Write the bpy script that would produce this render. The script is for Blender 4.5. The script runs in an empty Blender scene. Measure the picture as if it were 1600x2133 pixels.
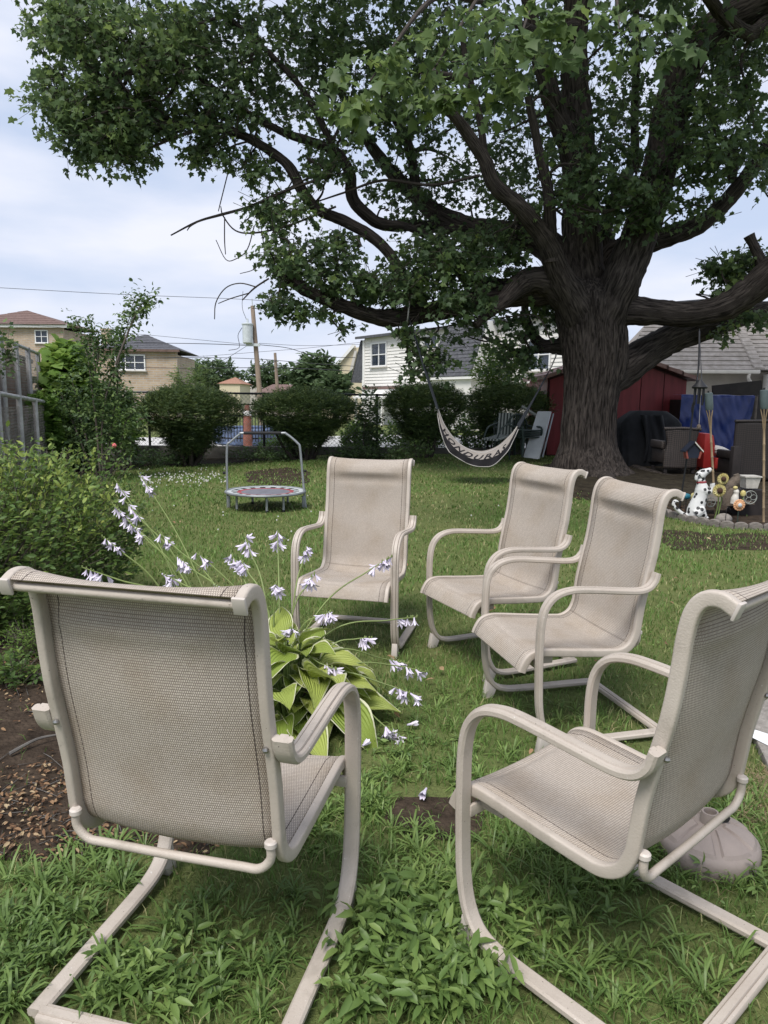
import bpy, bmesh, math, random
import numpy as np
from mathutils import Vector, Matrix, noise as mnoise

# ---------------------------------------------------------------- camera
F_PX, PITCH, ROLL, EYE = 1491.7, 0.1528, 0.0107, 1.457
scene = bpy.context.scene
col = scene.collection
_fw = Vector((0, math.cos(PITCH), -math.sin(PITCH)))
_up0 = Vector((0, math.sin(PITCH), math.cos(PITCH)))
_rt0 = Vector((1, 0, 0))
_rt = _rt0 * math.cos(ROLL) + _up0 * math.sin(ROLL)
_up = -_rt0 * math.sin(ROLL) + _up0 * math.cos(ROLL)
cam_data = bpy.data.cameras.new('camera')
cam = bpy.data.objects.new('camera', cam_data)
col.objects.link(cam)
cam_data.sensor_fit = 'VERTICAL'
cam_data.sensor_height = 24.0
cam_data.sensor_width = 18.0
cam_data.lens = 24.0 * F_PX / 2133.0
cam_data.clip_start, cam_data.clip_end = 0.05, 2000
cam.matrix_world = Matrix(((_rt.x, _up.x, -_fw.x, 0), (_rt.y, _up.y, -_fw.y, 0), (_rt.z, _up.z, -_fw.z, EYE), (0, 0, 0, 1)))
scene.camera = cam

# ---------------------------------------------------------------- sky, sun, exposure
SUN_EL, SUN_AZ = 58.0, 205.0           # azimuth clockwise from +Y (view direction): behind the camera, to the left
world = bpy.data.worlds.new('World')
scene.world = world
world.use_nodes = True
wn, wl = world.node_tree.nodes, world.node_tree.links
wn.clear()
wo = wn.new('ShaderNodeOutputWorld'); bg = wn.new('ShaderNodeBackground')
sky = wn.new('ShaderNodeTexSky'); sky.sky_type = 'NISHITA'; sky.sun_disc = False
sky.sun_elevation = math.radians(SUN_EL); sky.sun_rotation = math.radians(SUN_AZ)
sky.air_density = 1.0; sky.dust_density = 1.5; sky.ozone_density = 1.5
tc = wn.new('ShaderNodeTexCoord'); mp = wn.new('ShaderNodeMapping')
mp.inputs['Scale'].default_value = (1.0, 1.0, 3.6); mp.inputs['Rotation'].default_value = (0.05, 0.12, 0.4)
n1 = wn.new('ShaderNodeTexNoise'); n1.inputs['Scale'].default_value = 2.9; n1.inputs['Detail'].default_value = 5; n1.inputs['Roughness'].default_value = 0.5
r1 = wn.new('ShaderNodeValToRGB')
r1.color_ramp.elements[0].position = 0.36; r1.color_ramp.elements[0].color = (0.88, 0.88, 0.88, 1)
r1.color_ramp.elements[1].position = 0.62; r1.color_ramp.elements[1].color = (1, 1, 1, 1)
r2 = wn.new('ShaderNodeValToRGB')
r2.color_ramp.elements[0].position = 0.35; r2.color_ramp.elements[0].color = (4.5, 5.2, 6.7, 1)
r2.color_ramp.elements[1].position = 0.66; r2.color_ramp.elements[1].color = (6.4, 6.6, 7.4, 1)
mx = wn.new('ShaderNodeMix'); mx.data_type = 'RGBA'
wl.new(tc.outputs['Generated'], mp.inputs['Vector']); wl.new(mp.outputs['Vector'], n1.inputs['Vector'])
wl.new(n1.outputs['Fac'], r1.inputs['Fac']); wl.new(n1.outputs['Fac'], r2.inputs['Fac'])
wl.new(r1.outputs['Color'], mx.inputs['Factor'])
wl.new(sky.outputs['Color'], mx.inputs['A']); wl.new(r2.outputs['Color'], mx.inputs['B'])
wl.new(mx.outputs['Result'], bg.inputs['Color']); bg.inputs['Strength'].default_value = 0.1
wl.new(bg.outputs['Background'], wo.inputs['Surface'])

sun_data = bpy.data.lights.new('sun', 'SUN'); sun_data.energy = 2.8; sun_data.angle = math.radians(24); sun_data.color = (1, 0.96, 0.9)
sun = bpy.data.objects.new('sun', sun_data); col.objects.link(sun)
_a, _e = math.radians(SUN_AZ), math.radians(SUN_EL)
_to = Vector((math.sin(_a) * math.cos(_e), math.cos(_a) * math.cos(_e), math.sin(_e)))
sun.rotation_euler = _to.to_track_quat('Z', 'Y').to_euler()
sun.location = (0, 0, 30)

vs = scene.view_settings
vs.view_transform = 'Standard'; vs.look = 'None'; vs.exposure = 0.5; vs.gamma = 1.0; vs.use_curve_mapping = False
scene.cycles.max_bounces = 6; scene.cycles.diffuse_bounces = 3; scene.cycles.glossy_bounces = 2
scene.cycles.transmission_bounces = 4; scene.cycles.transparent_max_bounces = 4
scene.cycles.caustics_reflective = False; scene.cycles.caustics_refractive = False
scene.cycles.use_denoising = True
scene.cycles.sample_clamp_indirect = 4

R = random.Random(7)
rng = np.random.default_rng(11)

def ray(px, py):
    u, w = (px - 800) / F_PX, (py - 1066.5) / F_PX
    return (_fw + _rt * u - _up * w)
def at(px, py, Y):
    d = ray(px, py); t = Y / d.y
    return Vector((d.x * t, Y, EYE + d.z * t))
def gnd(px, py, z=0.0):
    d = ray(px, py); t = (z - EYE) / d.z
    return Vector((d.x * t, d.y * t, z))
def pxm(Y): return F_PX / Y            # pixels per metre at a distance, roughly

# ---------------------------------------------------------------- materials
def nt(name):
    m = bpy.data.materials.new(name); m.use_nodes = True
    n, l = m.node_tree.nodes, m.node_tree.links
    return m, n, l, n['Principled BSDF']
MATS = {}
def mat(name, c, rough=0.6, var=0.15, scale=6.0, bump=0.0, bscale=40.0, metal=0.0, c2=None, stretch=(1, 1, 1), detail=4, spec=0.4, coord='Object'):
    m, n, l, b = nt(name)
    t = n.new('ShaderNodeTexCoord'); mpn = n.new('ShaderNodeMapping'); mpn.inputs['Scale'].default_value = stretch
    l.new(t.outputs[coord], mpn.inputs['Vector'])
    ns = n.new('ShaderNodeTexNoise'); ns.inputs['Scale'].default_value = scale; ns.inputs['Detail'].default_value = detail
    ns.inputs['Roughness'].default_value = 0.62
    l.new(mpn.outputs['Vector'], ns.inputs['Vector'])
    rp = n.new('ShaderNodeValToRGB')
    a = [max(0, x * (1 - var)) for x in c] if c2 is None else c
    z = [min(1, x * (1 + var)) for x in c] if c2 is None else c2
    rp.color_ramp.elements[0].position = 0.32; rp.color_ramp.elements[0].color = (*a, 1)
    rp.color_ramp.elements[1].position = 0.68; rp.color_ramp.elements[1].color = (*z, 1)
    l.new(ns.outputs['Fac'], rp.inputs['Fac']); l.new(rp.outputs['Color'], b.inputs['Base Color'])
    b.inputs['Roughness'].default_value = rough; b.inputs['Metallic'].default_value = metal
    b.inputs['Specular IOR Level'].default_value = spec
    if bump:
        nb = n.new('ShaderNodeTexNoise'); nb.inputs['Scale'].default_value = bscale; nb.inputs['Detail'].default_value = 3
        l.new(mpn.outputs['Vector'], nb.inputs['Vector'])
        bp = n.new('ShaderNodeBump'); bp.inputs['Strength'].default_value = bump; bp.inputs['Distance'].default_value = 0.02
        l.new(nb.outputs['Fac'], bp.inputs['Height']); l.new(bp.outputs['Normal'], b.inputs['Normal'])
    MATS[name] = m
    return m
def leafmat(name, stops, trans=0.35, rough=0.5, spec=0.3):
    """leaf colours picked by a per-leaf tint attribute"""
    m, n, l, b = nt(name)
    at_ = n.new('ShaderNodeAttribute'); at_.attribute_name = 'tint'
    rp = n.new('ShaderNodeValToRGB')
    el = rp.color_ramp.elements
    while len(el) < len(stops): el.new(0.5)
    for e, (p, c) in zip(el, stops): e.position = p; e.color = (*c, 1)
    l.new(at_.outputs['Fac'], rp.inputs['Fac']); l.new(rp.outputs['Color'], b.inputs['Base Color'])
    b.inputs['Roughness'].default_value = rough; b.inputs['Specular IOR Level'].default_value = spec
    tr = n.new('ShaderNodeBsdfTranslucent'); ms = n.new('ShaderNodeMixShader'); ms.inputs[0].default_value = trans
    hs = n.new('ShaderNodeHueSaturation'); hs.inputs['Value'].default_value = 1.5; hs.inputs['Hue'].default_value = 0.485
    l.new(rp.outputs['Color'], hs.inputs['Color']); l.new(hs.outputs['Color'], tr.inputs['Color'])
    l.new(b.outputs['BSDF'], ms.inputs[1]); l.new(tr.outputs['BSDF'], ms.inputs[2])
    l.new(ms.outputs[0], n['Material Output'].inputs['Surface'])
    MATS[name] = m
    return m

# ---------------------------------------------------------------- mesh helpers
def tagset(o, label=None, cat=None, group=None, kind=None):
    if label: o['label'] = label
    if cat: o['category'] = cat
    if group: o['group'] = group
    if kind: o['kind'] = kind
    return o
def thing(name, label, cat, loc=(0, 0, 0), rz=0.0, group=None):
    o = bpy.data.objects.new(name, None); o.empty_display_size = 0.1
    col.objects.link(o); o.location = loc; o.rotation_euler = (0, 0, rz)
    o['_m'] = 0
    del o['_m']
    return tagset(o, label, cat, group)
def pinv(parent):
    M = Matrix.Identity(4)
    chain = []
    p = parent
    while p is not None: chain.append(p); p = p.parent
    for p in reversed(chain): M = M @ p.matrix_basis
    return M.inverted()
def link(name, me, m=None, parent=None):
    o = bpy.data.objects.new(name, me); col.objects.link(o)
    if m is not None and not me.materials:
        me.materials.append(MATS[m] if isinstance(m, str) else m)
    if parent is not None: o.parent = parent
    return o
def fast(name, V, F, m, parent=None, tint=None, uv=None, smooth=False, world=False):
    """V (n,3); F (k,a) uniform arity; tint per vertex; uv per vertex"""
    V = np.asarray(V, float); F = np.asarray(F, np.int32)
    if world and parent is not None:
        I = np.array(pinv(parent)); V = V @ I[:3, :3].T + I[:3, 3]
    me = bpy.data.meshes.new(name)
    k, a = F.shape
    me.vertices.add(len(V)); me.vertices.foreach_set('co', V.astype(np.float32).ravel())
    me.loops.add(k * a); me.loops.foreach_set('vertex_index', F.ravel())
    me.polygons.add(k); me.polygons.foreach_set('loop_start', np.arange(0, k * a, a, dtype=np.int32))
    if smooth: me.polygons.foreach_set('use_smooth', np.ones(k, bool))
    me.update(calc_edges=True)
    if tint is not None:
        A = me.attributes.new('tint', 'FLOAT', 'POINT'); A.data.foreach_set('value', np.asarray(tint, np.float32))
    if uv is not None:
        U = me.uv_layers.new(name='UVMap'); U.data.foreach_set('uv', np.asarray(uv, np.float32)[F.ravel()].ravel())
    return link(name, me, m, parent)

def catmull(P, n):
    P = np.asarray(P, float)
    if len(P) < 3: 
        t = np.linspace(0, 1, n * (len(P) - 1) + 1)[:, None]; return P[0] * (1 - t) + P[-1] * t
    Q = np.vstack([2 * P[0] - P[1], P, 2 * P[-1] - P[-2]])
    out = []
    for i in range(1, len(Q) - 2):
        a, b, c, d = Q[i - 1], Q[i], Q[i + 1], Q[i + 2]
        for t in np.linspace(0, 1, n, endpoint=False):
            out.append(0.5 * (2 * b + (c - a) * t + (2 * a - 5 * b + 4 * c - d) * t * t + (3 * b - a - 3 * c + d) * t ** 3))
    out.append(P[-1])
    return np.array(out)

class MB:
    def __init__(s): s.v, s.f, s.u = [], [], []
    def add(s, V, F, U=None):
        o = len(s.v); s.v += [tuple(map(float, p)) for p in V]; s.f += [tuple(int(i) + o for i in f) for f in F]
        s.u += list(U) if U is not None else [(0.0, 0.0)] * len(V)
        return s
    def box(s, c, d, rz=0.0, M=None):
        x, y, z = d[0] / 2, d[1] / 2, d[2] / 2
        V = [(-x, -y, -z), (x, -y, -z), (x, y, -z), (-x, y, -z), (-x, -y, z), (x, -y, z), (x, y, z), (-x, y, z)]
        if M is None: M = Matrix.Rotation(rz, 3, 'Z')
        V = [M @ Vector(p) + Vector(c) for p in V]
        return s.add(V, [(0, 3, 2, 1), (4, 5, 6, 7), (0, 1, 5, 4), (1, 2, 6, 5), (2, 3, 7, 6), (3, 0, 4, 7)])
    def hexa(s, b4, t4):
        return s.add(list(b4) + list(t4), [(0, 3, 2, 1), (4, 5, 6, 7), (0, 1, 5, 4), (1, 2, 6, 5), (2, 3, 7, 6), (3, 0, 4, 7)])
    def sweep(s, path, prof, up=None, scale=None, caps=True, closed=False):
        """prof: list of (a,b): a along binormal (side), b along normal"""
        P = np.asarray(path, float); n = len(P); k = len(prof); prof = np.asarray(prof, float)
        T = np.gradient(P, axis=0); T /= np.linalg.norm(T, axis=1)[:, None] + 1e-12
        if up is None:
            a = np.array([0, 0, 1.0]) if abs(T[0][2]) < 0.9 else np.array([1.0, 0, 0])
            N = a - T[0] * a.dot(T[0]); N /= np.linalg.norm(N); Ns = [N]
            for i in range(1, n):
                N = Ns[-1] - T[i] * Ns[-1].dot(T[i]); N /= np.linalg.norm(N) + 1e-12; Ns.append(N)
            Ns = np.array(Ns); B = np.cross(T, Ns)
        else:
            B = np.tile(np.asarray(up, float), (n, 1)); Ns = np.cross(B, T); Ns /= np.linalg.norm(Ns, axis=1)[:, None]
        sc = np.ones(n) if scale is None else np.asarray(scale, float)
        V = (P[:, None, :] + B[:, None, :] * (prof[None, :, 0:1] * sc[:, None, None]) + Ns[:, None, :] * (prof[None, :, 1:2] * sc[:, None, None])).reshape(-1, 3)
        L = np.concatenate([[0], np.cumsum(np.linalg.norm(np.diff(P, axis=0), axis=1))])
        U = [(j / k, L[i]) for i in range(n) for j in range(k)]
        F = [(i * k + j, i * k + (j + 1) % k, (i + 1) * k + (j + 1) % k, (i + 1) * k + j) for i in range(n - 1) for j in range(k)]
        if caps: F += [tuple(range(k))[::-1], tuple((n - 1) * k + j for j in range(k))]
        return s.add(V, F, U)
    def tube(s, path, r, k=8, caps=True):
        prof = [(math.cos(2 * math.pi * j / k), math.sin(2 * math.pi * j / k)) for j in range(k)]
        P = np.asarray([tuple(p) for p in path], float)
        sc = np.full(len(P), r) if np.isscalar(r) else np.asarray(r, float)
        return s.sweep(P, prof, scale=sc, caps=caps)
    def lathe(s, prof, c=(0, 0, 0), k=24, sx=1.0, sy=1.0, ripple=None):
        V, F, U = [], [], []
        for i, (r, z) in enumerate(prof):
            for j in range(k):
                a = 2 * math.pi * j / k; q = r * (ripple(a, i) if ripple else 1)
                V.append((c[0] + q * sx * math.cos(a), c[1] + q * sy * math.sin(a), c[2] + z)); U.append((j / k, i / len(prof)))
        n = len(prof)
        F = [(i * k + j, i * k + (j + 1) % k, (i + 1) * k + (j + 1) % k, (i + 1) * k + j) for i in range(n - 1) for j in range(k)]
        F += [tuple(range(k))[::-1], tuple((n - 1) * k + j for j in range(k))]
        return s.add(V, F, U)
    def ball(s, c, r, k=12, M=None):
        r = (r, r, r) if np.isscalar(r) else r
        V, F = [], []; n = max(4, k // 2)
        for i in range(n + 1):
            t = math.pi * (0.02 + 0.96 * i / n)
            for j in range(k):
                a = 2 * math.pi * j / k
                p = Vector((r[0] * math.sin(t) * math.cos(a), r[1] * math.sin(t) * math.sin(a), -r[2] * math.cos(t)))
                if M is not None: p = M @ p
                V.append((c[0] + p.x, c[1] + p.y, c[2] + p.z))
        F = [(i * k + j, i * k + (j + 1) % k, (i + 1) * k + (j + 1) % k, (i + 1) * k + j) for i in range(n) for j in range(k)]
        F += [tuple(range(k))[::-1], tuple(n * k + j for j in range(k))]
        return s.add(V, F)
    def grid(s, fn, nu, nv, uvs=(1, 1)):
        V = [fn(i / nu, j / nv) for i in range(nu + 1) for j in range(nv + 1)]
        U = [(i / nu * uvs[0], j / nv * uvs[1]) for i in range(nu + 1) for j in range(nv + 1)]
        F = [(i * (nv + 1) + j, (i + 1) * (nv + 1) + j, (i + 1) * (nv + 1) + j + 1, i * (nv + 1) + j + 1) for i in range(nu) for j in range(nv)]
        return s.add(V, F, U)
    def poly(s, pts): return s.add(pts, [tuple(range(len(pts)))])
    def prism(s, pts, d):
        n = len(pts); d = Vector(d); a = [Vector(p) for p in pts]; b = [p + d for p in a]
        return s.add(a + b, [tuple(range(n))[::-1], tuple(range(n, 2 * n))] + [(i, (i + 1) % n, n + (i + 1) % n, n + i) for i in range(n)])
    def mesh(s, name, parent=None, world=False, smooth=None, bevel=0.0):
        V = s.v
        if world and parent is not None:
            I = pinv(parent); V = [I @ Vector(p) for p in V]
        me = bpy.data.meshes.new(name); me.from_pydata([tuple(p) for p in V], [], s.f)
        if any(u != (0.0, 0.0) for u in s.u):
            uv = me.uv_layers.new(name='UVMap')
            li = np.empty(len(me.loops), np.int32); me.loops.foreach_get('vertex_index', li)
            uv.data.foreach_set('uv', np.asarray(s.u, np.float32)[li].ravel())
        bm = bmesh.new(); bm.from_mesh(me)
        bmesh.ops.recalc_face_normals(bm, faces=bm.faces)
        if bevel:
            es = [e for e in bm.edges if len(e.link_faces) == 2 and e.calc_face_angle(0) > 0.6]
            bmesh.ops.bevel(bm, geom=es, offset=bevel, segments=2, affect='EDGES', profile=0.5)
        if smooth is not None:
            for f in bm.faces: f.smooth = True
            for e in bm.edges:
                if len(e.link_faces) == 2 and e.calc_face_angle(0) > math.radians(smooth): e.smooth = False
        bm.to_mesh(me); bm.free()
        return me
    def build(s, name, m, parent=None, world=False, smooth=40, bevel=0.0):
        return link(name, s.mesh(name, parent, world, smooth, bevel), m, parent)

def copytree(o, parent=None):
    c = o.copy(); col.objects.link(c); c.parent = parent
    for ch in [x for x in o.children]: copytree(ch, c)
    return c

# leaf templates (x along the leaf, z the face normal): V, tri F
def tmpl(pts, centre, fold=0.18, droop=0.22):
    P = np.array([centre] + pts, float); n = len(pts)
    z = np.abs(P[:, 1]) * fold - droop * P[:, 0] ** 2
    V = np.column_stack([P, z]); F = np.array([(0, i, i % n + 1) for i in range(1, n + 1)])
    return V, F
MAPLE = tmpl([(0, 0), (0.04, -0.38), (0.22, -0.27), (0.5, -0.52), (0.58, -0.24), (1, 0), (0.58, 0.24), (0.5, 0.52), (0.22, 0.27), (0.04, 0.38)], (0.3, 0))
OVAL = tmpl([(0, 0), (0.3, -0.22), (0.68, -0.2), (1, 0), (0.68, 0.2), (0.3, 0.22)], (0.45, 0), 0.35, 0.25)
LANCE = tmpl([(0, 0), (0.35, -0.15), (1, 0), (0.35, 0.15)], (0.4, 0), 0.4, 0.35)
NEEDLE = (np.array([(0, 0, 0), (0.45, -0.09, 0.02), (1, 0, -0.05), (0.45, 0.09, 0.02)], float), np.array([(0, 1, 2), (0, 2, 3)]))
BROAD = tmpl([(0, 0), (-0.08, -0.3), (0.2, -0.52), (0.6, -0.42), (1, 0), (0.6, 0.42), (0.2, 0.52), (-0.08, 0.3)], (0.35, 0), 0.15, 0.3)

def unit(a): return a / (np.linalg.norm(a, axis=-1, keepdims=True) + 1e-12)
def rotframe(d, up):
    x = unit(d); z = unit(up - x * (up * x).sum(-1, keepdims=True)); y = np.cross(z, x)
    return np.stack([x, y, z], axis=-1)     # columns
def scatter(T, pos, Rm, size, tint):
    V0, F0 = T; n = len(pos); k = len(V0)
    sz = size[:, None] if size.ndim == 1 else size
    V = np.einsum('nij,nkj->nki', Rm, V0[None] * sz[:, None, :]) + pos[:, None, :]
    F = (F0[None] + (np.arange(n) * k)[:, None, None]).reshape(-1, 3)
    return V.reshape(-1, 3), F, np.repeat(tint, k)
def rndunit(n): return unit(rng.normal(size=(n, 3)))
def sprays(base, dirs, length, k, size, T=MAPLE, jit=0.3, droop=0.3, upbias=1.0, tint0=None, tvar=0.12, spread=0.9, tj=0.05):
    """k leaves along each of n shoots -> V,F,tint"""
    n = len(base); dirs = unit(dirs)
    t = np.linspace(0.15, 1, k)[None, :, None] + rng.uniform(-0.05, 0.05, (n, k, 1))
    L = np.broadcast_to(np.asarray(length, float).reshape(-1, 1, 1), (n, 1, 1))
    pos = base[:, None, :] + dirs[:, None, :] * L * t + rng.normal(size=(n, k, 3)) * tj * L
    pos[..., 2] -= (droop * L * t ** 2)[..., 0] * 0.4
    side = unit(np.cross(dirs, np.array([0.01, 0, 1.0])))[:, None, :]
    sg = (np.arange(k) % 2 * 2 - 1)[None, :, None]
    d = dirs[:, None, :] * 0.6 + side * sg * spread + rng.normal(size=(n, k, 3)) * jit; d[..., 2] -= droop
    up = np.array([0, 0, upbias]) + rng.normal(size=(n, k, 3)) * 0.45
    Rm = rotframe(d.reshape(-1, 3), up.reshape(-1, 3))
    if tint0 is None: tint0 = rng.uniform(0.2, 0.8, n)
    tint = np.clip(np.repeat(tint0, k) + rng.normal(size=n * k) * tvar, 0, 1)
    sz = size * rng.uniform(0.55, 1.3, n * k)
    return scatter(T, pos.reshape(-1, 3), Rm, sz, tint)
def twigs(base, dirs, length, r, droop=0.0):
    """thin 3-sided tapered sticks"""
    n = len(base); d = unit(dirs); a = unit(np.cross(d, rndunit(n))); b = np.cross(d, a)
    tip = base + d * np.asarray(length).reshape(-1, 1); tip[:, 2] -= droop * np.asarray(length) * 0.4
    r = np.broadcast_to(np.asarray(r, float), (n,))[:, None]
    V = []
    for q, sc in ((base, 1.0), (tip, 0.4)):
        for j in range(3):
            an = 2.0944 * j; V.append(q + (a * math.cos(an) + b * math.sin(an)) * r * sc)
    V = np.stack(V, 1).reshape(-1, 3)
    f = np.array([(0, 1, 4), (0, 4, 3), (1, 2, 5), (1, 5, 4), (2, 0, 3), (2, 3, 5)])
    return V, (f[None] + (np.arange(n) * 6)[:, None, None]).reshape(-1, 3)
def merge(parts):
    Vs, Fs, Ts, o = [], [], [], 0
    for V, F, t in parts:
        Vs.append(V); Fs.append(F + o); Ts.append(t); o += len(V)
    return np.vstack(Vs), np.vstack(Fs), np.concatenate(Ts)

# ================================================================ GROUND
def px_poly(pts): return [gnd(*p) for p in pts]
BED = px_poly([(-420, 1330), (60, 1318), (140, 1330), (330, 1470), (470, 1380), (580, 1350), (690, 1420), (720, 1500), (640, 1560), (560, 1640), (430, 1790), (330, 1800), (230, 1770), (120, 1800), (0, 1790), (-250, 1900), (-600, 1900)])
BARE = [px_poly([(825, 1645), (880, 1632), (965, 1642), (1010, 1690), (1000, 1742), (930, 1735), (865, 1738), (815, 1705)]),
        px_poly([(510, 985), (600, 980), (650, 990), (640, 1006), (570, 1012), (520, 1004)]),
        px_poly([(1370, 1100), (1480, 1112), (1600, 1112), (1700, 1120), (1700, 1150), (1560, 1145), (1450, 1150), (1390, 1145)])]
TREEBED = px_poly([(1060, 1003), (1130, 985), (1240, 965), (1420, 975), (1560, 990), (1800, 1000), (1800, 1040), (1500, 1050), (1380, 1078), (1290, 1045), (1200, 1040), (1120, 1025)])
HEDGEBED = px_poly([(-100, 985), (200, 990), (300, 972), (480, 968), (640, 962), (820, 952), (980, 948), (1140, 950), (1140, 935), (820, 938), (480, 948), (0, 955)])
SLAB = px_poly([(1545, 1495), (1700, 1400), (2300, 1500), (2300, 1900), (1640, 1700)])

def inpoly(P, poly):
    x, y = P[:, 0], P[:, 1]; c = np.zeros(len(P), bool); n = len(poly)
    for i in range(n):
        a, b = poly[i], poly[(i + 1) % n]
        m = ((a.y > y) != (b.y > y)) & (x < (b.x - a.x) * (y - a.y) / (b.y - a.y + 1e-12) + a.x)
        c ^= m
    return c

def ground_material():
    m, n, l, b = nt('lawn_ground')
    t = n.new('ShaderNodeTexCoord')
    def noi(s, d=5, r=0.6):
        q = n.new('ShaderNodeTexNoise'); q.inputs['Scale'].default_value = s; q.inputs['Detail'].default_value = d; q.inputs['Roughness'].default_value = r
        l.new(t.outputs['Object'], q.inputs['Vector']); return q
    def ramp(src, stops):
        q = n.new('ShaderNodeValToRGB'); el = q.color_ramp.elements
        while len(el) < len(stops): el.new(0.5)
        for e, (p, c) in zip(el, stops): e.position = p; e.color = (*c, 1)
        l.new(src, q.inputs['Fac']); return q
    a = ramp(noi(14, 6, 0.7).outputs['Fac'], [(0.3, (0.055, 0.066, 0.024)), (0.5, (0.105, 0.148, 0.046)), (0.7, (0.175, 0.205, 0.075))])
    c = ramp(noi(90, 4, 0.7).outputs['Fac'], [(0.3, (0.045, 0.058, 0.02)), (0.7, (0.18, 0.23, 0.075))])
    d = ramp(noi(0.7, 4).outputs['Fac'], [(0.35, (0.0, 0.0, 0.0)), (0.68, (1, 1, 1))])
    mx1 = n.new('ShaderNodeMix'); mx1.data_type = 'RGBA'; mx1.inputs['Factor'].default_value = 0.5
    l.new(a.outputs['Color'], mx1.inputs['A']); l.new(c.outputs['Color'], mx1.inputs['B'])
    dry = n.new('ShaderNodeMix'); dry.data_type = 'RGBA'; dry.inputs['B'].default_value = (0.18, 0.18, 0.075, 1)
    mul = n.new('ShaderNodeMath'); mul.operation = 'MULTIPLY'; mul.inputs[1].default_value = 0.55
    l.new(d.outputs['Color'], mul.inputs[0]); l.new(mul.outputs[0], dry.inputs['Factor']); l.new(mx1.outputs['Result'], dry.inputs['A'])
    l.new(dry.outputs['Result'], b.inputs['Base Color']); b.inputs['Roughness'].default_value = 0.9; b.inputs['Specular IOR Level'].default_value = 0.1
    bp = n.new('ShaderNodeBump'); bp.inputs['Strength'].default_value = 0.7; bp.inputs['Distance'].default_value = 0.03
    l.new(noi(70, 4, 0.7).outputs['Fac'], bp.inputs['Height']); l.new(bp.outputs['Normal'], b.inputs['Normal'])
    MATS['lawn_ground'] = m
ground_material()
mat('soil', (0.022, 0.016, 0.012), 0.95, c2=(0.075, 0.055, 0.04), scale=9, bump=0.9, bscale=55, detail=8, spec=0.1)
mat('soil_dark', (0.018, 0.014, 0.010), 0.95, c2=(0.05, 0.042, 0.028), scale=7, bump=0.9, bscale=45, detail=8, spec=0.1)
mat('concrete', (0.17, 0.155, 0.14), 0.9, c2=(0.34, 0.315, 0.29), scale=22, bump=0.35, bscale=90, detail=8)
mat('concrete_pale', (0.42, 0.41, 0.40), 0.9, c2=(0.56, 0.55, 0.53), scale=1.3, bump=0.1, detail=6)
mat('white_paint', (0.74, 0.76, 0.78), 0.6, 0.08)

def gh(x, y):
    """the lawn rises a little towards the back right"""
    a = min(1, max(0, (y - 12.5) / 4.5)); b = min(1, max(0, (x + 4.5) / 4.5)); a = a * a * (3 - 2 * a); b = b * b * (3 - 2 * b)
    return 0.2 * a * b
lx = [-400, -60, -20] + list(np.arange(-12, 12.1, 0.75)) + [20, 60, 400]; ly = [-60, -10, 0, 6, 12] + list(np.arange(12.5, 18.1, 0.5)) + [22, 30, 60, 200, 900]
lawn = MB(); lawn.grid(lambda u, v: (lx[int(round(u * (len(lx) - 1)))], ly[int(round(v * (len(ly) - 1)))], gh(lx[int(round(u * (len(lx) - 1)))], ly[int(round(v * (len(ly) - 1)))])), len(lx) - 1, len(ly) - 1)
tagset(lawn.build('lawn', 'lawn_ground', smooth=80), 'patchy green lawn running back to the fence', kind='structure')

def irregular(poly, step=0.12, amp=0.05, z=0.004):
    out = []
    n = len(poly)
    for i in range(n):
        a, b = poly[i], poly[(i + 1) % n]; k = max(1, min(60, int((b - a).length / step)))
        for j in range(k):
            p = a.lerp(b, j / k); q = mnoise.noise_vector(p * 3.1) * amp
            out.append((p.x + q.x, p.y + q.y, z + gh(p.x + q.x, p.y + q.y) * 1.0))
    return out
def sheet(name, poly, m, z, label, step=0.12, amp=0.05):
    return tagset(MB().poly(irregular(poly, step, amp, z)).build(name, m, smooth=None), label, kind='structure')
sheet('planting_bed', BED, 'soil', 0.004, 'dark mulched soil bed around the hosta and left bush', amp=0.07)
for i, b_ in enumerate(BARE):
    sheet('bare_soil_patch', b_, 'soil', 0.004, ['bare brown soil patch between the two near chairs', 'worn dry patch of lawn behind the trampoline', 'bare soil strip in front of the scalloped edging'][i], amp=0.11, step=0.05)
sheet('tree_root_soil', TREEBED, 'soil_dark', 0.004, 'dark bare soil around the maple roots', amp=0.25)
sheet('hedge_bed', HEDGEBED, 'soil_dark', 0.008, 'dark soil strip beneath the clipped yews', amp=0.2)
dx_ = [-40, -20, -10, -5, -4, -3, -2, -1, 0, 4, 60]
beyond = MB(); beyond.grid(lambda u, v: (dx_[int(round(u * 10))], 18.2 + 9 * v, 0.03 + gh(dx_[int(round(u * 10))], 20)), 10, 1)
tagset(beyond.build('driveway', 'concrete_pale'), 'pale concrete driveway beyond the back fence', kind='structure')

# concrete slab with a white painted stripe at the right edge of the picture
sl = MB(); sl.prism([(p.x, p.y, -0.03) for p in SLAB], (0, 0, 0.065))
slab = tagset(sl.build('paving', 'concrete', bevel=0.006), 'rough grey concrete paving with white stripe at right edge', kind='structure')
st = [gnd(1520, 1503, 0.039), gnd(1620, 1535, 0.039), gnd(2100, 1640, 0.039), gnd(2100, 1700, 0.039), gnd(1610, 1558, 0.039), gnd(1545, 1525, 0.039)]
st2 = MB().poly([(p.x, p.y, 0.039) for p in st]).build('painted_stripe', 'white_paint', slab)

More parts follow.
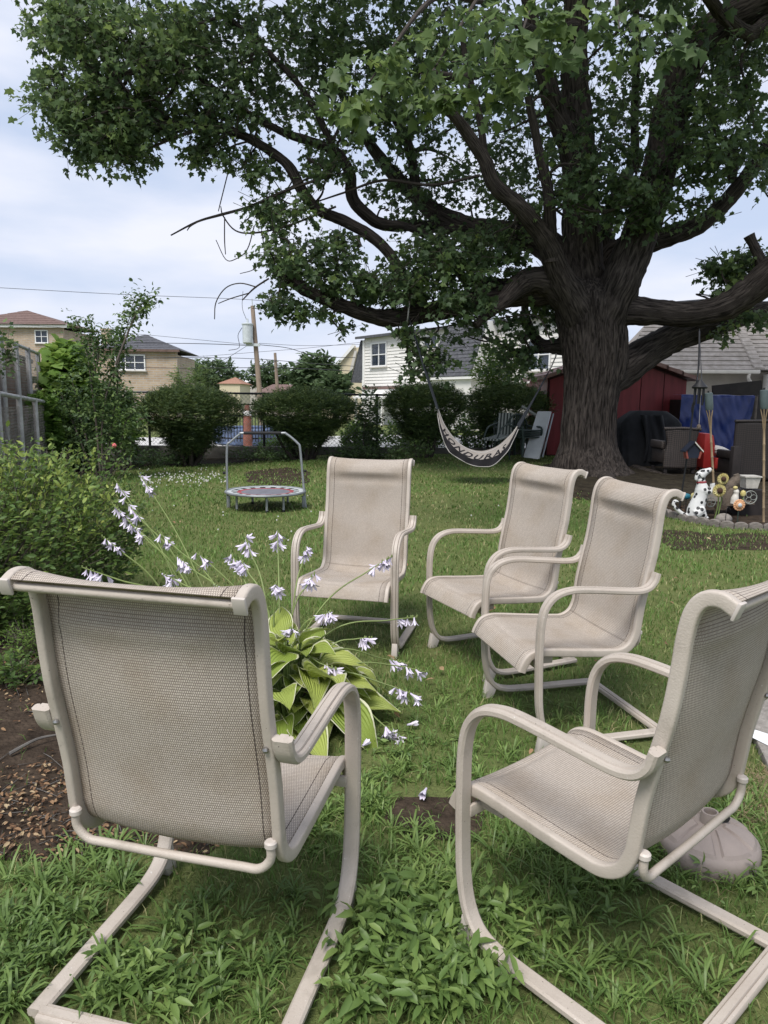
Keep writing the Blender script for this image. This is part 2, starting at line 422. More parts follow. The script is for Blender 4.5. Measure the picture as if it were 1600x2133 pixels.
# ================================================================ CHAIRS
def sling_material():
    m, n, l, b = nt('sling_mesh')
    uv = n.new('ShaderNodeUVMap'); uv.uv_map = 'UVMap'
    br = n.new('ShaderNodeTexBrick'); br.offset = 0.5
    br.inputs['Scale'].default_value = 1.0; br.inputs['Brick Width'].default_value = 0.0050; br.inputs['Row Height'].default_value = 0.0064
    br.inputs['Mortar Size'].default_value = 0.0013; br.inputs['Mortar Smooth'].default_value = 1.0; br.inputs['Bias'].default_value = 0.1
    br.inputs['Color1'].default_value = (0.73, 0.655, 0.57, 1); br.inputs['Color2'].default_value = (0.63, 0.56, 0.485, 1)
    br.inputs['Mortar'].default_value = (0.24, 0.195, 0.17, 1)
    l.new(uv.outputs['UV'], br.inputs['Vector'])
    # faint weather stains
    ns = n.new('ShaderNodeTexNoise'); ns.inputs['Scale'].default_value = 5; ns.inputs['Detail'].default_value = 5
    l.new(uv.outputs['UV'], ns.inputs['Vector'])
    rp = n.new('ShaderNodeValToRGB'); rp.color_ramp.elements[0].position = 0.45; rp.color_ramp.elements[0].color = (1, 1, 1, 1)
    rp.color_ramp.elements[1].position = 0.72; rp.color_ramp.elements[1].color = (0.84, 0.78, 0.70, 1)
    l.new(ns.outputs['Fac'], rp.inputs['Fac'])
    mu = n.new('ShaderNodeMix'); mu.data_type = 'RGBA'; mu.blend_type = 'MULTIPLY'; mu.inputs['Factor'].default_value = 0.8
    l.new(br.outputs['Color'], mu.inputs['A']); l.new(rp.outputs['Color'], mu.inputs['B'])
    # stitched seam lines near both side edges (u in metres, 0 = centre line)
    sp = n.new('ShaderNodeSeparateXYZ'); l.new(uv.outputs['UV'], sp.inputs[0])
    ab = n.new('ShaderNodeMath'); ab.operation = 'ABSOLUTE'; l.new(sp.outputs['X'], ab.inputs[0])
    df = n.new('ShaderNodeMath'); df.operation = 'SUBTRACT'; df.inputs[1].default_value = 0.222; l.new(ab.outputs[0], df.inputs[0])
    aa = n.new('ShaderNodeMath'); aa.operation = 'ABSOLUTE'; l.new(df.outputs[0], aa.inputs[0])
    lt = n.new('ShaderNodeMath'); lt.operation = 'LESS_THAN'; lt.inputs[1].default_value = 0.0013; l.new(aa.outputs[0], lt.inputs[0])
    m2 = n.new('ShaderNodeMix'); m2.data_type = 'RGBA'; m2.inputs['B'].default_value = (0.1, 0.08, 0.07, 1)
    l.new(lt.outputs[0], m2.inputs['Factor']); l.new(mu.outputs['Result'], m2.inputs['A'])
    l.new(m2.outputs['Result'], b.inputs['Base Color'])
    b.inputs['Roughness'].default_value = 0.75; b.inputs['Specular IOR Level'].default_value = 0.2
    bp = n.new('ShaderNodeBump'); bp.inputs['Strength'].default_value = 0.6; bp.inputs['Distance'].default_value = 0.002
    iv = n.new('ShaderNodeMath'); iv.operation = 'SUBTRACT'; iv.inputs[0].default_value = 1; l.new(br.outputs['Fac'], iv.inputs[1])
    l.new(iv.outputs[0], bp.inputs['Height']); l.new(bp.outputs['Normal'], b.inputs['Normal'])
    tr = n.new('ShaderNodeBsdfTranslucent'); l.new(m2.outputs['Result'], tr.inputs['Color'])
    ms = n.new('ShaderNodeMixShader'); ms.inputs[0].default_value = 0.22
    l.new(b.outputs['BSDF'], ms.inputs[1]); l.new(tr.outputs['BSDF'], ms.inputs[2]); l.new(ms.outputs[0], n['Material Output'].inputs['Surface'])
    MATS['sling_mesh'] = m
sling_material()
mat('chair_frame', (0.41, 0.355, 0.305), 0.5, c2=(0.49, 0.435, 0.38), scale=5, bump=0.12, bscale=220, detail=6, spec=0.45)
def frame_wear():
    m = MATS['chair_frame']; n, l = m.node_tree.nodes, m.node_tree.links; b = n['Principled BSDF']; t = n.new('ShaderNodeTexCoord')
    src = b.inputs['Base Color'].links[0].from_socket
    def layer(src, scale, lo, hi, colr, stretch=(1, 1, 1), det=6, amt=1.0):
        mp_ = n.new('ShaderNodeMapping'); mp_.inputs['Scale'].default_value = stretch; l.new(t.outputs['Object'], mp_.inputs['Vector'])
        q = n.new('ShaderNodeTexNoise'); q.inputs['Scale'].default_value = scale; q.inputs['Detail'].default_value = det; q.inputs['Roughness'].default_value = 0.7; l.new(mp_.outputs['Vector'], q.inputs['Vector'])
        r_ = n.new('ShaderNodeMapRange'); r_.inputs['From Min'].default_value = lo; r_.inputs['From Max'].default_value = hi; r_.inputs['To Max'].default_value = amt; l.new(q.outputs['Fac'], r_.inputs['Value'])
        x_ = n.new('ShaderNodeMix'); x_.data_type = 'RGBA'; x_.inputs['B'].default_value = (*colr, 1); l.new(r_.outputs['Result'], x_.inputs['Factor']); l.new(src, x_.inputs['A']); return x_.outputs['Result']
    c = layer(src, 55, 0.66, 0.72, (0.66, 0.64, 0.61)); c = layer(c, 9, 0.55, 0.8, (0.24, 0.21, 0.17), amt=0.6); c = layer(c, 150, 0.70, 0.74, (0.12, 0.10, 0.09), det=2)
    l.new(c, b.inputs['Base Color'])
frame_wear()
mat('chair_cap', (0.52, 0.47, 0.43), 0.5, 0.08, spec=0.4)
mat('steel', (0.35, 0.34, 0.33), 0.35, 0.1, metal=0.9)

WS, WA = 0.262, 0.296
RAIL = np.array([(-0.190, 1.062), (-0.160, 1.076), (-0.128, 1.070), (-0.106, 1.040), (-0.094, 0.985), (-0.086, 0.90), (-0.072, 0.80), (-0.050, 0.70), (-0.030, 0.60), (-0.020, 0.52), (-0.012, 0.465), (0.012, 0.418), (0.058, 0.392), (0.12, 0.392), (0.25, 0.402), (0.38, 0.414), (0.44, 0.416), (0.482, 0.402), (0.507, 0.366), (0.517, 0.340)])
ARM = np.array([(-0.070, 0.742), (-0.058, 0.705), (-0.030, 0.678), (0.02, 0.668), (0.12, 0.675), (0.25, 0.686), (0.33, 0.687), (0.395, 0.668), (0.438, 0.62), (0.455, 0.545), (0.457, 0.43), (0.454, 0.30), (0.447, 0.19), (0.428, 0.105), (0.392, 0.05), (0.335, 0.026), (0.25, 0.02), (0.05, 0.02), (-0.155, 0.02)])
def rrect(w, h, r, n=3):
    out = []
    for cx, cy, a0 in ((w / 2 - r, h / 2 - r, 0), (-w / 2 + r, h / 2 - r, 90), (-w / 2 + r, -h / 2 + r, 180), (w / 2 - r, -h / 2 + r, 270)):
        for i in range(n + 1):
            a = math.radians(a0 + 90 * i / n); out.append((cx + r * math.cos(a), cy + r * math.sin(a)))
    return out
# arm extrusion: flat bar with a raised middle band on its outer face
ARMPROF = [(0.023, -0.007), (0.023, 0.004), (0.020, 0.009), (0.0125, 0.0105), (0.011, 0.0065), (0.0085, 0.0135), (-0.0085, 0.0135), (-0.011, 0.0065), (-0.0125, 0.0105), (-0.020, 0.009), (-0.023, 0.004), (-0.023, -0.007), (-0.017, -0.012), (0.017, -0.012)]

def make_chair():
    t = thing('patio_chair', 'patio chair', 'chair')
    rail = catmull(RAIL, 5)
    for s in (1, -1):
        P = np.column_stack([rail[:, 0], np.full(len(rail), s * WS), rail[:, 1]])
        rb = MB(); rb.sweep(P, rrect(0.023, 0.033, 0.006), up=(0, 1, 0)); rb.build('side_rail', 'chair_frame', t, smooth=50)
    # sling, split at the lower bend into backrest and seat
    i_b = int(np.argmin(np.abs(rail[:, 1] - 0.418) + (rail[:, 0] > 0.1) * 9 + (rail[:, 0] < -0.05) * 9))
    L = np.concatenate([[0], np.cumsum(np.linalg.norm(np.diff(rail, axis=0), axis=1))])
    T = np.gradient(rail, axis=0); T /= np.linalg.norm(T, axis=1)[:, None]; Nn = np.column_stack([T[:, 1], -T[:, 0]])  # points back/down
    Nn *= -1
    hw = WS - 0.012; nv = 14
    def panel(name, i0, i1):
        V, U = [], []
        idx = list(range(i0, i1 + 1))
        for i in idx:
            fr = (L[i] - L[0]) / L[-1]
            sag = 0.016 + 0.012 * math.sin(math.pi * min(1, max(0, (fr - 0.1) / 0.5)))
            if fr < 0.12: sag = 0.03 * math.sin(math.pi * fr / 0.12) * 0.8 - 0.004 + 0.008 * fr / 0.12
            if fr > 0.92: sag *= (1 - fr) / 0.08
            bul = 0.010 * math.exp(-((L[i] - 0.115) / 0.035) ** 2) - 0.010 * math.exp(-((L[i] - 0.19) / 0.02) ** 2)
            bul2 = -0.006 * math.exp(-((L[-1] - L[i] - 0.10) / 0.012) ** 2)
            for j in range(nv + 1):
                q = j / nv * 2 - 1; w = (1 - q * q)
                off = 0.011 - sag * w + (bul + bul2) * min(1, w * 2.2)
                V.append((rail[i, 0] + Nn[i, 0] * off, q * hw, rail[i, 1] + Nn[i, 1] * off)); U.append((q * hw, L[i]))
        n = len(idx); k = nv + 1
        F = [(a * k + b, a * k + b + 1, (a + 1) * k + b + 1, (a + 1) * k + b) for a in range(n - 1) for b in range(nv)]
        # a thin cloth with real thickness
        o = fast(name, V, F, 'sling_mesh', t, uv=U, smooth=True)
        md = o.modifiers.new('thick', 'SOLIDIFY'); md.thickness = 0.002
        return o
    panel('backrest', 1, i_b); panel('seat', i_b, len(rail) - 1)
    arm = catmull(ARM, 5)
    cut1 = int(np.argmax(arm[:, 0] > 0.44)); cut2 = [i for i in range(len(arm)) if arm[i, 1] < 0.1][0]
    for s in (1, -1):
        P = np.column_stack([arm[:, 0], np.full(len(arm), s * WA), arm[:, 1]])
        for nm, a, b in (('armrest', 0, cut1), ('leg', cut1, cut2), ('runner', cut2, len(arm) - 1)):
            # a one-segment overlap keeps the bent bar continuous across the three stretches
            a0, b0 = max(0, a - 1), min(len(arm), b + 2)
            seg = P[a:b + 1]; mb = MB()
            full = MB().sweep(P, [(x, -y) for x, y in ARMPROF] if True else ARMPROF, up=(0, 1, 0), caps=False)
            k = len(ARMPROF); V = full.v[a * k:(b + 1) * k]; n = b - a + 1
            F = [(i * k + j, i * k + (j + 1) % k, (i + 1) * k + (j + 1) % k, (i + 1) * k + j) for i in range(n - 1) for j in range(k)]
            if nm == 'armrest': F.append(tuple(range(k))[::-1])
            if nm == 'runner': F.append(tuple((n - 1) * k + j for j in range(k)))
            mb.add(V, F); mb.build(nm, 'chair_frame', t, smooth=28)
        ft = MB(); ft.hexa([(0.452, s * WA - 0.018, -0.012), (0.405, s * WA - 0.018, -0.012), (0.405, s * WA + 0.018, -0.012), (0.452, s * WA + 0.018, -0.012)],
                           [(0.436, s * WA - 0.016, 0.078), (0.385, s * WA - 0.016, 0.03), (0.385, s * WA + 0.016, 0.03), (0.436, s * WA + 0.016, 0.078)])
        ft.build('foot', 'chair_cap', t, bevel=0.003)
        bt = MB(); bt.ball((-0.073, s * (WS - 0.004), 0.712), 0.0075, 8)
        bt.build('bolt', 'steel', t)
        cp = MB(); cp.lathe([(0.012, 0), (0.0145, 0.002), (0.0145, 0.012), (0.011, 0.016)], (-0.035, s * (WS - 0.012), 0.462), 12); cp.build('end_cap', 'chair_cap', t)
        tc_ = MB(); tc_.box((-0.192, s * WS, 1.0605), (0.008, 0.029, 0.039), M=Matrix.Rotation(-0.35, 3, 'Y')); tc_.build('tip_cap', 'chair_cap', t, bevel=0.003)
    rc = MB(); rc.sweep([(-0.15, y, 0.0205) for y in np.linspace(-WA + 0.012, WA - 0.012, 6)], [(x * 0.98, y * 0.97) for x, y in ARMPROF], up=(1, 0, 0)); rc.build('rear_crossbar', 'chair_frame', t)
    fb = MB(); fb.box((0.446, 0, 0.362), (0.012, 2 * WA - 0.03, 0.034)); fb.box((0.40, 0, 0.372), (0.10, 0.05, 0.02)); fb.box((0.41, WS - 0.035, 0.375), (0.09, 0.03, 0.03)); fb.box((0.41, -WS + 0.035, 0.375), (0.09, 0.03, 0.03)); fb.build('front_crossbar', 'chair_frame', t, bevel=0.003)
    lb = MB(); w = WS - 0.012
    lb.tube(catmull([(-0.035, w, 0.465), (-0.034, w - 0.002, 0.43), (-0.032, w - 0.03, 0.402), (-0.03, w - 0.08, 0.398), (-0.03, 0, 0.396), (-0.03, -w + 0.08, 0.398), (-0.032, -w + 0.03, 0.402), (-0.034, -w + 0.002, 0.43), (-0.035, -w, 0.465)], 5), 0.0105, 10)
    lb.build('lower_back_bar', 'chair_frame', t)
    tb = MB(); tb.tube([(-0.175, y, 1.058) for y in np.linspace(-WS, WS, 5)], 0.010, 10); tb.build('top_back_bar', 'chair_frame', t)
    return t
chair0 = make_chair()
S = 1.08
CHAIRS = [(-0.113, 4.098, -1.798, 'beige sling patio chair facing the camera beyond the hosta, farthest from the camera'),
          (0.752, 3.759, -2.688, 'beige sling patio chair at centre right, partly hidden behind a chair closer to the camera'),
          (0.939, 2.986, -2.891, 'beige sling patio chair at right facing left, between two other chairs'),
          (0.688, 1.506, 2.289, 'nearest right beige sling patio chair seen from behind, with umbrella base beside it'),
          (-0.443, 1.441, 1.328, 'nearest left beige sling patio chair, its back to the camera, beside the hosta')]
for i, (x, y, a, lab) in enumerate(CHAIRS):
    o = chair0 if i == 0 else copytree(chair0)
    o.location = (x * S, y * S, 0.012); o.rotation_euler = (0, 0, a); tagset(o, lab, 'chair', 'beige sling chairs set in a circle')

def off_runners(P, tol=0.036):
    """True where a ground point is clear of every chair's floor runners"""
    ok = np.ones(len(P), bool)
    for x, y, a, _ in CHAIRS:
        dx, dy = P[:, 0] - x * S, P[:, 1] - y * S; lx_ = dx * math.cos(a) + dy * math.sin(a); ly_ = -dx * math.sin(a) + dy * math.cos(a)
        ok &= ~((lx_ > -0.19) & (lx_ < 0.42) & (np.abs(np.abs(ly_) - WA) < tol)) & ~((np.abs(lx_ + 0.15) < tol) & (np.abs(ly_) < WA))
    return ok

# ================================================================ BUILDINGS AND FENCES
def brick_material(name, c1, c2, mortar, scale=1.0, bw=0.21, rh=0.068, ms=0.009):
    m, n, l, b = nt(name)
    t = n.new('ShaderNodeTexCoord'); sp = n.new('ShaderNodeSeparateXYZ'); cb = n.new('ShaderNodeCombineXYZ'); ad = n.new('ShaderNodeMath')
    l.new(t.outputs['Object'], sp.inputs[0]); l.new(sp.outputs['X'], ad.inputs[0]); l.new(sp.outputs['Y'], ad.inputs[1])
    l.new(ad.outputs[0], cb.inputs['X']); l.new(sp.outputs['Z'], cb.inputs['Y'])
    br = n.new('ShaderNodeTexBrick'); br.inputs['Scale'].default_value = scale
    br.inputs['Brick Width'].default_value = bw; br.inputs['Row Height'].default_value = rh; br.inputs['Mortar Size'].default_value = ms
    br.inputs['Color1'].default_value = (*c1, 1); br.inputs['Color2'].default_value = (*c2, 1); br.inputs['Mortar'].default_value = (*mortar, 1)
    l.new(cb.outputs[0], br.inputs['Vector'])
    ns = n.new('ShaderNodeTexNoise'); ns.inputs['Scale'].default_value = 1.5; l.new(t.outputs['Object'], ns.inputs['Vector'])
    mu = n.new('ShaderNodeMix'); mu.data_type = 'RGBA'; mu.blend_type = 'MULTIPLY'; mu.inputs['Factor'].default_value = 0.5
    l.new(br.outputs['Color'], mu.inputs['A']); l.new(ns.outputs['Fac'], mu.inputs['B']); l.new(mu.outputs['Result'], b.inputs['Base Color'])
    b.inputs['Roughness'].default_value = 0.85
    bp = n.new('ShaderNodeBump'); bp.invert = True; bp.inputs['Strength'].default_value = 0.5; bp.inputs['Distance'].default_value = 0.01
    l.new(br.outputs['Fac'], bp.inputs['Height']); l.new(bp.outputs['Normal'], b.inputs['Normal'])
    MATS[name] = m
brick_material('tan_brick', (0.50, 0.36, 0.25), (0.60, 0.46, 0.33), (0.55, 0.50, 0.44), bw=0.42, rh=0.14, ms=0.02)
brick_material('red_brick', (0.30, 0.13, 0.09), (0.38, 0.20, 0.14), (0.36, 0.31, 0.27))
mat('siding', (0.72, 0.70, 0.67), 0.55, 0.04, scale=2)
mat('trim_white', (0.78, 0.77, 0.75), 0.5, 0.05)
mat('shingle_grey', (0.055, 0.057, 0.066), 0.9, c2=(0.11, 0.112, 0.125), scale=7, bump=0.4, bscale=30)
mat('shingle_tan', (0.21, 0.19, 0.17), 0.9, c2=(0.34, 0.31, 0.29), scale=5, bump=0.4, bscale=30)
mat('shingle_brown', (0.11, 0.07, 0.06), 0.9, c2=(0.18, 0.12, 0.105), scale=5, bump=0.3, bscale=20)
mat('shingle_rust', (0.30, 0.16, 0.11), 0.9, 0.2, scale=5)
mat('stucco_beige', (0.40, 0.36, 0.31), 0.85, 0.08, scale=3)
mat('cream_wall', (0.60, 0.53, 0.38), 0.8, 0.06)
mat('gutter', (0.55, 0.52, 0.48), 0.5, 0.08)
mat('window_frame', (0.76, 0.76, 0.76), 0.4, 0.05)
mat('curtain', (0.55, 0.55, 0.54), 0.9, 0.15, scale=14, stretch=(3, 3, 0.2))
def glass_mat():
    m, n, l, b = nt('window_glass')
    b.inputs['Base Color'].default_value = (0.03, 0.045, 0.07, 1); b.inputs['Roughness'].default_value = 0.04; b.inputs['Specular IOR Level'].default_value = 0.9
    b.inputs['Alpha'].default_value = 0.6
    MATS['window_glass'] = m
glass_mat()
mat('wood_pole', (0.20, 0.15, 0.115), 0.9, c2=(0.36, 0.28, 0.22), scale=6, stretch=(4, 4, 0.3), bump=0.4)
mat('metal_grey', (0.52, 0.56, 0.58), 0.45, 0.1)
mat('galvanised', (0.46, 0.46, 0.47), 0.5, 0.25, scale=5, metal=0.3)
mat('fence_wire', (0.30, 0.29, 0.28), 0.6, 0.3, scale=3, metal=0.2)
mat('black_iron', (0.012, 0.012, 0.014), 0.5, 0.2)
mat('wire_black', (0.03, 0.032, 0.04), 0.7, 0.1)
mat('wall_concrete', (0.10, 0.095, 0.085), 0.95, c2=(0.2, 0.19, 0.17), scale=4, bump=0.3)

def window(parent, x0, x1, z0, z1, y=0.0, mull=1, curtain=True):
    """a framed window on a wall facing -y in the parent's own axes"""
    f = MB(); w = 0.07
    for (a, b, c, d) in ((x0 - w, x1 + w, z1, z1 + w), (x0 - w, x1 + w, z0 - w, z0), (x0 - w, x0, z0, z1), (x1, x1 + w, z0, z1)):
        f.box(((a + b) / 2, y - 0.04, (c + d) / 2), (b - a, 0.09, d - c))
    fr = f.build('window', 'window_frame', parent, smooth=None)
    MB().box(((x0 + x1) / 2, y - 0.02, (z0 + z1) / 2), (x1 - x0, 0.012, z1 - z0)).build('pane', 'window_glass', fr, smooth=None)
    for k in range(mull):
        xm = x0 + (x1 - x0) * (k + 1) / (mull + 1)
        MB().box((xm, y - 0.05, (z0 + z1) / 2), (0.05, 0.05, z1 - z0)).build('mullion', 'window_frame', fr, smooth=None)
    MB().box(((x0 + x1) / 2, y - 0.05, z0 + (z1 - z0) * 0.5), (x1 - x0, 0.045, 0.045)).build('mullion', 'window_frame', fr, smooth=None)
    MB().box(((x0 + x1) / 2, y - 0.09, z0 - w - 0.03), (x1 - x0 + 0.3, 0.12, 0.06)).build('sill', 'gutter', fr, smooth=None)
    if curtain:
        MB().grid(lambda u, v: (x0 + (x1 - x0) * (0.42 + 0.55 * u), y + 0.03 + 0.02 * math.sin(u * 40), z0 + (z1 - z0) * v), 30, 1).build('curtain', 'curtain', fr)
    return fr
def wall_with_hole(parent, name, m, x0, x1, z0, z1, holes, y=0.0, d=0.25):
    """a slab with rectangular openings, butted from blocks"""
    mb = MB(); xs = sorted({x0, x1, *[h[0] for h in holes], *[h[1] for h in holes]})
    for a, b in zip(xs[:-1], xs[1:]):
        cut = sorted([(h[2], h[3]) for h in holes if h[0] <= a and h[1] >= b]); z = z0
        for c, e in cut + [(z1, z1)]:
            if c > z: mb.box(((a + b) / 2, y + d / 2, (z + c) / 2), (b - a, d, c - z))
            z = max(z, e)
    return mb.build(name, m, parent, smooth=None)
def courses(parent, quad, n, m, name='shingle_course', th=0.03, cols=None):
    """overlapping shingle rows on a sloped quad (bl, br, tr, tl), each row a strip of its own"""
    bl, br, tr, tl = [Vector(q) for q in quad]
    nrm = (br - bl).cross(tl - bl).normalized()
    for i in range(n):
        t0, t1 = i / n, min(1, (i + 1.25) / n)
        a, b, c, d = bl.lerp(tl, t0), br.lerp(tr, t0), br.lerp(tr, t1), bl.lerp(tl, t1)
        lo, hi = nrm * th, nrm * (th * 0.15)
        k = MB(); k.hexa([a, b, c, d], [a + lo, b + lo, c + hi, d + hi]); k.build(name, m, parent, smooth=None)

# ---- white sided house in the middle
rzw = math.atan2(-0.813, 0.583)
wh = thing('white_house', 'white clapboard house with grey shingled mansard behind the fence', 'house', (-1.2, 42, 0), rzw)
HW = [(0.78, 2.15, 3.46, 4.64), (5.5, 6.5, 3.5, 4.75), (12.7, 13.9, 2.9, 4.1)]
wall_with_hole(wh, 'wall', 'siding', 0, 16, 0, 5.0, HW)
for (a, b, c, d) in HW: window(wh, a, b, c, d, 0.0)
z = 2.32
while z < 4.95:
    segs = [0, 16]
    cuts = sorted([(a - 0.09, b + 0.09) for a, b, c, d in HW if z + 0.16 > c - 0.1 and z < d + 0.08]); x = 0.0
    for ca, cb in cuts + [(16, 16)]:
        if ca > x + 0.05:
            k = MB(); k.hexa([(x, -0.045, z), (ca, -0.045, z), (ca, 0.0, z), (x, 0.0, z)], [(x, -0.012, z + 0.165), (ca, -0.012, z + 0.165), (ca, 0.0, z + 0.165), (x, 0.0, z + 0.165)])
            k.build('siding_board', 'siding', wh, smooth=None)
        x = cb
    z += 0.17
MB().box((7.9, -0.06, 2.22), (15.9, 0.14, 0.14)).build('trim_band', 'shingle_brown', wh, smooth=None)
MB().box((7.9, -0.05, 1.95), (15.9, 0.1, 0.38)).build('fascia', 'trim_white', wh, smooth=None)
MB().box((0.0, -0.06, 3.4), (0.14, 0.1, 3.0)).build('corner_board', 'trim_white', wh, smooth=None)
rf = MB(); rf.hexa([(-0.5, -0.35, 4.98), (16.4, -0.35, 4.98), (16.4, 7, 5.9), (-0.5, 7, 5.9)], [(-0.5, -0.35, 5.12), (16.4, -0.35, 5.12), (16.4, 7, 6.1), (-0.5, 7, 6.1)])
rf.build('roof', 'shingle_grey', wh, smooth=None)
side = MB(); side.hexa([(-0.02, 0.01, 0), (-0.02, 7, 0), (-0.3, 7, 0), (-0.3, 0.01, 0)], [(-0.02, 0.01, 2.7), (-0.02, 7, 2.7), (-0.3, 7, 2.7), (-0.3, 0.01, 2.7)]); side.build('side_wall', 'siding', wh, smooth=None)
courses(wh, [(-1.45, 7, 2.6), (-1.45, 0.0, 2.6), (-0.42, 0.0, 4.95), (-0.42, 7, 4.95)], 13, 'shingle_grey')
MB().hexa([(-1.44, 0.02, 2.55), (-0.02, 0.02, 2.55), (-0.02, 6.9, 2.55), (-1.44, 6.9, 2.55)], [(-0.46, 0.02, 4.93), (-0.02, 0.02, 4.93), (-0.02, 6.9, 4.93), (-0.46, 6.9, 4.93)]).build('mansard_core', 'shingle_grey', wh, smooth=None)
# projecting wing with its own mansard face
wx0, wx1 = 7.6, 10.7
MB().hexa([(wx0, -1.5, 0), (wx1, -1.5, 0), (wx1, -0.06, 0), (wx0, -0.06, 0)], [(wx0, -1.5, 2.5), (wx1, -1.5, 2.5), (wx1, -0.06, 2.5), (wx0, -0.06, 2.5)]).build('wing_wall', 'siding', wh, smooth=None)
MB().box(((wx0 + wx1) / 2, -0.85, 2.56), (wx1 - wx0 + 0.4, 1.6, 0.12)).build('soffit', 'trim_white', wh, smooth=None)
courses(wh, [(wx0 - 0.1, -1.65, 2.64), (wx1 + 0.1, -1.65, 2.64), (wx1 + 0.1, -0.7, 5.1), (wx0 + 0.5, -0.7, 5.1)], 15, 'shingle_grey')
MB().hexa([(wx0 - 0.08, -1.6, 2.63), (wx1 + 0.08, -1.6, 2.63), (wx1 + 0.08, -0.06, 2.63), (wx0 - 0.08, -0.06, 2.63)], [(wx0 + 0.5, -0.68, 5.08), (wx1 + 0.08, -0.68, 5.08), (wx1 + 0.08, -0.06, 5.08), (wx0 + 0.5, -0.06, 5.08)]).build('mansard_core', 'trim_white', wh, smooth=None)
# lower porch roof and door under the siding
MB().hexa([(1.2, -1.6, 1.62), (6.6, -1.6, 1.62), (6.6, -0.11, 1.85), (1.2, -0.11, 1.85)], [(1.2, -1.6, 1.72), (6.6, -1.6, 1.72), (6.6, -0.11, 1.95), (1.2, -0.11, 1.95)]).build('porch_roof', 'trim_white', wh, smooth=None)
for x in (1.4, 3.9, 6.4): MB().box((x, -1.5, 0.81), (0.12, 0.12, 1.62)).build('porch_post', 'trim_white', wh, smooth=None)
MB().box((6.3, -0.3, 3.9), (0.5, 0.5, 0.4)).build('air_conditioner', 'gutter', wh, smooth=None)

# ---- cream gabled house behind it
ch = thing('cream_house', 'cream gabled house peeking out left of the white house', 'house', (-3.9, 55, 0), 0.0)
MB().prism([(-0.9, 0, 0), (2.4, 0, 0), (2.4, 0, 5.6), (1.5, 0, 5.4), (-0.9, 0, 3.0)], (0, 6, 0)).build('wall', 'cream_wall', ch, smooth=None)
MB().hexa([(-1.15, -0.25, 2.72), (-0.95, -0.25, 2.66), (-0.95, 6.2, 2.66), (-1.15, 6.2, 2.72)], [(1.45, -0.25, 5.72), (1.62, -0.25, 5.6), (1.62, 6.2, 5.6), (1.45, 6.2, 5.72)]).build('roof_edge', 'trim_white', ch, smooth=None)
MB().hexa([(0.3, -0.2, 0), (0.55, -0.2, 0), (0.55, -0.02, 0), (0.3, -0.02, 0)], [(1.55, -0.2, 5.2), (1.75, -0.2, 5.2), (1.75, -0.02, 5.2), (1.55, -0.02, 5.2)]).build('rake_board', 'gutter', ch, smooth=None)

# ---- tan brick house on the left
def hip(parent, x0, x1, y0, y1, z0, h, ov, m, n=0, name='roof', ridge=0.0):
    cx, cy = (x0 + x1) / 2, (y0 + y1) / 2
    a = [(x0 - ov, y0 - ov, z0), (x1 + ov, y0 - ov, z0), (x1 + ov, y1 + ov, z0), (x0 - ov, y1 + ov, z0)]
    t = [(cx - ridge, cy, z0 + h), (cx + ridge, cy, z0 + h)]
    r = MB(); r.add(a + t, [(0, 1, 5, 4), (1, 2, 5), (2, 3, 4, 5), (3, 0, 4), (3, 2, 1, 0)]); o = r.build(name, m, parent, smooth=None)
    if n: courses(parent, [Vector(a[0]) + Vector((0, 0, 0.01)), Vector(a[1]) + Vector((0, 0, 0.01)), Vector(t[1]) + Vector((0, 0, 0.01)), Vector(t[0]) + Vector((0, 0, 0.01))], n, m)
    return o
tb = thing('tan_brick_house', 'tan brick house with dark grey hip roof beyond the left shrubs', 'house', at(200, 838, 45).to_tuple()[:2] + (0,), 0.06)
W = [(1.35, 3.05, 3.28, 4.1)]
wall_with_hole(tb, 'wall', 'tan_brick', 0, 5.05, 0, 4.38, W)
for w_ in W: window(tb, *w_, mull=2)
MB().box((2.52, 3, 2.1), (4.95, 5.4, 4.2)).build('body', 'tan_brick', tb, smooth=None)
MB().box((2.52, -0.22, 4.42), (5.5, 0.14, 0.14)).build('gutter', 'shingle_brown', tb, smooth=None)
hip(tb, 0, 5.05, 0, 5.5, 4.46, 1.15, 0.28, 'shingle_grey', 9)
chim = MB(); chim.box((-0.25, 3.5, 5.0), (0.55, 0.5, 2.0)); chim.box((-0.25, 3.5, 5.95), (0.65, 0.6, 0.14)); ck = chim.build('chimney', 'tan_brick', tb, smooth=None)

# ---- brown-roofed brick house far left
bl = thing('brown_roof_house', 'brick house with brown hip roof and white eaves at far left', 'house', at(-8, 838, 60).to_tuple()[:2] + (0,), -0.05)
W = [(3.75, 4.7, 5.95, 6.85)]
wall_with_hole(bl, 'wall', 'tan_brick', -3, 6.0, 0, 7.15, W[:1])
window(bl, *W[0])
MB().box((1.5, 3.6, 3.5), (8.8, 6.6, 7)).build('body', 'tan_brick', bl, smooth=None)
MB().box((1.5, -0.32, 7.22), (10, 0.12, 0.24)).build('fascia', 'trim_white', bl, smooth=None)
hip(bl, -3, 6.0, 0, 6, 7.32, 1.5, 0.5, 'shingle_brown', 8)

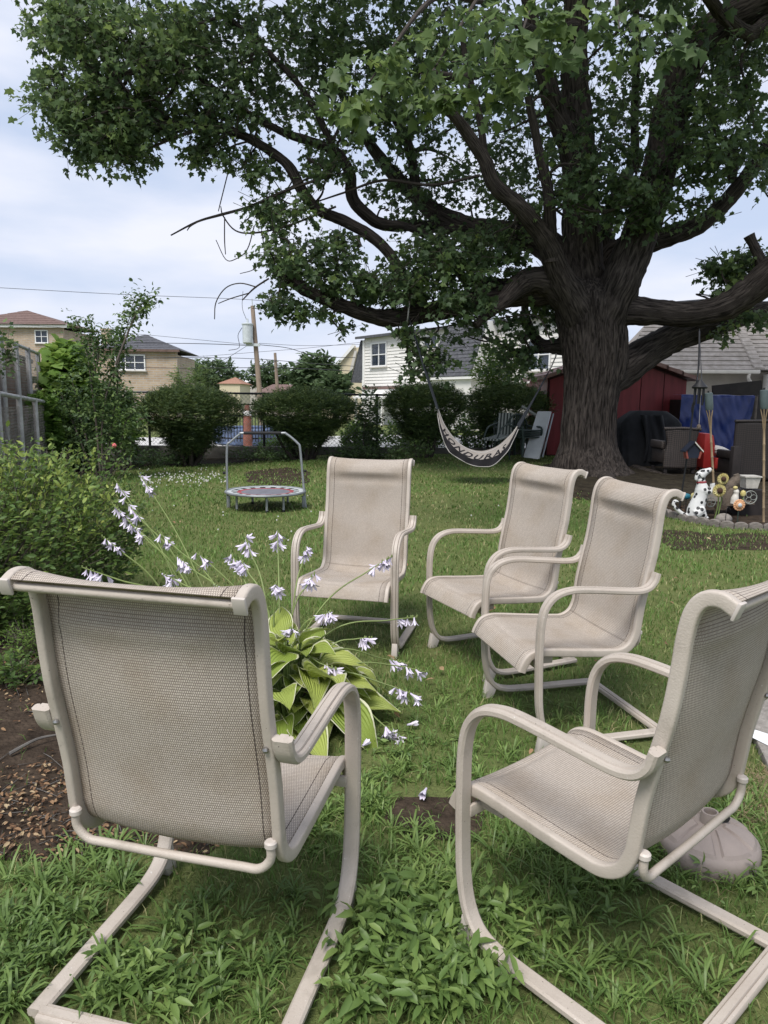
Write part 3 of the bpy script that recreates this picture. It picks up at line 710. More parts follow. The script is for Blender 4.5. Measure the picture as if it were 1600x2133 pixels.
# ---- far small houses over the fence
def small_house(x0, x1, ytop, yeave, Y, m, wm, label, ridge=0.4):
    a, b = at(x0, yeave, Y), at(x1, yeave, Y); zt = at(0, ytop, Y).z if False else at((x0 + x1) / 2, ytop, Y).z
    h = thing('distant_house', label, 'house', (a.x, Y, 0))
    w = b.x - a.x
    MB().box((w / 2, 3, a.z / 2), (w * 0.9, 6, a.z)).build('wall', wm, h, smooth=None)
    hip(h, 0, w, 0, 6, a.z, max(0.5, zt - a.z), 0.15, m, 0, ridge=w * ridge * 0.5)
    return h
small_house(455, 502, 784, 799, 80, 'shingle_rust', 'cream_wall', 'small far house with orange pyramid roof left of the pole', 0.05)
hb = small_house(525, 655, 799, 822, 62, 'shingle_brown', 'stucco_beige', 'low far house with wide brown roof and brick chimney', 0.5)
p = at(650, 800, 65); cc = MB(); cc.box((p.x, 65, p.z), (0.5, 0.5, 1.3)); cc.build('chimney', 'red_brick', hb, world=True, smooth=None)
small_house(400, 452, 778, 790, 88, 'shingle_brown', 'cream_wall', 'far brown roof showing between treetops at left', 0.1)
small_house(484, 566, 789, 797, 95, 'trim_white', 'gutter', 'long pale flat-roofed building far behind the utility pole', 0.9)

# ---- house with the tan shingled roof at right
rh = thing('shingled_house', 'low beige house with weathered tan shingle roof at right', 'house', at(1300, 838, 23).to_tuple()[:2] + (0,), -0.12)
X = 16.0
MB().box((X / 2 + 0.3, 3, 1.25), (X, 5.6, 2.5)).build('wall', 'stucco_beige', rh, smooth=None)
e0, e1 = (-0.3, -0.35, 2.52), (3.85, -0.35, 2.52)
courses(rh, [e0, e1, (3.85, 3.1, 5.0), (1.6, 3.1, 5.0)], 17, 'shingle_tan', th=0.035)
courses(rh, [e1, (X + 0.5, -0.75, 2.52), (X + 0.5, 3.1, 5.0), (3.85, 3.1, 5.0)], 17, 'shingle_tan', th=0.035)
hipcap = MB()
for i in range(17):
    t0 = i / 17; p0 = Vector((3.85, -0.37, 2.56)).lerp(Vector((3.85, 3.1, 5.04)), t0); p1 = Vector((3.85, -0.37, 2.56)).lerp(Vector((3.85, 3.1, 5.04)), t0 + 1.2 / 17)
    k = MB(); k.hexa([p0 + Vector((-0.16, 0, -0.02)), p0 + Vector((0.16, 0, -0.02)), p1 + Vector((0.16, 0, 0)), p1 + Vector((-0.16, 0, 0))], [p0 + Vector((-0.13, 0, 0.05)), p0 + Vector((0.13, 0, 0.05)), p1 + Vector((0.13, 0, 0.03)), p1 + Vector((-0.13, 0, 0.03))])
    k.build('hip_shingle', 'shingle_tan', rh, smooth=None)
MB().hexa([(0, 0, 2.5), (X + 0.3, 0, 2.5), (X + 0.3, 5.6, 2.5), (0, 5.6, 2.5)], [(1.8, 3.1, 4.93), (X + 0.3, 3.1, 4.93), (X + 0.3, 3.2, 4.93), (1.8, 3.2, 4.93)]).build('roof_core', 'shingle_tan', rh, smooth=None)
MB().box((1.75, -0.42, 2.47), (4.2, 0.11, 0.11)).build('gutter', 'gutter', rh, bevel=0.02)
ds = MB(); ds.tube(catmull([(3.55, -0.42, 2.42), (3.55, -0.40, 2.25), (3.8, -0.2, 2.05), (3.85, -0.08, 1.9), (3.85, -0.08, 0.2)], 4), 0.05, 8); ds.build('downspout', 'gutter', rh)
MB().box((5.6, -0.5, 1.2), (3.0, 0.9, 2.4)).build('white_annex', 'trim_white', rh, smooth=None)
dish = MB(); dish.lathe([(0.02, 0.0), (0.2, 0.02), (0.36, 0.08), (0.42, 0.14), (0.40, 0.14)], (0, 0, 0), 16); 
dm = dish.mesh('satellite_dish'); dm.transform(Matrix.Translation((1.0, 2.2, 4.35)) @ Matrix.Scale(0.75, 4) @ Matrix.Rotation(1.1, 4, 'X')); dd = link('satellite_dish', dm, 'metal_grey', rh)
MB().tube([(1.0, 2.25, 3.9), (1.0, 2.25, 4.35)], 0.03, 6).build('dish_mast', 'metal_grey', rh)

# ---- brick garage behind the left fence
gr = thing('brick_garage', 'red brick garage wall behind the tall left fence', 'garage', (-4.5, 7.2, 0), math.atan2(0.946, -0.325))
MB().box((3.6, 0.9, 1.08), (9.4, 1.6, 2.16)).build('wall', 'red_brick', gr, smooth=None)
MB().box((3.6, 0.9, 2.2), (9.5, 1.66, 0.08)).build('coping', 'wall_concrete', gr, smooth=None)

# ---- chain-link fences
def chain(parent, a, b, z0, z1, pitch, r, name='mesh'):
    """diagonal woven wires between two ground points"""
    a, b = Vector(a), Vector(b); L = (b - a).length; d = (b - a) / L; nrm = Vector((-d.y, d.x, 0)); Hh = z1 - z0
    base, dirs, ln = [], [], []
    k = int((L + Hh) / pitch)
    for s in (1, -1):
        for i in range(k):
            x0 = -Hh + i * pitch if s > 0 else i * pitch
            x1 = x0 + s * Hh
            t0, t1 = 0.0, 1.0
            for lim, sg in ((0, 1), (L, -1)):
                f0, f1 = (x0 - lim) * sg, (x1 - lim) * sg
                if f0 < 0 and f1 < 0: t1 = -1; break
                if f0 < 0: t0 = max(t0, -f0 / (f1 - f0))
                if f1 < 0: t1 = min(t1, f0 / (f0 - f1))
            if t1 <= t0: continue
            p = a + d * (x0 + (x1 - x0) * t0) + Vector((0, 0, z0 + Hh * t0)) + nrm * (0.004 * s)
            q = a + d * (x0 + (x1 - x0) * t1) + Vector((0, 0, z0 + Hh * t1)) + nrm * (0.004 * s)
            base.append(p); dirs.append(q - p); ln.append((q - p).length)
    base = np.array([tuple(p) for p in base]); dirs = np.array([tuple(p) for p in dirs]); ln = np.array(ln)
    V, F = twigs(base, dirs, ln, r)
    # keep wires even, not tapered
    V = V.reshape(-1, 6, 3); tip = base + unit(dirs) * ln[:, None]; V[:, 3:] = tip[:, None] + (V[:, :3] - base[:, None]); V = V.reshape(-1, 3)
    o = fast(name, V, F, 'fence_wire', parent, world=True); tagset(o, kind='stuff'); return o
def fence(name, label, pts, z0, z1, posts, rail=0.025, post=0.035, pitch=0.085, wire=0.0028, railz=None, m='galvanised', mid=None):
    f = thing(name, label, 'fence', pts[0])
    rz_ = railz or [z1] * len(pts)
    for i in range(len(pts) - 1):
        a, b = Vector(pts[i]), Vector(pts[i + 1])
        chain(f, a, b, z0, min(rz_[i], rz_[i + 1]), pitch, wire)
        MB().tube([a + Vector((0, 0, rz_[i])), b + Vector((0, 0, rz_[i + 1]))], rail, 8).build('top_rail', m, f, world=True)
        if mid: MB().tube([a + Vector((0, 0, mid)), b + Vector((0, 0, mid))], rail * 0.7, 6).build('mid_rail', m, f, world=True)
        k = posts[i]
        for j in range(k + 1):
            if j == k and i < len(pts) - 2: continue
            p = a.lerp(b, j / k); zt = rz_[i] + (rz_[i + 1] - rz_[i]) * j / k
            pm = MB(); pm.tube([p + Vector((0, 0, -0.05)), p + Vector((0, 0, zt + 0.03))], post, 8); pm.build('post', m, f, world=True)
    return f
fa, fb_ = Vector((-4.05, 7.0, 0)), Vector((-6.62, 14.6, 0))
fence('chain_link_fence', 'lower grey chain-link fence with pale posts on the left', [fa, fb_], 0.05, 1.5, [5], 0.03, 0.04, 0.085, 0.0022, railz=[1.55, 1.34])
off = Vector((-0.28, -0.1, 0))
fence('tall_chain_link_fence', 'taller chain-link fence behind the lower one on the left', [fa + off + Vector((0.5, -1.45, 0)), fb_ + off], 0.05, 2.3, [7], 0.03, 0.045, 0.085, 0.002, railz=[2.3, 2.33])
# low wall and back fence
FB0, FB1 = Vector((-8.5, 17.4, 0)), Vector((3.95, 18.0, 0))
dv = (FB1 - FB0).normalized()
lw = MB(); lw.box((FB0 + FB1) / 2 + Vector((0, 0, 0.16)), ((FB1 - FB0).length, 0.2, 0.36), rz=math.atan2(dv.y, dv.x)); tagset(lw.build('retaining_wall', 'wall_concrete', bevel=0.01), 'low dark concrete wall under the back fence', 'wall')
fence('back_fence', 'dark chain-link fence along the back of the yard', [FB0 + Vector((0, 0, 0.0)), FB1], 0.35, 1.62, [9], 0.025, 0.032, 0.10, 0.0032, m='black_iron', mid=1.36)
# black picket fence beyond
pk = thing('picket_fence', 'black metal picket fence across the driveway behind the hedges', 'fence', at(460, 860, 22).to_tuple()[:2] + (0,))
x0, x1 = at(455, 860, 22).x, at(640, 860, 22).x
for i in range(30):
    x = x0 + (x1 - x0) * i / 29
    MB().box((x, 22, 0.63), (0.022, 0.022, 0.86)).build('picket', 'black_iron', pk, world=True, smooth=None)
for zz in (0.98, 0.3): MB().box(((x0 + x1) / 2, 22.03, zz), (x1 - x0 + 0.1, 0.03, 0.04)).build('rail', 'black_iron', pk, world=True, smooth=None)
mat('pool_blue', (0.10, 0.14, 0.24), 0.6, 0.5, scale=3)
mat('orange', (0.22, 0.085, 0.06), 0.6, 0.3, scale=6)
pl = thing('paddling_pool', 'round blue paddling pool beyond the picket fence', 'pool', at(545, 920, 24).to_tuple()[:2] + (0.03,))
MB().lathe([(1.5, 0), (1.56, 0.05), (1.56, 0.5), (1.5, 0.55), (1.44, 0.5), (1.44, 0.42)], (0, 0, 0), 28).build('wall', 'pool_blue', pl)
MB().lathe([(0.01, 0.4), (1.43, 0.4)], (0, 0, 0), 28).build('water', 'metal_grey', pl)
q = at(516, 905, 21.5)
cn = thing('orange_barrel', 'orange and white marker barrel between the first two yews', 'barrel', (q.x, 21.5, 0.03))
MB().lathe([(0.17, 0), (0.2, 0.03), (0.14, 0.06), (0.13, 0.5), (0.12, 0.52), (0.12, 0.95), (0.10, 1.05), (0.11, 1.1), (0.05, 1.32)], (0, 0, 0), 14).build('body', 'orange', cn)
MB().lathe([(0.128, 0.98), (0.108, 1.12)], (0, 0, 0), 14).build('band', 'trim_white', cn)

# ---- utility poles and wires
def pole(label, top, bot, Y, r, arm=True):
    a, b = at(*bot, Y), at(*top, Y); b = b + Vector((0, 0, 0))
    g = a + (a - b) * (a.z / max(0.2, (b.z - a.z)))
    u = thing('utility_pole', label, 'utility pole', (g.x, g.y, 0))
    MB().tube([g, g.lerp(b, 0.5), b], [r * 1.15, r, r * 0.8], 10).build('pole', 'wood_pole', u, world=True)
    return u, b, g
u1, t1, g1 = pole('tall leaning wooden utility pole with a grey transformer', (526, 637), (541, 820), 38, 0.13)
tp = at(516, 695, 37.7)
MB().lathe([(0.2, -0.5), (0.26, -0.46), (0.27, 0.42), (0.3, 0.44), (0.3, 0.5), (0.2, 0.53), (0.06, 0.55), (0.05, 0.75)], tp, 14).build('transformer', 'metal_grey', u1, world=True)
MB().box(tp + Vector((0.25, 0.1, -0.55)), (0.7, 0.12, 0.14)).build('bracket', 'metal_grey', u1, world=True, smooth=None)
MB().tube([t1, t1 + Vector((-0.02, 0, 0.35))], 0.03, 6).build('insulator', 'metal_grey', u1, world=True)
MB().tube(catmull([tp + Vector((-0.05, 0, 0.7)), tp + Vector((-0.25, 0, 1.3)), tp + Vector((-0.2, 0, 2.1))], 4), 0.012, 4).build('lead', 'wire_black', u1, world=True)
MB().tube(catmull([tp + Vector((-0.28, 0, 0.3)), tp + Vector((-0.5, 0, -0.1)), tp + Vector((-0.45, 0, -0.7)), tp + Vector((-1.0, 0, -0.85))], 4), 0.015, 4).build('lead', 'wire_black', u1, world=True)
u2, t2, g2 = pole('short plain wooden utility pole behind the tall one', (573, 735), (578, 815), 55, 0.13)
def wire(pts, Y0, Y1, r=0.012, sag=0.0, label=''):
    n = len(pts); P = [at(x, y, Y0 + (Y1 - Y0) * i / (n - 1)) for i, (x, y) in enumerate(pts)]
    return tagset(MB().tube(catmull([tuple(p) for p in P], 8), r, 4).build('power_line', 'wire_black'), label, 'cable', 'overhead lines')
wire([(-60, 596), (250, 613), (530, 625), (640, 640), (760, 655)], 34, 40, 0.011, label='topmost thin power line crossing the open sky at left')
wire([(540, 720), (300, 697), (60, 677), (-80, 668)], 38, 48, 0.010, label='second thin power line from the pole towards the brown roof')
wire([(530, 720), (420, 716), (280, 714)], 38, 44, 0.018, label='short thick cable sagging left from the transformer')
wire([(270, 748), (420, 742), (540, 733), (640, 725), (760, 712)], 42, 42, 0.010, label='thin line rising right from the tan brick house')
wire([(300, 746), (440, 745), (540, 748), (650, 757), (770, 765)], 42, 44, 0.016, label='thick line running level past both poles to the white house')
wire([(-40, 765), (200, 765), (400, 767), (560, 766), (700, 771), (800, 778)], 40, 44, 0.018, label='lowest thick cable just above the hedge line')
wire([(540, 718), (600, 725), (660, 742), (740, 745)], 38, 42, 0.016, label='cable from the tall pole to a hanging splice at right')
wire([(540, 715), (640, 720), (760, 717)], 38, 43, 0.010, label='thin line from the tall pole to the white roof edge')
wire([(515, 720), (480, 742), (462, 752)], 38, 40, 0.012, label='short slanting guy cable left of the tall pole')
wire([(575, 752), (545, 765)], 55, 50, 0.03, label='short brace wire at the top of the second pole')

# ================================================================ MAPLE TREE
def bark_material(name='bark', along=False):
    m, n, l, b = nt(name)
    uv = n.new('ShaderNodeUVMap'); uv.uv_map = 'UVMap'
    t = n.new('ShaderNodeTexCoord')
    mpn = n.new('ShaderNodeMapping'); mpn.inputs['Scale'].default_value = (1.6, 0.12, 1) if along else (1, 1, 0.11); l.new(uv.outputs['UV'] if along else t.outputs['Object'], mpn.inputs['Vector'])
    ns = n.new('ShaderNodeTexNoise'); ns.inputs['Scale'].default_value = 29; ns.inputs['Detail'].default_value = 6; ns.inputs['Roughness'].default_value = 0.6
    ns.inputs['Distortion'].default_value = 0.6
    l.new(mpn.outputs['Vector'], ns.inputs['Vector'])
    rp = n.new('ShaderNodeValToRGB'); el = rp.color_ramp.elements
    el[0].position = 0.38; el[0].color = (0.022, 0.018, 0.016, 1); el[1].position = 0.66; el[1].color = (0.135, 0.113, 0.10, 1)
    l.new(ns.outputs['Fac'], rp.inputs['Fac'])
    big = n.new('ShaderNodeTexNoise'); big.inputs['Scale'].default_value = 2.0; l.new(t.outputs['Object'], big.inputs['Vector'])
    mu = n.new('ShaderNodeMix'); mu.data_type = 'RGBA'; mu.blend_type = 'MULTIPLY'; mu.inputs['Factor'].default_value = 0.6
    l.new(rp.outputs['Color'], mu.inputs['A']); l.new(big.outputs['Fac'], mu.inputs['B'])
    l.new(mu.outputs['Result'], b.inputs['Base Color']); b.inputs['Roughness'].default_value = 0.9; b.inputs['Specular IOR Level'].default_value = 0.15
    bp = n.new('ShaderNodeBump'); bp.inputs['Strength'].default_value = 0.75; bp.inputs['Distance'].default_value = 0.045
    l.new(ns.outputs['Fac'], bp.inputs['Height']); l.new(bp.outputs['Normal'], b.inputs['Normal'])
    MATS[name] = m
bark_material(); bark_material('bark_limb', True)
mat('bark_small', (0.045, 0.036, 0.03), 0.9, 0.35, scale=12, bump=0.3)
mat('bark_dry', (0.13, 0.12, 0.11), 0.9, 0.3, scale=12)
leafmat('maple_leaf', [(0.0, (0.042, 0.072, 0.038)), (0.4, (0.076, 0.124, 0.054)), (0.7, (0.118, 0.18, 0.062)), (1.0, (0.20, 0.275, 0.072))], 0.45)
TY = 14.2
tree = thing('maple_tree', 'huge old maple with spreading limbs and dark bark at right', 'tree', tuple(gnd(1228, 990))[:2] + (0,))

def limb(pts, name='limb', n=8, k=18, rough=0.06, m='bark_limb'):
    """pts: (px, py, radius px, depth offset)"""
    P = [at(x, y, TY + d) for x, y, r, d in pts]; Rr = [r / F_PX * (TY + d) for x, y, r, d in pts]
    A = catmull([(*p, r) for p, r in zip(P, Rr)], n)
    mb = MB(); path, rad = A[:, :3], np.maximum(A[:, 3], 0.006)
    mb.tube(path, rad, k)
    V = []
    for i, v in enumerate(mb.v):
        c = path[min(i // k, len(path) - 1)]; d = Vector(v) - Vector(c)
        r = rad[min(i // k, len(rad) - 1)]
        q = 1 + rough * 2.0 * mnoise.noise(Vector(v) * (0.9 / max(0.1, r)) * 0.35) + rough * 1.1 * mnoise.noise(Vector(v) * 7) + rough * 0.9 * mnoise.noise(Vector(v) * 17)
        V.append(tuple(Vector(c) + d * q))
    mb.v = V
    o = mb.build(name, m, tree, world=True, smooth=80)
    return A
# trunk: flared, ridged, lofted ring by ring
TR = [(1004, 1226, 96), (992, 1226, 84), (975, 1225, 71), (955, 1225, 64), (925, 1226, 55), (890, 1227, 53), (850, 1230, 52), (815, 1234, 54), (785, 1238, 58), (755, 1240, 62), (720, 1239, 64), (690, 1235, 65), (660, 1230, 64), (635, 1226, 63), (610, 1226, 55), (585, 1230, 35)]
def trunk():
    A = catmull([(*at(x, y, TY), r / F_PX * TY) for y, x, r in TR], 7); k = 160
    V, U, L = [], [], 0
    for i, (x, y, z, r) in enumerate(A):
        fl = max(0, (0.9 - z) / 0.9)
        for j in range(k):
            a = 2 * math.pi * j / k; ca, sa = math.cos(a), math.sin(a)
            root = 0.26 * fl ** 2 * max(0, math.sin(a * 3 + 0.7) * 0.6 + math.sin(a * 5 + 2.1) * 0.5) + 0.12 * fl ** 2 * max(0, math.cos(a + 0.2))
            nn = 0.06 * mnoise.noise(Vector((ca * 1.6, sa * 1.6, z * 0.8))) + 0.035 * mnoise.noise(Vector((ca * 7, sa * 7, z * 1.0 + 4)))
            ridge = 0.07 * (1 - abs(mnoise.noise(Vector((ca * 13, sa * 13, z * 1.3)))) * 2.2) + 0.018 * mnoise.noise(Vector((ca * 40, sa * 40, z * 4)))
            q = r * (1 + root + nn + ridge)
            V.append((x + q * ca, y + q * sa * 0.9, max(z, -0.05))); U.append((j / k, z))
    n = len(A); F = [(i * k + j, i * k + (j + 1) % k, (i + 1) * k + (j + 1) % k, (i + 1) * k + j) for i in range(n - 1) for j in range(k)]
    fast('trunk', V, F, 'bark', tree, uv=U, smooth=True, world=True)
trunk()
LIMBS = [
 ('limb', [(1225, 690, 52, 0), (1205, 640, 46, -0.1), (1165, 600, 34, -0.3), (1125, 582, 26, -0.4), (1085, 592, 24, -0.4), (1050, 625, 16, -0.6), (1015, 655, 11, -0.8), (990, 678, 8, -0.9)]),
 ('limb', [(1150, 605, 30, -0.1), (1085, 612, 25, 0), (980, 632, 23, 0), (880, 652, 20, -0.2), (800, 662, 17, -0.3), (720, 640, 14, -0.4), (640, 606, 12, -0.5), (595, 578, 10, -0.6), (565, 556, 8, -0.6)]),
 ('limb', [(1235, 640, 40, 0.3), (1200, 575, 36, 0.6), (1130, 505, 30, 1.0), (1060, 490, 27, 1.2), (990, 480, 23, 1.3), (915, 448, 19, 1.4), (870, 412, 16, 1.5), (800, 340, 12, 1.6), (740, 250, 9, 1.6), (690, 150, 6, 1.6)]),
 ('limb', [(1226, 720, 34, 0.1), (1205, 650, 36, -0.25), (1165, 570, 25, -0.6), (1136, 500, 20, -0.9), (1085, 435, 17, -1.2), (1030, 385, 15, -1.4), (1010, 335, 13, -1.5), (978, 285, 12, -1.6), (945, 240, 10, -1.8), (905, 215, 8, -2.0), (860, 180, 6, -2.2)]),
 ('limb', [(1150, 545, 16, -0.8), (1146, 470, 13, -0.9), (1142, 400, 11, -1.0), (1120, 300, 9, -1.2), (1100, 200, 7, -1.4)]),
 ('limb', [(1230, 690, 58, 0.1), (1218, 600, 46, 0.2), (1212, 520, 38, 0.3), (1210, 440, 35, 0.3), (1208, 360, 33, 0.3), (1204, 280, 30, 0.4), (1198, 190, 27, 0.4), (1196, 90, 24, 0.4), (1205, -60, 24, 0.4), (1190, -260, 18, 0.2), (1150, -500, 10, 0)]),
 ('limb', [(1205, 360, 26, 0.1), (1185, 300, 22, 0), (1160, 240, 20, -0.2), (1140, 175, 18, -0.4), (1112, 70, 15, -0.6), (1090, -60, 11, -0.8), (1050, -220, 7, -1)]),
 ('limb', [(1250, 680, 48, -0.1), (1288, 600, 40, -0.3), (1316, 530, 37, -0.3), (1342, 460, 35, -0.2), (1366, 380, 34, -0.1), (1388, 290, 33, 0), (1402, 210, 32, 0), (1432, 125, 32, -0.1), (1490, 60, 31, -0.3), (1590, 5, 30, -0.6), (1720, -60, 28, -1), (1900, -180, 18, -1.5)]),
 ('limb', [(1232, 620, 30, 0.7), (1270, 535, 24, 0.9), (1335, 510, 22, 1.0), (1400, 490, 20, 1.0), (1465, 462, 18, 0.9), (1520, 412, 16, 0.8), (1565, 355, 14, 0.7), (1600, 305, 13, 0.6), (1660, 210, 10, 0.5)]),
 ('limb', [(1240, 670, 44, 0), (1300, 648, 31, -0.2), (1360, 650, 26, -0.4), (1430, 655, 25, -0.6), (1500, 642, 26, -0.8), (1560, 610, 30, -1.0), (1620, 560, 32, -1.3), (1720, 480, 30, -1.8), (1850, 380, 20, -2.4)]),
 ('limb', [(1600, 590, 18, -1.1), (1585, 545, 11, -1.1), (1570, 512, 9, -1.1), (1560, 490, 11, -1.1)]),
 ('limb', [(1245, 800, 42, 0.1), (1300, 768, 37, 0.2), (1345, 735, 33, 0.3), (1400, 705, 29, 0.5), (1470, 682, 26, 0.7), (1560, 655, 19, 0.9), (1680, 620, 13, 1.2)]),
 ('limb', [(1200, 715, 30, 0.3), (1160, 722, 16, 0.5), (1130, 718, 12, 0.6), (1108, 695, 10, 0.7), (1096, 665, 9, 0.8), (1092, 630, 7, 0.9)]),
 ('limb', [(1150, 725, 9, 0.5), (1085, 732, 5, 0.6), (1040, 718, 4, 0.7), (1005, 700, 3, 0.8)]),
 ('limb', [(1110, 590, 14, 0.2), (1015, 592, 10, 0.3), (975, 585, 9, 0.3), (945, 552, 9, 0.3), (920, 515, 8, 0.3), (890, 490, 8, 0.3), (840, 470, 7, 0.2), (790, 462, 6, 0.2), (745, 430, 5, 0.1)]),
 ('limb', [(885, 645, 14, -0.2), (862, 605, 11, -0.1), (835, 565, 11, 0), (808, 525, 11, 0.1), (770, 490, 11, 0.1), (715, 460, 11, 0.1), (665, 438, 11, 0.1), (632, 402, 11, 0.1), (604, 350, 10, 0.1), (565, 316, 9, 0.1), (505, 282, 8, 0), (440, 260, 6, 0), (350, 262, 4, 0)]),
 ('limb', [(960, 480, 12, 1.2), (880, 470, 11, 1.0), (800, 468, 11, 0.8), (758, 442, 12, 0.6), (734, 412, 12, 0.5), (728, 362, 11, 0.4), (702, 318, 10, 0.3), (650, 296, 9, 0.2), (585, 273, 7, 0.1), (500, 225, 6, 0), (400, 150, 5, 0), (300, 90, 4, 0)]),
 ('limb', [(640, 606, 8, -0.5), (610, 570, 7, -0.4), (590, 545, 6, -0.4)]),
 ('limb', [(720, 640, 7, -0.4), (680, 600, 6, -0.2), (640, 560, 5, -0.1), (620, 530, 4, -0.1)]),
 ('limb', [(1325, 350, 9, 1.5), (1322, 250, 8, 1.5), (1326, 80, 7, 1.5), (1320, -60, 6, 1.5)]),
 ('limb', [(1275, 560, 20, 0.8), (1262, 470, 14, 1.3), (1290, 400, 11, 1.6), (1325, 330, 10, 1.6)]),
 ('limb', [(1505, 190, 11, 0.8), (1504, 120, 10, 0.8), (1510, 40, 8, 0.8)]), ('limb', [(1525, 380, 9, 0.8), (1525, 330, 11, 0.8), (1520, 290, 6, 0.8)]),
 ('limb', [(1600, 45, 14, -0.6), (1560, 70, 13, -1.2), (1510, 35, 12, -1.6), (1480, 0, 11, -2), (1440, -70, 9, -2.5)]),
 ('limb', [(1090, 100, 12, -1.4), (1020, 140, 10, -2.2), (960, 160, 8, -3.0), (890, 150, 6, -3.8)]),
 ('limb', [(1196, 60, 14, 0.2), (1130, 70, 10, -2), (1080, 50, 8, -4), (1010, 40, 6, -6)]),
 ('limb', [(700, 320, 7, 0.2), (640, 200, 6, 0), (560, 110, 5, 0), (470, 30, 4, 0)]), ('limb', [(870, 412, 10, 1.5), (850, 300, 9, 1.5), (800, 200, 7, 1.4), (790, 80, 6, 1.3)]),
 ('limb', [(1010, 340, 8, -1.5), (1000, 250, 7, -1.6), (975, 150, 6, -1.7), (960, 60, 5, -1.8)]),
]
for nm, pts in LIMBS: limb(pts, nm)
# surface roots
for pts in ([(1270, 965, 26, -0.3), (1330, 985, 16, -0.9), (1400, 998, 9, -1.2), (1470, 1004, 5, -1.5)], [(1180, 975, 22, -0.4), (1140, 992, 14, -0.7), (1110, 1000, 8, -0.9)], [(1240, 985, 26, -0.6), (1275, 1012, 15, -1.2), (1310, 1030, 8, -1.8)]):
    P = [gnd(x, y, 0.03) for x, y, r, d in pts]; mb = MB(); mb.tube(catmull([tuple(p) for p in P], 5), np.interp(np.linspace(0, 1, 5 * (len(P) - 1) + 1), np.linspace(0, 1, len(P)), [q[2] / F_PX * TY for q in pts]), 10); mb.build('root', 'bark', tree, world=True, smooth=80)
# dead bare twigs hanging at left
DEAD = [[(690, 365, 4), (600, 395, 4), (520, 430, 4), (460, 447, 4), (410, 462, 3), (356, 490, 2)], [(420, 458, 2), (398, 470, 2), (390, 480, 1.2)],
        [(700, 430, 3), (600, 470, 3), (530, 485, 2.5), (490, 480, 2), (465, 450, 2), (460, 430, 1.2)], [(468, 452, 1.6), (468, 500, 1.6), (470, 530, 1.2)],
        [(560, 580, 2.5), (530, 600, 2.5), (505, 625, 1.6)], [(535, 598, 1.8), (500, 590, 1.6), (470, 600, 1.6), (450, 630, 1.5), (447, 665, 1.3)],
        [(520, 610, 1.6), (480, 622, 1.5), (455, 632, 1.2)], [(500, 200, 1.6), (490, 300, 1.6), (475, 360, 1.6), (460, 420, 1.5), (455, 440, 1.2)],
        [(495, 200, 1.6), (510, 250, 1.6), (530, 290, 1.6), (555, 340, 1.5), (590, 372, 1.5)], [(530, 470, 1.5), (515, 520, 1.5), (490, 540, 1.3), (470, 540, 1.2), (450, 500, 1.1)],
        [(545, 480, 1.5), (550, 530, 1.4), (530, 560, 1.2), (500, 570, 1.0)], [(640, 330, 4), (690, 365, 5), (640, 372, 3), (560, 420, 2.5), (500, 470, 1.6)],
        [(1150, 715, 2), (1120, 660, 2), (1060, 660, 2), (960, 675, 2), (880, 690, 2), (850, 715, 1.4)], [(1000, 365, 4), (900, 385, 4), (800, 375, 4), (720, 400, 3), (660, 420, 2)]]
for d_ in DEAD:
    P = [at(x, y, TY - 0.3 + 0.1 * i) for i, (x, y, r) in enumerate(d_)]
    rr = np.interp(np.linspace(0, 1, 5 * (len(P) - 1) + 1), np.linspace(0, 1, len(P)), [0.75 * r / F_PX * TY for x, y, r in d_])
    MB().tube(catmull([tuple(p) for p in P], 5), rr, 5).build('bare_twig', 'bark_small', tree, world=True)

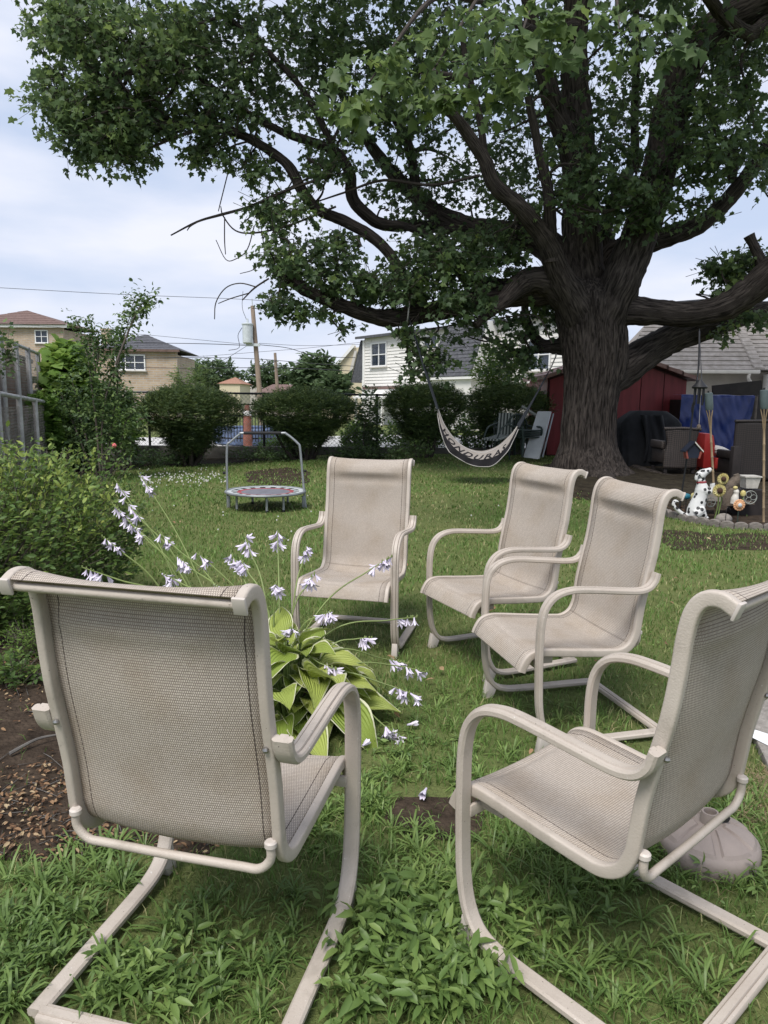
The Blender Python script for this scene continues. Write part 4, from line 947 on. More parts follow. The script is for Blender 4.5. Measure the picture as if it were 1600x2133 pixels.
# foliage masses: px centre, px radii, depth, depth radius, number of leafy shoots, tint (light painted in: outer masses paler, inner darker), leaf size
FOL = [
 (250, 90, 170, 120, 14.0, 1.6, 330, 0.5), (150, 40, 95, 70, 13.5, 1.0, 110, 0.6), (130, 200, 70, 60, 13.5, 0.9, 80, 0.6), (210, 250, 110, 75, 13.5, 1.2, 190, 0.48), (240, 310, 90, 38, 13.6, 0.8, 100, 0.4), (300, 240, 70, 70, 14, 1, 80, 0.3),
 (430, 110, 150, 130, 14.5, 1.8, 260, 0.32), (440, 240, 80, 55, 14.2, 0.9, 90, 0.34), (450, 320, 60, 28, 14.2, 0.6, 42, 0.35), (540, 345, 50, 30, 14.2, 0.5, 40, 0.35),
 (620, 90, 170, 110, 15, 2.0, 260, 0.28), (600, 230, 130, 55, 14.8, 1.5, 90, 0.28), (800, 90, 170, 130, 15.5, 2.2, 250, 0.25), (760, 300, 110, 100, 15, 1.6, 105, 0.3), (840, 240, 100, 60, 15, 1.6, 80, 0.28),
 (960, 110, 150, 130, 16, 2.2, 200, 0.25), (960, 330, 120, 90, 16, 2.0, 105, 0.26), (1100, 230, 110, 120, 16, 2.5, 130, 0.25), (1100, 380, 110, 60, 16, 2, 70, 0.28), (880, 420, 120, 60, 15.5, 1.2, 70, 0.3),
 (1200, 110, 140, 130, 15.5, 2.4, 120, 0.28), (1240, 320, 110, 110, 13.2, 1.0, 62, 0.3), (1200, 400, 110, 60, 13.0, 0.8, 48, 0.3), (1330, 250, 110, 120, 15.5, 2.2, 130, 0.28), (1330, 430, 90, 45, 13.1, 0.7, 70, 0.42), (1300, 380, 110, 60, 13.1, 0.8, 50, 0.35),
 (1490, 240, 115, 105, 13.2, 1.4, 165, 0.38), (1540, 130, 110, 110, 14, 2, 140, 0.3), (1450, 340, 90, 50, 13.4, 1.0, 70, 0.42), (1400, 60, 130, 70, 15, 2.5, 110, 0.28), (1580, 330, 50, 60, 13.5, 1, 40, 0.4),
 (590, 440, 85, 42, 14.0, 0.9, 75, 0.42), (680, 340, 60, 40, 14.2, 0.9, 40, 0.4), (600, 530, 70, 40, 13.7, 0.8, 60, 0.42), (700, 520, 50, 40, 14, 0.8, 45, 0.4), (580, 620, 35, 32, 13.6, 0.5, 22, 0.4), (690, 585, 110, 35, 13.7, 0.8, 70, 0.38), (650, 640, 60, 18, 13.6, 0.5, 22, 0.4), (820, 600, 90, 45, 13.8, 1.0, 85, 0.38),
 (900, 560, 100, 60, 14.0, 1.2, 110, 0.34), (950, 510, 110, 50, 14.2, 1.3, 95, 0.3), (1030, 550, 80, 60, 14, 1.2, 85, 0.3), (1070, 450, 80, 50, 14.5, 1, 60, 0.3), (960, 635, 70, 32, 13.3, 0.7, 44, 0.36), (860, 700, 32, 36, 13.5, 0.4, 24, 0.42), (895, 745, 46, 28, 13.6, 0.5, 28, 0.48), (980, 695, 60, 30, 14.0, 0.6, 18, 0.42), (870, 775, 22, 12, 13.5, 0.3, 9, 0.5),
 (1085, 680, 40, 50, 14.6, 0.5, 26, 0.42), (1100, 750, 30, 32, 14.6, 0.4, 20, 0.48), (1045, 745, 42, 24, 14.7, 0.4, 14, 0.45), (1125, 640, 40, 30, 14.8, 0.5, 25, 0.45), (720, 685, 16, 10, 13.6, 0.3, 5, 0.4), (1140, 600, 40, 30, 15, 0.6, 25, 0.4),
 (1520, 560, 55, 32, 13.8, 0.6, 60, 0.62), (1585, 545, 40, 25, 13.5, 0.6, 22, 0.55), (1510, 610, 30, 20, 13.8, 0.4, 14, 0.6), (1575, 655, 40, 16, 14, 0.5, 18, 0.55), (1500, 690, 24, 10, 14.5, 0.4, 8, 0.7), (1385, 700, 12, 8, 15, 0.2, 3, 0.6),
 (1250, 480, 40, 60, 15.5, 0.6, 25, 0.5), (1170, 560, 50, 30, 15.6, 0.6, 20, 0.5), (1480, 430, 60, 25, 13.6, 0.5, 16, 0.55)]
LP = []
for _, pts in LIMBS:
    if pts[0][:2] == (1600, 590): continue
    P_ = catmull([tuple(at(x, y, TY + d)) for x, y, r, d in pts], 6); LP.append(P_)
LPA = np.vstack(LP)
for fi_, (cx, cy, rx, ry, Y, dY, n, tn) in enumerate(FOL):
    for b_ in range(2 if n < 40 else 4):
        v = rng.normal(size=3); v *= 0.75 / np.linalg.norm(v); e_ = np.array(at(cx + v[0] * rx, cy + v[1] * ry, Y + v[2] * dY))
        dst = np.linalg.norm(LPA - e_, axis=1); s0 = LPA[np.argsort(dst)[int(rng.integers(0, 10))]]
        if np.linalg.norm(e_ - s0) < 0.4: continue
        q1 = s0 * 0.65 + e_ * 0.35 + rng.normal(size=3) * 0.12; q2 = s0 * 0.3 + e_ * 0.7 + rng.normal(size=3) * 0.12; L_ = np.linalg.norm(e_ - s0)
        MB().tube(catmull([s0, q1, q2, e_], 5), np.linspace(min(0.05, 0.016 + 0.012 * L_), 0.007, 16), 5).build('branch', 'bark_small', tree, world=True)
bases, dirs, lens, tints = [], [], [], []
for cx, cy, rx, ry, Y, dY, n, tn in FOL:
    n = int(n * (0.70 if 500 < cx and cy < 480 else 0.88)); tn = 0.42 + (tn - 0.36) * 0.45
    for _ in range(n):
        v = rng.normal(size=3); v *= rng.random() ** 0.42 / np.linalg.norm(v) * (1 + min(0.22, 0.12 * abs(rng.normal())))
        Yq = Y + v[2] * dY; p = at(cx + v[0] * rx, cy + v[1] * ry, Yq)
        bases.append(tuple(p)); d = rng.normal(size=3) * np.array([1, 1, 0.5]) + np.array([v[0] * 0.9, v[2] * 0.5, -0.25 - 0.25 * v[1]]); dirs.append(d)
        lens.append(rng.uniform(0.3, 0.62)); tints.append(tn + rng.normal() * 0.12)
bases, dirs, lens, tints = np.array(bases), unit(np.array(dirs)), np.array(lens), np.clip(np.array(tints), 0, 1)
bases = bases - dirs * (lens * 0.5)[:, None]
parts = [sprays(bases, dirs, lens, 13, 0.112, MAPLE, 0.45, 0.45, 0.8, tints, 0.1, 0.9, 0.11)]
tw = [twigs(bases - dirs * 0.15, dirs, lens + 0.15, 0.006, 0.3)]
# the crown that rises above and beyond the picture, part of the same tree
ct = at(1150, -250, TY); nb = 2600
v = rndunit(nb) * (rng.random((nb, 1)) ** 0.3) * np.array([8.5, 7.0, 4.6]); q = np.array(ct) + np.array([0.8, 0.6, 1.2]) + v
# keep it out of the camera's own cone: those parts are laid out above
d3 = q - np.array([0, 0, EYE]); dep = d3 @ np.array(_fw); py_ = 1066.5 - (d3 @ np.array(_up)) / dep * F_PX; px_ = 800 + (d3 @ np.array(_rt)) / dep * F_PX
inframe = (py_ > -25) & (px_ > -40) & (px_ < 1660)
q = q[(~inframe) & (q[:, 2] > 3.5) & (q[:, 1] > 4.5)]
dq = unit(rng.normal(size=q.shape) * np.array([1, 1, 0.5]) + np.array([0, 0, -0.2]))
parts.append(sprays(q, dq, rng.uniform(0.5, 0.9, len(q)), 14, 0.19, MAPLE, 0.45, 0.4, 0.8, rng.uniform(0.3, 0.55, len(q)), 0.1, 0.9, 0.12))
V_, F_, T_ = merge(parts)
cr = fast('crown', V_, F_, 'maple_leaf', tree, tint=T_, world=True); tagset(cr, kind='stuff')
Vt, Ft = tw[0]
tagset(fast('twigs', Vt, Ft, 'bark_small', tree, world=True), kind='stuff')
# near, larger-looking leaves of the boughs reaching towards the camera: leaf by leaf
NEAR = [(770, 160, 70, 80, 7.2, 0.5, 15, 0.75), (860, 120, 80, 70, 7.4, 0.5, 16, 0.8), (940, 170, 70, 60, 7.0, 0.5, 13, 0.75), (740, 220, 30, 25, 7.0, 0.2, 5, 0.9), (1050, 60, 90, 50, 6.6, 0.5, 15, 0.72), (1160, 70, 70, 50, 6.8, 0.5, 10, 0.6), (1100, 130, 60, 40, 6.6, 0.4, 9, 0.66), (1060, 170, 40, 25, 6.6, 0.3, 5, 0.85), (1290, 50, 80, 40, 7.2, 0.5, 11, 0.55), (1000, 20, 90, 30, 7, 0.5, 8, 0.7), (900, 200, 50, 30, 7, 0.3, 6, 0.8), (1400, 90, 50, 40, 7.5, 0.4, 6, 0.4)]  # paler tints stand in for sky light on these leaves
nbases, ndirs, nt_ = [], [], []
leafmesh = None
nl = 0
for cx, cy, rx, ry, Y, dY, n, tn in NEAR:
    for _ in range(n):
        v = rng.normal(size=3); v *= rng.random() ** 0.4 / np.linalg.norm(v)
        nbases.append(tuple(at(cx + v[0] * rx, cy + v[1] * ry, Y + v[2] * dY))); ndirs.append(unit(rng.normal(size=3) * np.array([1, 1, 0.4]) + np.array([0, -0.3, -0.25]))); nt_.append(0.58 + (tn - 0.7) * 0.5)
nbases, ndirs = np.array(nbases), np.array(ndirs)
nln = rng.uniform(0.22, 0.36, len(nbases))
V_, F_, T_ = sprays(nbases, ndirs, nln, 9, 0.12, MAPLE, 0.35, 0.5, 0.8, np.clip(np.array(nt_) + rng.normal(size=len(nt_)) * 0.08, 0, 1), 0.1, 0.9, 0.1)
k = len(MAPLE[0]); n_all = len(V_) // k
pick = set(rng.choice(n_all, 280, replace=False).tolist())
I4 = np.array(pinv(tree)); VL = (V_ @ I4[:3, :3].T + I4[:3, 3]).reshape(n_all, k, 3); TL = T_.reshape(n_all, k)
for i in sorted(pick):
    c = VL[i, 1]
    o = fast('leaf', VL[i] - c, MAPLE[1], 'maple_leaf', tree, tint=TL[i]); o.location = c
rest = [i for i in range(n_all) if i not in pick]
tagset(fast('near_foliage', VL[rest].reshape(-1, 3), (MAPLE[1][None] + (np.arange(len(rest)) * k)[:, None, None]).reshape(-1, 3), 'maple_leaf', tree, tint=TL[rest].ravel()), kind='stuff')
Vt, Ft = twigs(nbases, ndirs, nln, 0.004, 0.4); tagset(fast('twigs', Vt, Ft, 'bark_small', tree, world=True), kind='stuff')
for a, b in (((1110, 60, 8, -0.8), (900, 150)), ((1180, 30, 9, -1), (1080, 90)), ((1260, 20, 9, -1), (1290, 60)), ((1000, 120, 7, -3), (770, 170))):
    P0 = at(a[0], a[1] - 120, TY + a[3] - 2); P1 = at(*b, 7.2); mid = (P0 + P1) / 2 + Vector((0, 0, 0.35))
    MB().tube(catmull([tuple(P0), tuple(mid), tuple(P1)], 8), np.linspace(0.05, 0.008, 17), 7).build('bough', 'bark_small', tree, world=True)

# ================================================================ SHRUBS, HEDGES, FAR TREES
leafmat('yew_needle', [(0.0, (0.04, 0.068, 0.03)), (0.5, (0.095, 0.15, 0.05)), (1.0, (0.24, 0.30, 0.09))], 0.25)
leafmat('privet_leaf', [(0.0, (0.05, 0.095, 0.03)), (0.4, (0.10, 0.17, 0.045)), (0.75, (0.22, 0.30, 0.07)), (1.0, (0.40, 0.46, 0.13))], 0.35)
leafmat('shrub_leaf', [(0.0, (0.045, 0.085, 0.035)), (0.5, (0.09, 0.15, 0.05)), (1.0, (0.19, 0.27, 0.085))], 0.3)
leafmat('bright_leaf', [(0.0, (0.07, 0.14, 0.03)), (0.5, (0.14, 0.25, 0.05)), (1.0, (0.25, 0.36, 0.09))], 0.45)
leafmat('far_leaf', [(0.0, (0.05, 0.085, 0.04)), (0.5, (0.09, 0.14, 0.065)), (1.0, (0.16, 0.21, 0.10))], 0.3)
mat('stem_grey', (0.12, 0.10, 0.085), 0.9, 0.3, scale=10, bump=0.3)
mat('stem_green', (0.16, 0.23, 0.07), 0.6, 0.15)
mat('pink_petal', (0.62, 0.16, 0.17), 0.6, 0.15)

def yew(label, cx, ytop, ybot, half, Y, nsp=3400, flat=0.55, stems=9, seed=1):
    r = np.random.default_rng(seed)
    c = at(cx, ytop, Y); zt = c.z; zb = max(0.12, at(cx, ybot, Y).z); w = half / F_PX * Y
    g = Vector((c.x, Y, 0))
    o = thing('yew_bush', label, 'bush', (g.x, g.y, 0), group='clipped yews along the back fence')
    zc = zb + (zt - zb) * 0.58; dep = w * 0.8
    # shell of short needle shoots on a lumpy, flattened dome
    u = unit(r.normal(size=(nsp, 3))); lump = 1 + 0.10 * np.sin(u[:, 0] * 5 + seed) * np.cos(u[:, 1] * 4 + seed * 2) + 0.06 * r.normal(size=nsp)
    sgn = np.where(u[:, 2] > 0, zt - zc, (zc - zb))
    shape = np.sign(u[:, 2]) * np.abs(u[:, 2]) ** 0.75
    rad = np.where(shape > 0, np.sqrt(np.clip(1 - np.abs(shape) ** 2.6, 0, 1)), 1 - 0.72 * np.abs(shape) ** 0.9) * np.where((shape < -0.35) & (r.random(nsp) < 0.55), r.uniform(0.2, 1, nsp), 1.0); hor = unit(u * np.array([1, 1, 0]))
    depth = np.where(r.random(nsp) < 0.75, r.uniform(0.9, 1.02, nsp), r.uniform(0.45, 0.9, nsp))
    P = np.column_stack([hor[:, 0] * rad * w * lump * depth, hor[:, 1] * rad * dep * lump * depth, shape * sgn * lump * depth]) + np.array([g.x, g.y, zc])
    d = u * np.array([1, 1, 1]) + np.array([0, 0, 0.45]) + r.normal(size=(nsp, 3)) * 0.35
    t0 = np.clip(0.40 + 0.10 * np.clip(shape, -0.6, 1) + r.normal(size=nsp) * 0.16, 0, 1)  # tops lighter: new growth, plus top light painted into the needle tint
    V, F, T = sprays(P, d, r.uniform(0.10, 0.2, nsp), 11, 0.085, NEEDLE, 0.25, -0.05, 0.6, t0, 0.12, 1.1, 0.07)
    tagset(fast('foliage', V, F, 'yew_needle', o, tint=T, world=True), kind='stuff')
    for i in range(stems):
        a = 2 * math.pi * i / stems + r.uniform(-0.3, 0.3); q = r.uniform(0.3, 0.75)
        top = Vector((g.x + math.cos(a) * w * q, g.y + math.sin(a) * dep * q, zc + r.uniform(-0.1, 0.15)))
        b0 = Vector((g.x + math.cos(a) * 0.12, g.y + math.sin(a) * 0.12, 0)); m1 = b0.lerp(top, 0.45) + Vector((r.uniform(-.1, .1), r.uniform(-.1, .1), -0.05 + r.uniform(0, .12)))
        MB().tube(catmull([tuple(b0), tuple(m1), tuple(top)], 5), np.linspace(0.055, 0.016, 11), 6).build('stem', 'bark_small', o, world=True)
    return o
yew('broad clipped yew with multiple trunks, leftmost of the three', 393, 820, 935, 94, 15.8, 5600, seed=3)
yew('middle clipped yew with crooked stems behind the trampoline', 634, 824, 922, 98, 16.4, 5600, seed=5)
yew('rounded clipped yew to the left of the hammock', 886, 812, 912, 76, 16.6, 4400, seed=8)
yew('dark yew hedge behind the stacked garden chairs', 1060, 812, 925, 78, 17.6, 4600, seed=12, stems=6)

def bush(name, label, centre, rad, n, k, size, T, lm, length=(0.2, 0.4), tint=(0.3, 0.6), upv=0.7, stems=6, cat='bush', tophi=0.08, group=None, stemr=0.012, fill=0.35, jit=0.35, zmin=0.02, stemm='stem_grey'):
    c = np.array(centre, float); rad = np.array(rad, float)
    o = thing(name, label, cat, (c[0], c[1], 0), group=group)
    u = rndunit(n); rr = np.where(rng.random(n) < fill, rng.uniform(0.3, 0.9, n), rng.uniform(0.85, 1.03, n))[:, None]
    lum = 1 + 0.12 * np.sin(u[:, :1] * 6 + c[0]) * np.sin(u[:, 1:2] * 5) + 0.05 * rng.normal(size=(n, 1))
    P = c + u * rad * rr * lum; keep = P[:, 2] > zmin; P, u = P[keep], u[keep]; n = len(P)
    d = u + np.array([0, 0, upv]) + rng.normal(size=(n, 3)) * 0.3
    ln = rng.uniform(*length, n); P = P - unit(d) * (ln * 0.6)[:, None]; P[:, 2] = np.maximum(P[:, 2], 0.01)
    tn = np.clip(rng.uniform(*tint, n) + tophi * np.clip(u[:, 2], -0.5, 1), 0, 1)  # paler upwards: new growth, with some shading worked into the tint
    V, F, Tt = sprays(P, d, ln, k, size, T, jit, 0.0, 0.8, tn, 0.1, 0.9, 0.05)
    tagset(fast('foliage', V, F, lm, o, tint=Tt, world=True), kind='stuff')
    Vt, Ft = twigs(P, d, ln, 0.0025); tagset(fast('twigs', Vt, Ft, stemm, o, world=True), kind='stuff')
    for i in range(stems):
        a = rng.uniform(0, 6.28); tq = c + np.array([math.cos(a) * rad[0] * 0.6, math.sin(a) * rad[1] * 0.6, rad[2] * rng.uniform(-0.1, 0.5)])
        b0 = np.array([c[0] + 0.1 * math.cos(a), c[1] + 0.1 * math.sin(a), 0]); mm = (b0 + tq) / 2 + rng.normal(size=3) * 0.05
        MB().tube(catmull([b0, mm, tq], 4), np.linspace(stemr, stemr * 0.4, 9), 5).build('stem', stemm, o, world=True)
    return o
# big privet at the left edge
pb = bush('privet_bush', 'large leafy privet bush with bright new shoots at left edge', (-2.72, 4.6, 0.52), (1.02, 0.85, 0.60), 2200, 15, 0.042, OVAL, 'privet_leaf', (0.22, 0.42), (0.2, 0.6), 0.9, 10, tophi=0.1)
# long upright shoots on top of it
ns = 90; P = np.column_stack([rng.uniform(-3.5, -1.8, ns), rng.uniform(4.2, 5.1, ns), rng.uniform(0.68, 0.95, ns) - 0.12])
P[:, 2] -= np.clip((P[:, 0] + 2.2) * 0.35, 0, 0.4)
V, F, Tt = sprays(P, np.column_stack([rng.normal(size=ns) * 0.25, rng.normal(size=ns) * 0.2, np.ones(ns)]), rng.uniform(0.25, 0.42, ns), 17, 0.043, OVAL, 0.3, -0.3, 0.5, rng.uniform(0.6, 0.95, ns), 0.1, 0.8, 0.03)
tagset(fast('new_shoots', V, F, 'privet_leaf', pb, tint=Tt, world=True), kind='stuff')
g = gnd(75, 1372); bush('fine_weed', 'small pale feathery weed at the foot of the privet', (g.x, g.y, 0.1), (0.14, 0.12, 0.13), 160, 12, 0.02, LANCE, 'bright_leaf', (0.08, 0.16), (0.3, 0.7), 0.8, 3, 'weed', stemr=0.004)
g = gnd(20, 1425); bush('low_weed', 'dark leafy weed on the soil at the left edge', (g.x, g.y, 0.04), (0.2, 0.12, 0.09), 110, 8, 0.035, OVAL, 'privet_leaf', (0.08, 0.16), (0.1, 0.5), 0.6, 2, 'weed', stemr=0.004)
# spindly shrub with bare stems (rose of sharon) and its pink bloom
sp = thing('spindly_shrub', 'tall spindly shrub with sparse leaves and one pink bloom at left', 'shrub', tuple(gnd(215, 1000))[:2] + (0,))
SY = gnd(215, 1000).y
STEMS = [[(205, 1000), (185, 930), (165, 860), (150, 790)], [(215, 1000), (212, 900), (222, 820), (245, 760), (262, 690), (280, 625)], [(220, 1000), (230, 900), (245, 800), (240, 720), (235, 690)],
         [(210, 1000), (200, 880), (190, 800), (180, 730), (160, 665)], [(225, 1000), (250, 930), (262, 880), (285, 850)], [(200, 1000), (160, 900), (125, 815)], [(240, 760), (285, 650), (310, 622)], [(190, 800), (205, 740), (200, 700)]]
bb, dd, ll = [], [], []
for s_ in STEMS:
    dj = R.uniform(-0.3, 0.3); P = catmull([tuple(at(x, y, SY + dj + 0.1 * i)) for i, (x, y) in enumerate(s_)], 7)
    MB().tube(P, np.linspace(0.022, 0.005, len(P)), 5).build('stem', 'stem_grey', sp, world=True)
    for i in range(4, len(P)):
        for _ in range(5 if i > len(P) * 0.3 else 2): bb.append(P[i] + rng.normal(size=3) * 0.05); dd.append(rng.normal(size=3) * np.array([1, 1, 0.6]) + np.array([0, 0, 0.35])); ll.append(rng.uniform(0.15, 0.34))
for _ in range(90):
    bb.append(np.array(at(rng.uniform(165, 285), rng.uniform(835, 975), SY + rng.uniform(-0.4, 0.5)))); dd.append(rng.normal(size=3) + np.array([0, 0, 0.3])); ll.append(rng.uniform(0.15, 0.3))
bb, dd, ll = np.array(bb), np.array(dd), np.array(ll)
V, F, Tt = sprays(bb, dd, ll, 6, 0.085, OVAL, 0.5, 0.2, 0.8, rng.uniform(0.1, 0.75, len(bb)), 0.15, 0.9, 0.12)
tagset(fast('foliage', V, F, 'shrub_leaf', sp, tint=Tt, world=True), kind='stuff')
pf = MB(); pc = at(238, 928, SY - 0.4)
for i in range(5):
    a = 2 * math.pi * i / 5; pf.ball((pc.x + 0.022 * math.cos(a), pc.y, pc.z + 0.022 * math.sin(a)), (0.022, 0.012, 0.022), 8)
pf.ball(pc + Vector((0, -0.02, 0)), 0.02, 8); pf.build('blossom', 'pink_petal', sp, world=True)
# bright broad-leaved plant and dark hedge mass against the left fence
def hb(name, label, px, py, rx, ry, Y, n, k, size, T, lm, tint, cat='shrub', stems=4, dr=0.7, **kw):
    c = at(px, py, Y); s = Y / F_PX
    return bush(name, label, (c.x, Y, c.z), (rx * s, max(rx, ry) * s * dr, ry * s), n, k, size, T, lm, kw.pop('length', (0.2, 0.4)), tint, kw.pop('upv', 0.4), stems, cat, **kw)
hb('broadleaf_plant', 'bright green broad-leaved plant rising above the left fence', 142, 800, 40, 72, 14.8, 300, 8, 0.19, BROAD, 'bright_leaf', (0.35, 0.8))
hb('vine', 'yellow-green vine climbing over the left fence rail', 95, 880, 26, 55, 12.8, 110, 9, 0.12, MAPLE, 'bright_leaf', (0.1, 0.5), cat='vine', stems=3)
hb('ivy', 'ivy creeping up the tall fence post at the left edge', 14, 745, 5, 50, 8.3, 22, 7, 0.06, MAPLE, 'shrub_leaf', (0.2, 0.7), cat='vine', stems=0)
hb('dark_hedge', 'dark dense shrub in the corner where the fences meet', 165, 905, 55, 65, 14.6, 700, 12, 0.09, OVAL, 'shrub_leaf', (0.0, 0.3), tophi=0.05)
hb('corner_shrub', 'leafy green shrub between corner and leftmost yew', 262, 880, 30, 70, 16.6, 240, 11, 0.10, OVAL, 'shrub_leaf', (0.25, 0.7))
hb('fern_shrub', 'feathery pale green shrub in front of the left corner', 262, 895, 30, 40, 14.8, 150, 12, 0.09, LANCE, 'bright_leaf', (0.0, 0.5))
hb('laurel', 'leafy shrub behind the spindly shrub', 225, 840, 45, 38, 16.4, 240, 11, 0.10, OVAL, 'shrub_leaf', (0.2, 0.6))
hb('back_shrub', 'loose shrub climbing the back fence left of the hammock yew', 768, 880, 22, 65, 17.1, 130, 11, 0.10, OVAL, 'shrub_leaf', (0.15, 0.6))
hb('fence_vine', 'yellow-green leafy growth beyond the back fence near the yews', 745, 925, 35, 40, 18.6, 180, 10, 0.10, MAPLE, 'bright_leaf', (0.0, 0.6), cat='vine')
hb('low_growth', 'sunlit low greenery beyond the fence left of the hammock', 860, 910, 70, 35, 19, 260, 10, 0.11, OVAL, 'bright_leaf', (0.0, 0.5))
hb('low_growth', 'sunlit greenery beyond the fence under the hammock', 990, 890, 70, 50, 18.8, 300, 10, 0.11, OVAL, 'bright_leaf', (0.0, 0.5))
hb('garden_bush', 'low green bush beyond the fence behind the trampoline', 590, 925, 40, 20, 18.6, 120, 10, 0.09, OVAL, 'bright_leaf', (0.0, 0.5))
hb('sumac', 'pale feathery sumac sprouting above the hedge at centre', 1040, 775, 50, 45, 18.0, 130, 22, 0.13, LANCE, 'bright_leaf', (0.3, 0.8), length=(0.5, 0.8), upv=0.8, stems=5, jit=0.15)
hb('sumac', 'feathery sumac tips above the leftmost yew', 400, 800, 40, 26, 18.6, 70, 20, 0.12, LANCE, 'shrub_leaf', (0.5, 0.9), length=(0.4, 0.7), upv=0.9, stems=4, jit=0.15)
hb('ground_ivy', 'low dark greenery at the foot of the middle yew', 745, 945, 60, 14, 16.2, 160, 9, 0.07, OVAL, 'shrub_leaf', (0.1, 0.5), stems=2)
hb('ground_ivy', 'low dark greenery below the leftmost yew', 330, 955, 90, 13, 16.0, 200, 9, 0.07, OVAL, 'shrub_leaf', (0.05, 0.4), stems=2)
hb('ground_ivy', 'low weeds in front of the hammock yew', 850, 938, 45, 12, 15.6, 110, 9, 0.07, OVAL, 'shrub_leaf', (0.3, 0.7), stems=2)
hb('ground_ivy', 'strip of weeds along the wall behind the trampoline', 560, 945, 80, 10, 16.6, 150, 9, 0.07, OVAL, 'shrub_leaf', (0.2, 0.6), stems=2)
def far_tree(label, px, py, rx, ry, Y, n, seed):
    o = hb('distant_tree', label, px, py, rx, ry, Y, n, 10, 0.5, OVAL, 'far_leaf', (0.2, 0.6), cat='tree', stems=0, length=(0.8, 1.6), group='trees beyond the rooftops')
    c = at(px, py, Y); MB().tube([(c.x, Y, 0), (c.x + 0.1, Y, c.z)], [0.25, 0.12], 7).build('trunk', 'bark_small', o, world=True)
far_tree('round distant tree left of the utility poles', 440, 782, 62, 26, 85, 330, 1)
far_tree('distant tree right behind the tall pole', 560, 785, 55, 22, 90, 260, 2)
far_tree('nearer pale tree left of the cream gable', 655, 788, 38, 36, 50, 340, 3)
far_tree('small treetop by the yellow gable', 700, 808, 26, 20, 48, 120, 4)
far_tree('treetops behind the tan brick house', 372, 795, 30, 22, 70, 150, 5)

# ================================================================ HOSTA
def hosta_material():
    m, n, l, b = nt('hosta_leaf')
    uv = n.new('ShaderNodeUVMap'); uv.uv_map = 'UVMap'; sp_ = n.new('ShaderNodeSeparateXYZ'); l.new(uv.outputs['UV'], sp_.inputs[0])
    ab = n.new('ShaderNodeMath'); ab.operation = 'ABSOLUTE'; l.new(sp_.outputs['X'], ab.inputs[0])
    # parallel veins
    w = n.new('ShaderNodeMath'); w.operation = 'SINE'; mm = n.new('ShaderNodeMath'); mm.operation = 'MULTIPLY'; mm.inputs[1].default_value = 36; l.new(ab.outputs[0], mm.inputs[0]); l.new(mm.outputs[0], w.inputs[0])
    oi = n.new('ShaderNodeObjectInfo')
    rp = n.new('ShaderNodeValToRGB'); rp.color_ramp.elements[0].color = (0.24, 0.33, 0.06, 1); rp.color_ramp.elements[1].color = (0.47, 0.53, 0.14, 1)
    l.new(oi.outputs['Random'], rp.inputs['Fac'])
    ns = n.new('ShaderNodeTexNoise'); ns.inputs['Scale'].default_value = 7; tc_ = n.new('ShaderNodeTexCoord'); l.new(tc_.outputs['Object'], ns.inputs['Vector'])
    ad = n.new('ShaderNodeMath'); ad.operation = 'MULTIPLY_ADD'; ad.inputs[1].default_value = 0.10; l.new(ns.outputs['Fac'], ad.inputs[0]); l.new(ab.outputs[0], ad.inputs[2])
    edge = n.new('ShaderNodeMapRange'); edge.inputs['From Min'].default_value = 0.93; edge.inputs['From Max'].default_value = 0.97; l.new(ad.outputs[0], edge.inputs['Value'])
    mx_ = n.new('ShaderNodeMix'); mx_.data_type = 'RGBA'; mx_.inputs['B'].default_value = (0.66, 0.66, 0.46, 1)
    l.new(edge.outputs['Result'], mx_.inputs['Factor']); l.new(rp.outputs['Color'], mx_.inputs['A']); l.new(mx_.outputs['Result'], b.inputs['Base Color'])
    b.inputs['Roughness'].default_value = 0.45; b.inputs['Specular IOR Level'].default_value = 0.35
    bp = n.new('ShaderNodeBump'); bp.inputs['Strength'].default_value = 0.55; bp.inputs['Distance'].default_value = 0.006; l.new(w.outputs[0], bp.inputs['Height']); l.new(bp.outputs['Normal'], b.inputs['Normal'])
    tr = n.new('ShaderNodeBsdfTranslucent'); l.new(mx_.outputs['Result'], tr.inputs['Color']); ms = n.new('ShaderNodeMixShader'); ms.inputs[0].default_value = 0.25
    l.new(b.outputs['BSDF'], ms.inputs[1]); l.new(tr.outputs['BSDF'], ms.inputs[2]); l.new(ms.outputs[0], n['Material Output'].inputs['Surface'])
    MATS['hosta_leaf'] = m
hosta_material()
def hosta_leaf(curl, cup, wav):
    """blade 1 long, heart shaped, pointed; arching down towards the tip"""
    V, U, F = [], [], []; nu, nv = 10, 8
    for i in range(nu + 1):
        t = i / nu; w = 0.40 * (math.sin(math.pi * min(1, t ** 0.62)) ** 0.75) * (1 - 0.25 * t) if 0 < t < 1 else 0.0
        w = max(w, 0.012)
        for j in range(nv + 1):
            q = j / nv * 2 - 1
            z = 0.30 * t - curl * t * t + cup * (q * q) * w * 1.4 + wav * math.sin(t * 11 + q * 2) * abs(q) * 0.12
            V.append((t - 0.07 * q * q * (1 - t), q * w, z)); U.append((q, t))
    F = [(i * (nv + 1) + j, (i + 1) * (nv + 1) + j, (i + 1) * (nv + 1) + j + 1, i * (nv + 1) + j + 1) for i in range(nu) for j in range(nv)]
    me = bpy.data.meshes.new('leaf'); me.from_pydata(V, [], F); uvl = me.uv_layers.new(name='UVMap')
    for lp in me.loops: uvl.data[lp.index].uv = U[lp.vertex_index]
    for p_ in me.polygons: p_.use_smooth = True
    me.materials.append(MATS['hosta_leaf']); return me
HL = [hosta_leaf(0.38, 0.35, 0.2), hosta_leaf(0.55, 0.25, 0.35), hosta_leaf(0.28, 0.42, 0.1), hosta_leaf(0.62, 0.3, 0.3)]
hc = gnd(598, 1492); hc = Vector((hc.x, hc.y, 0))
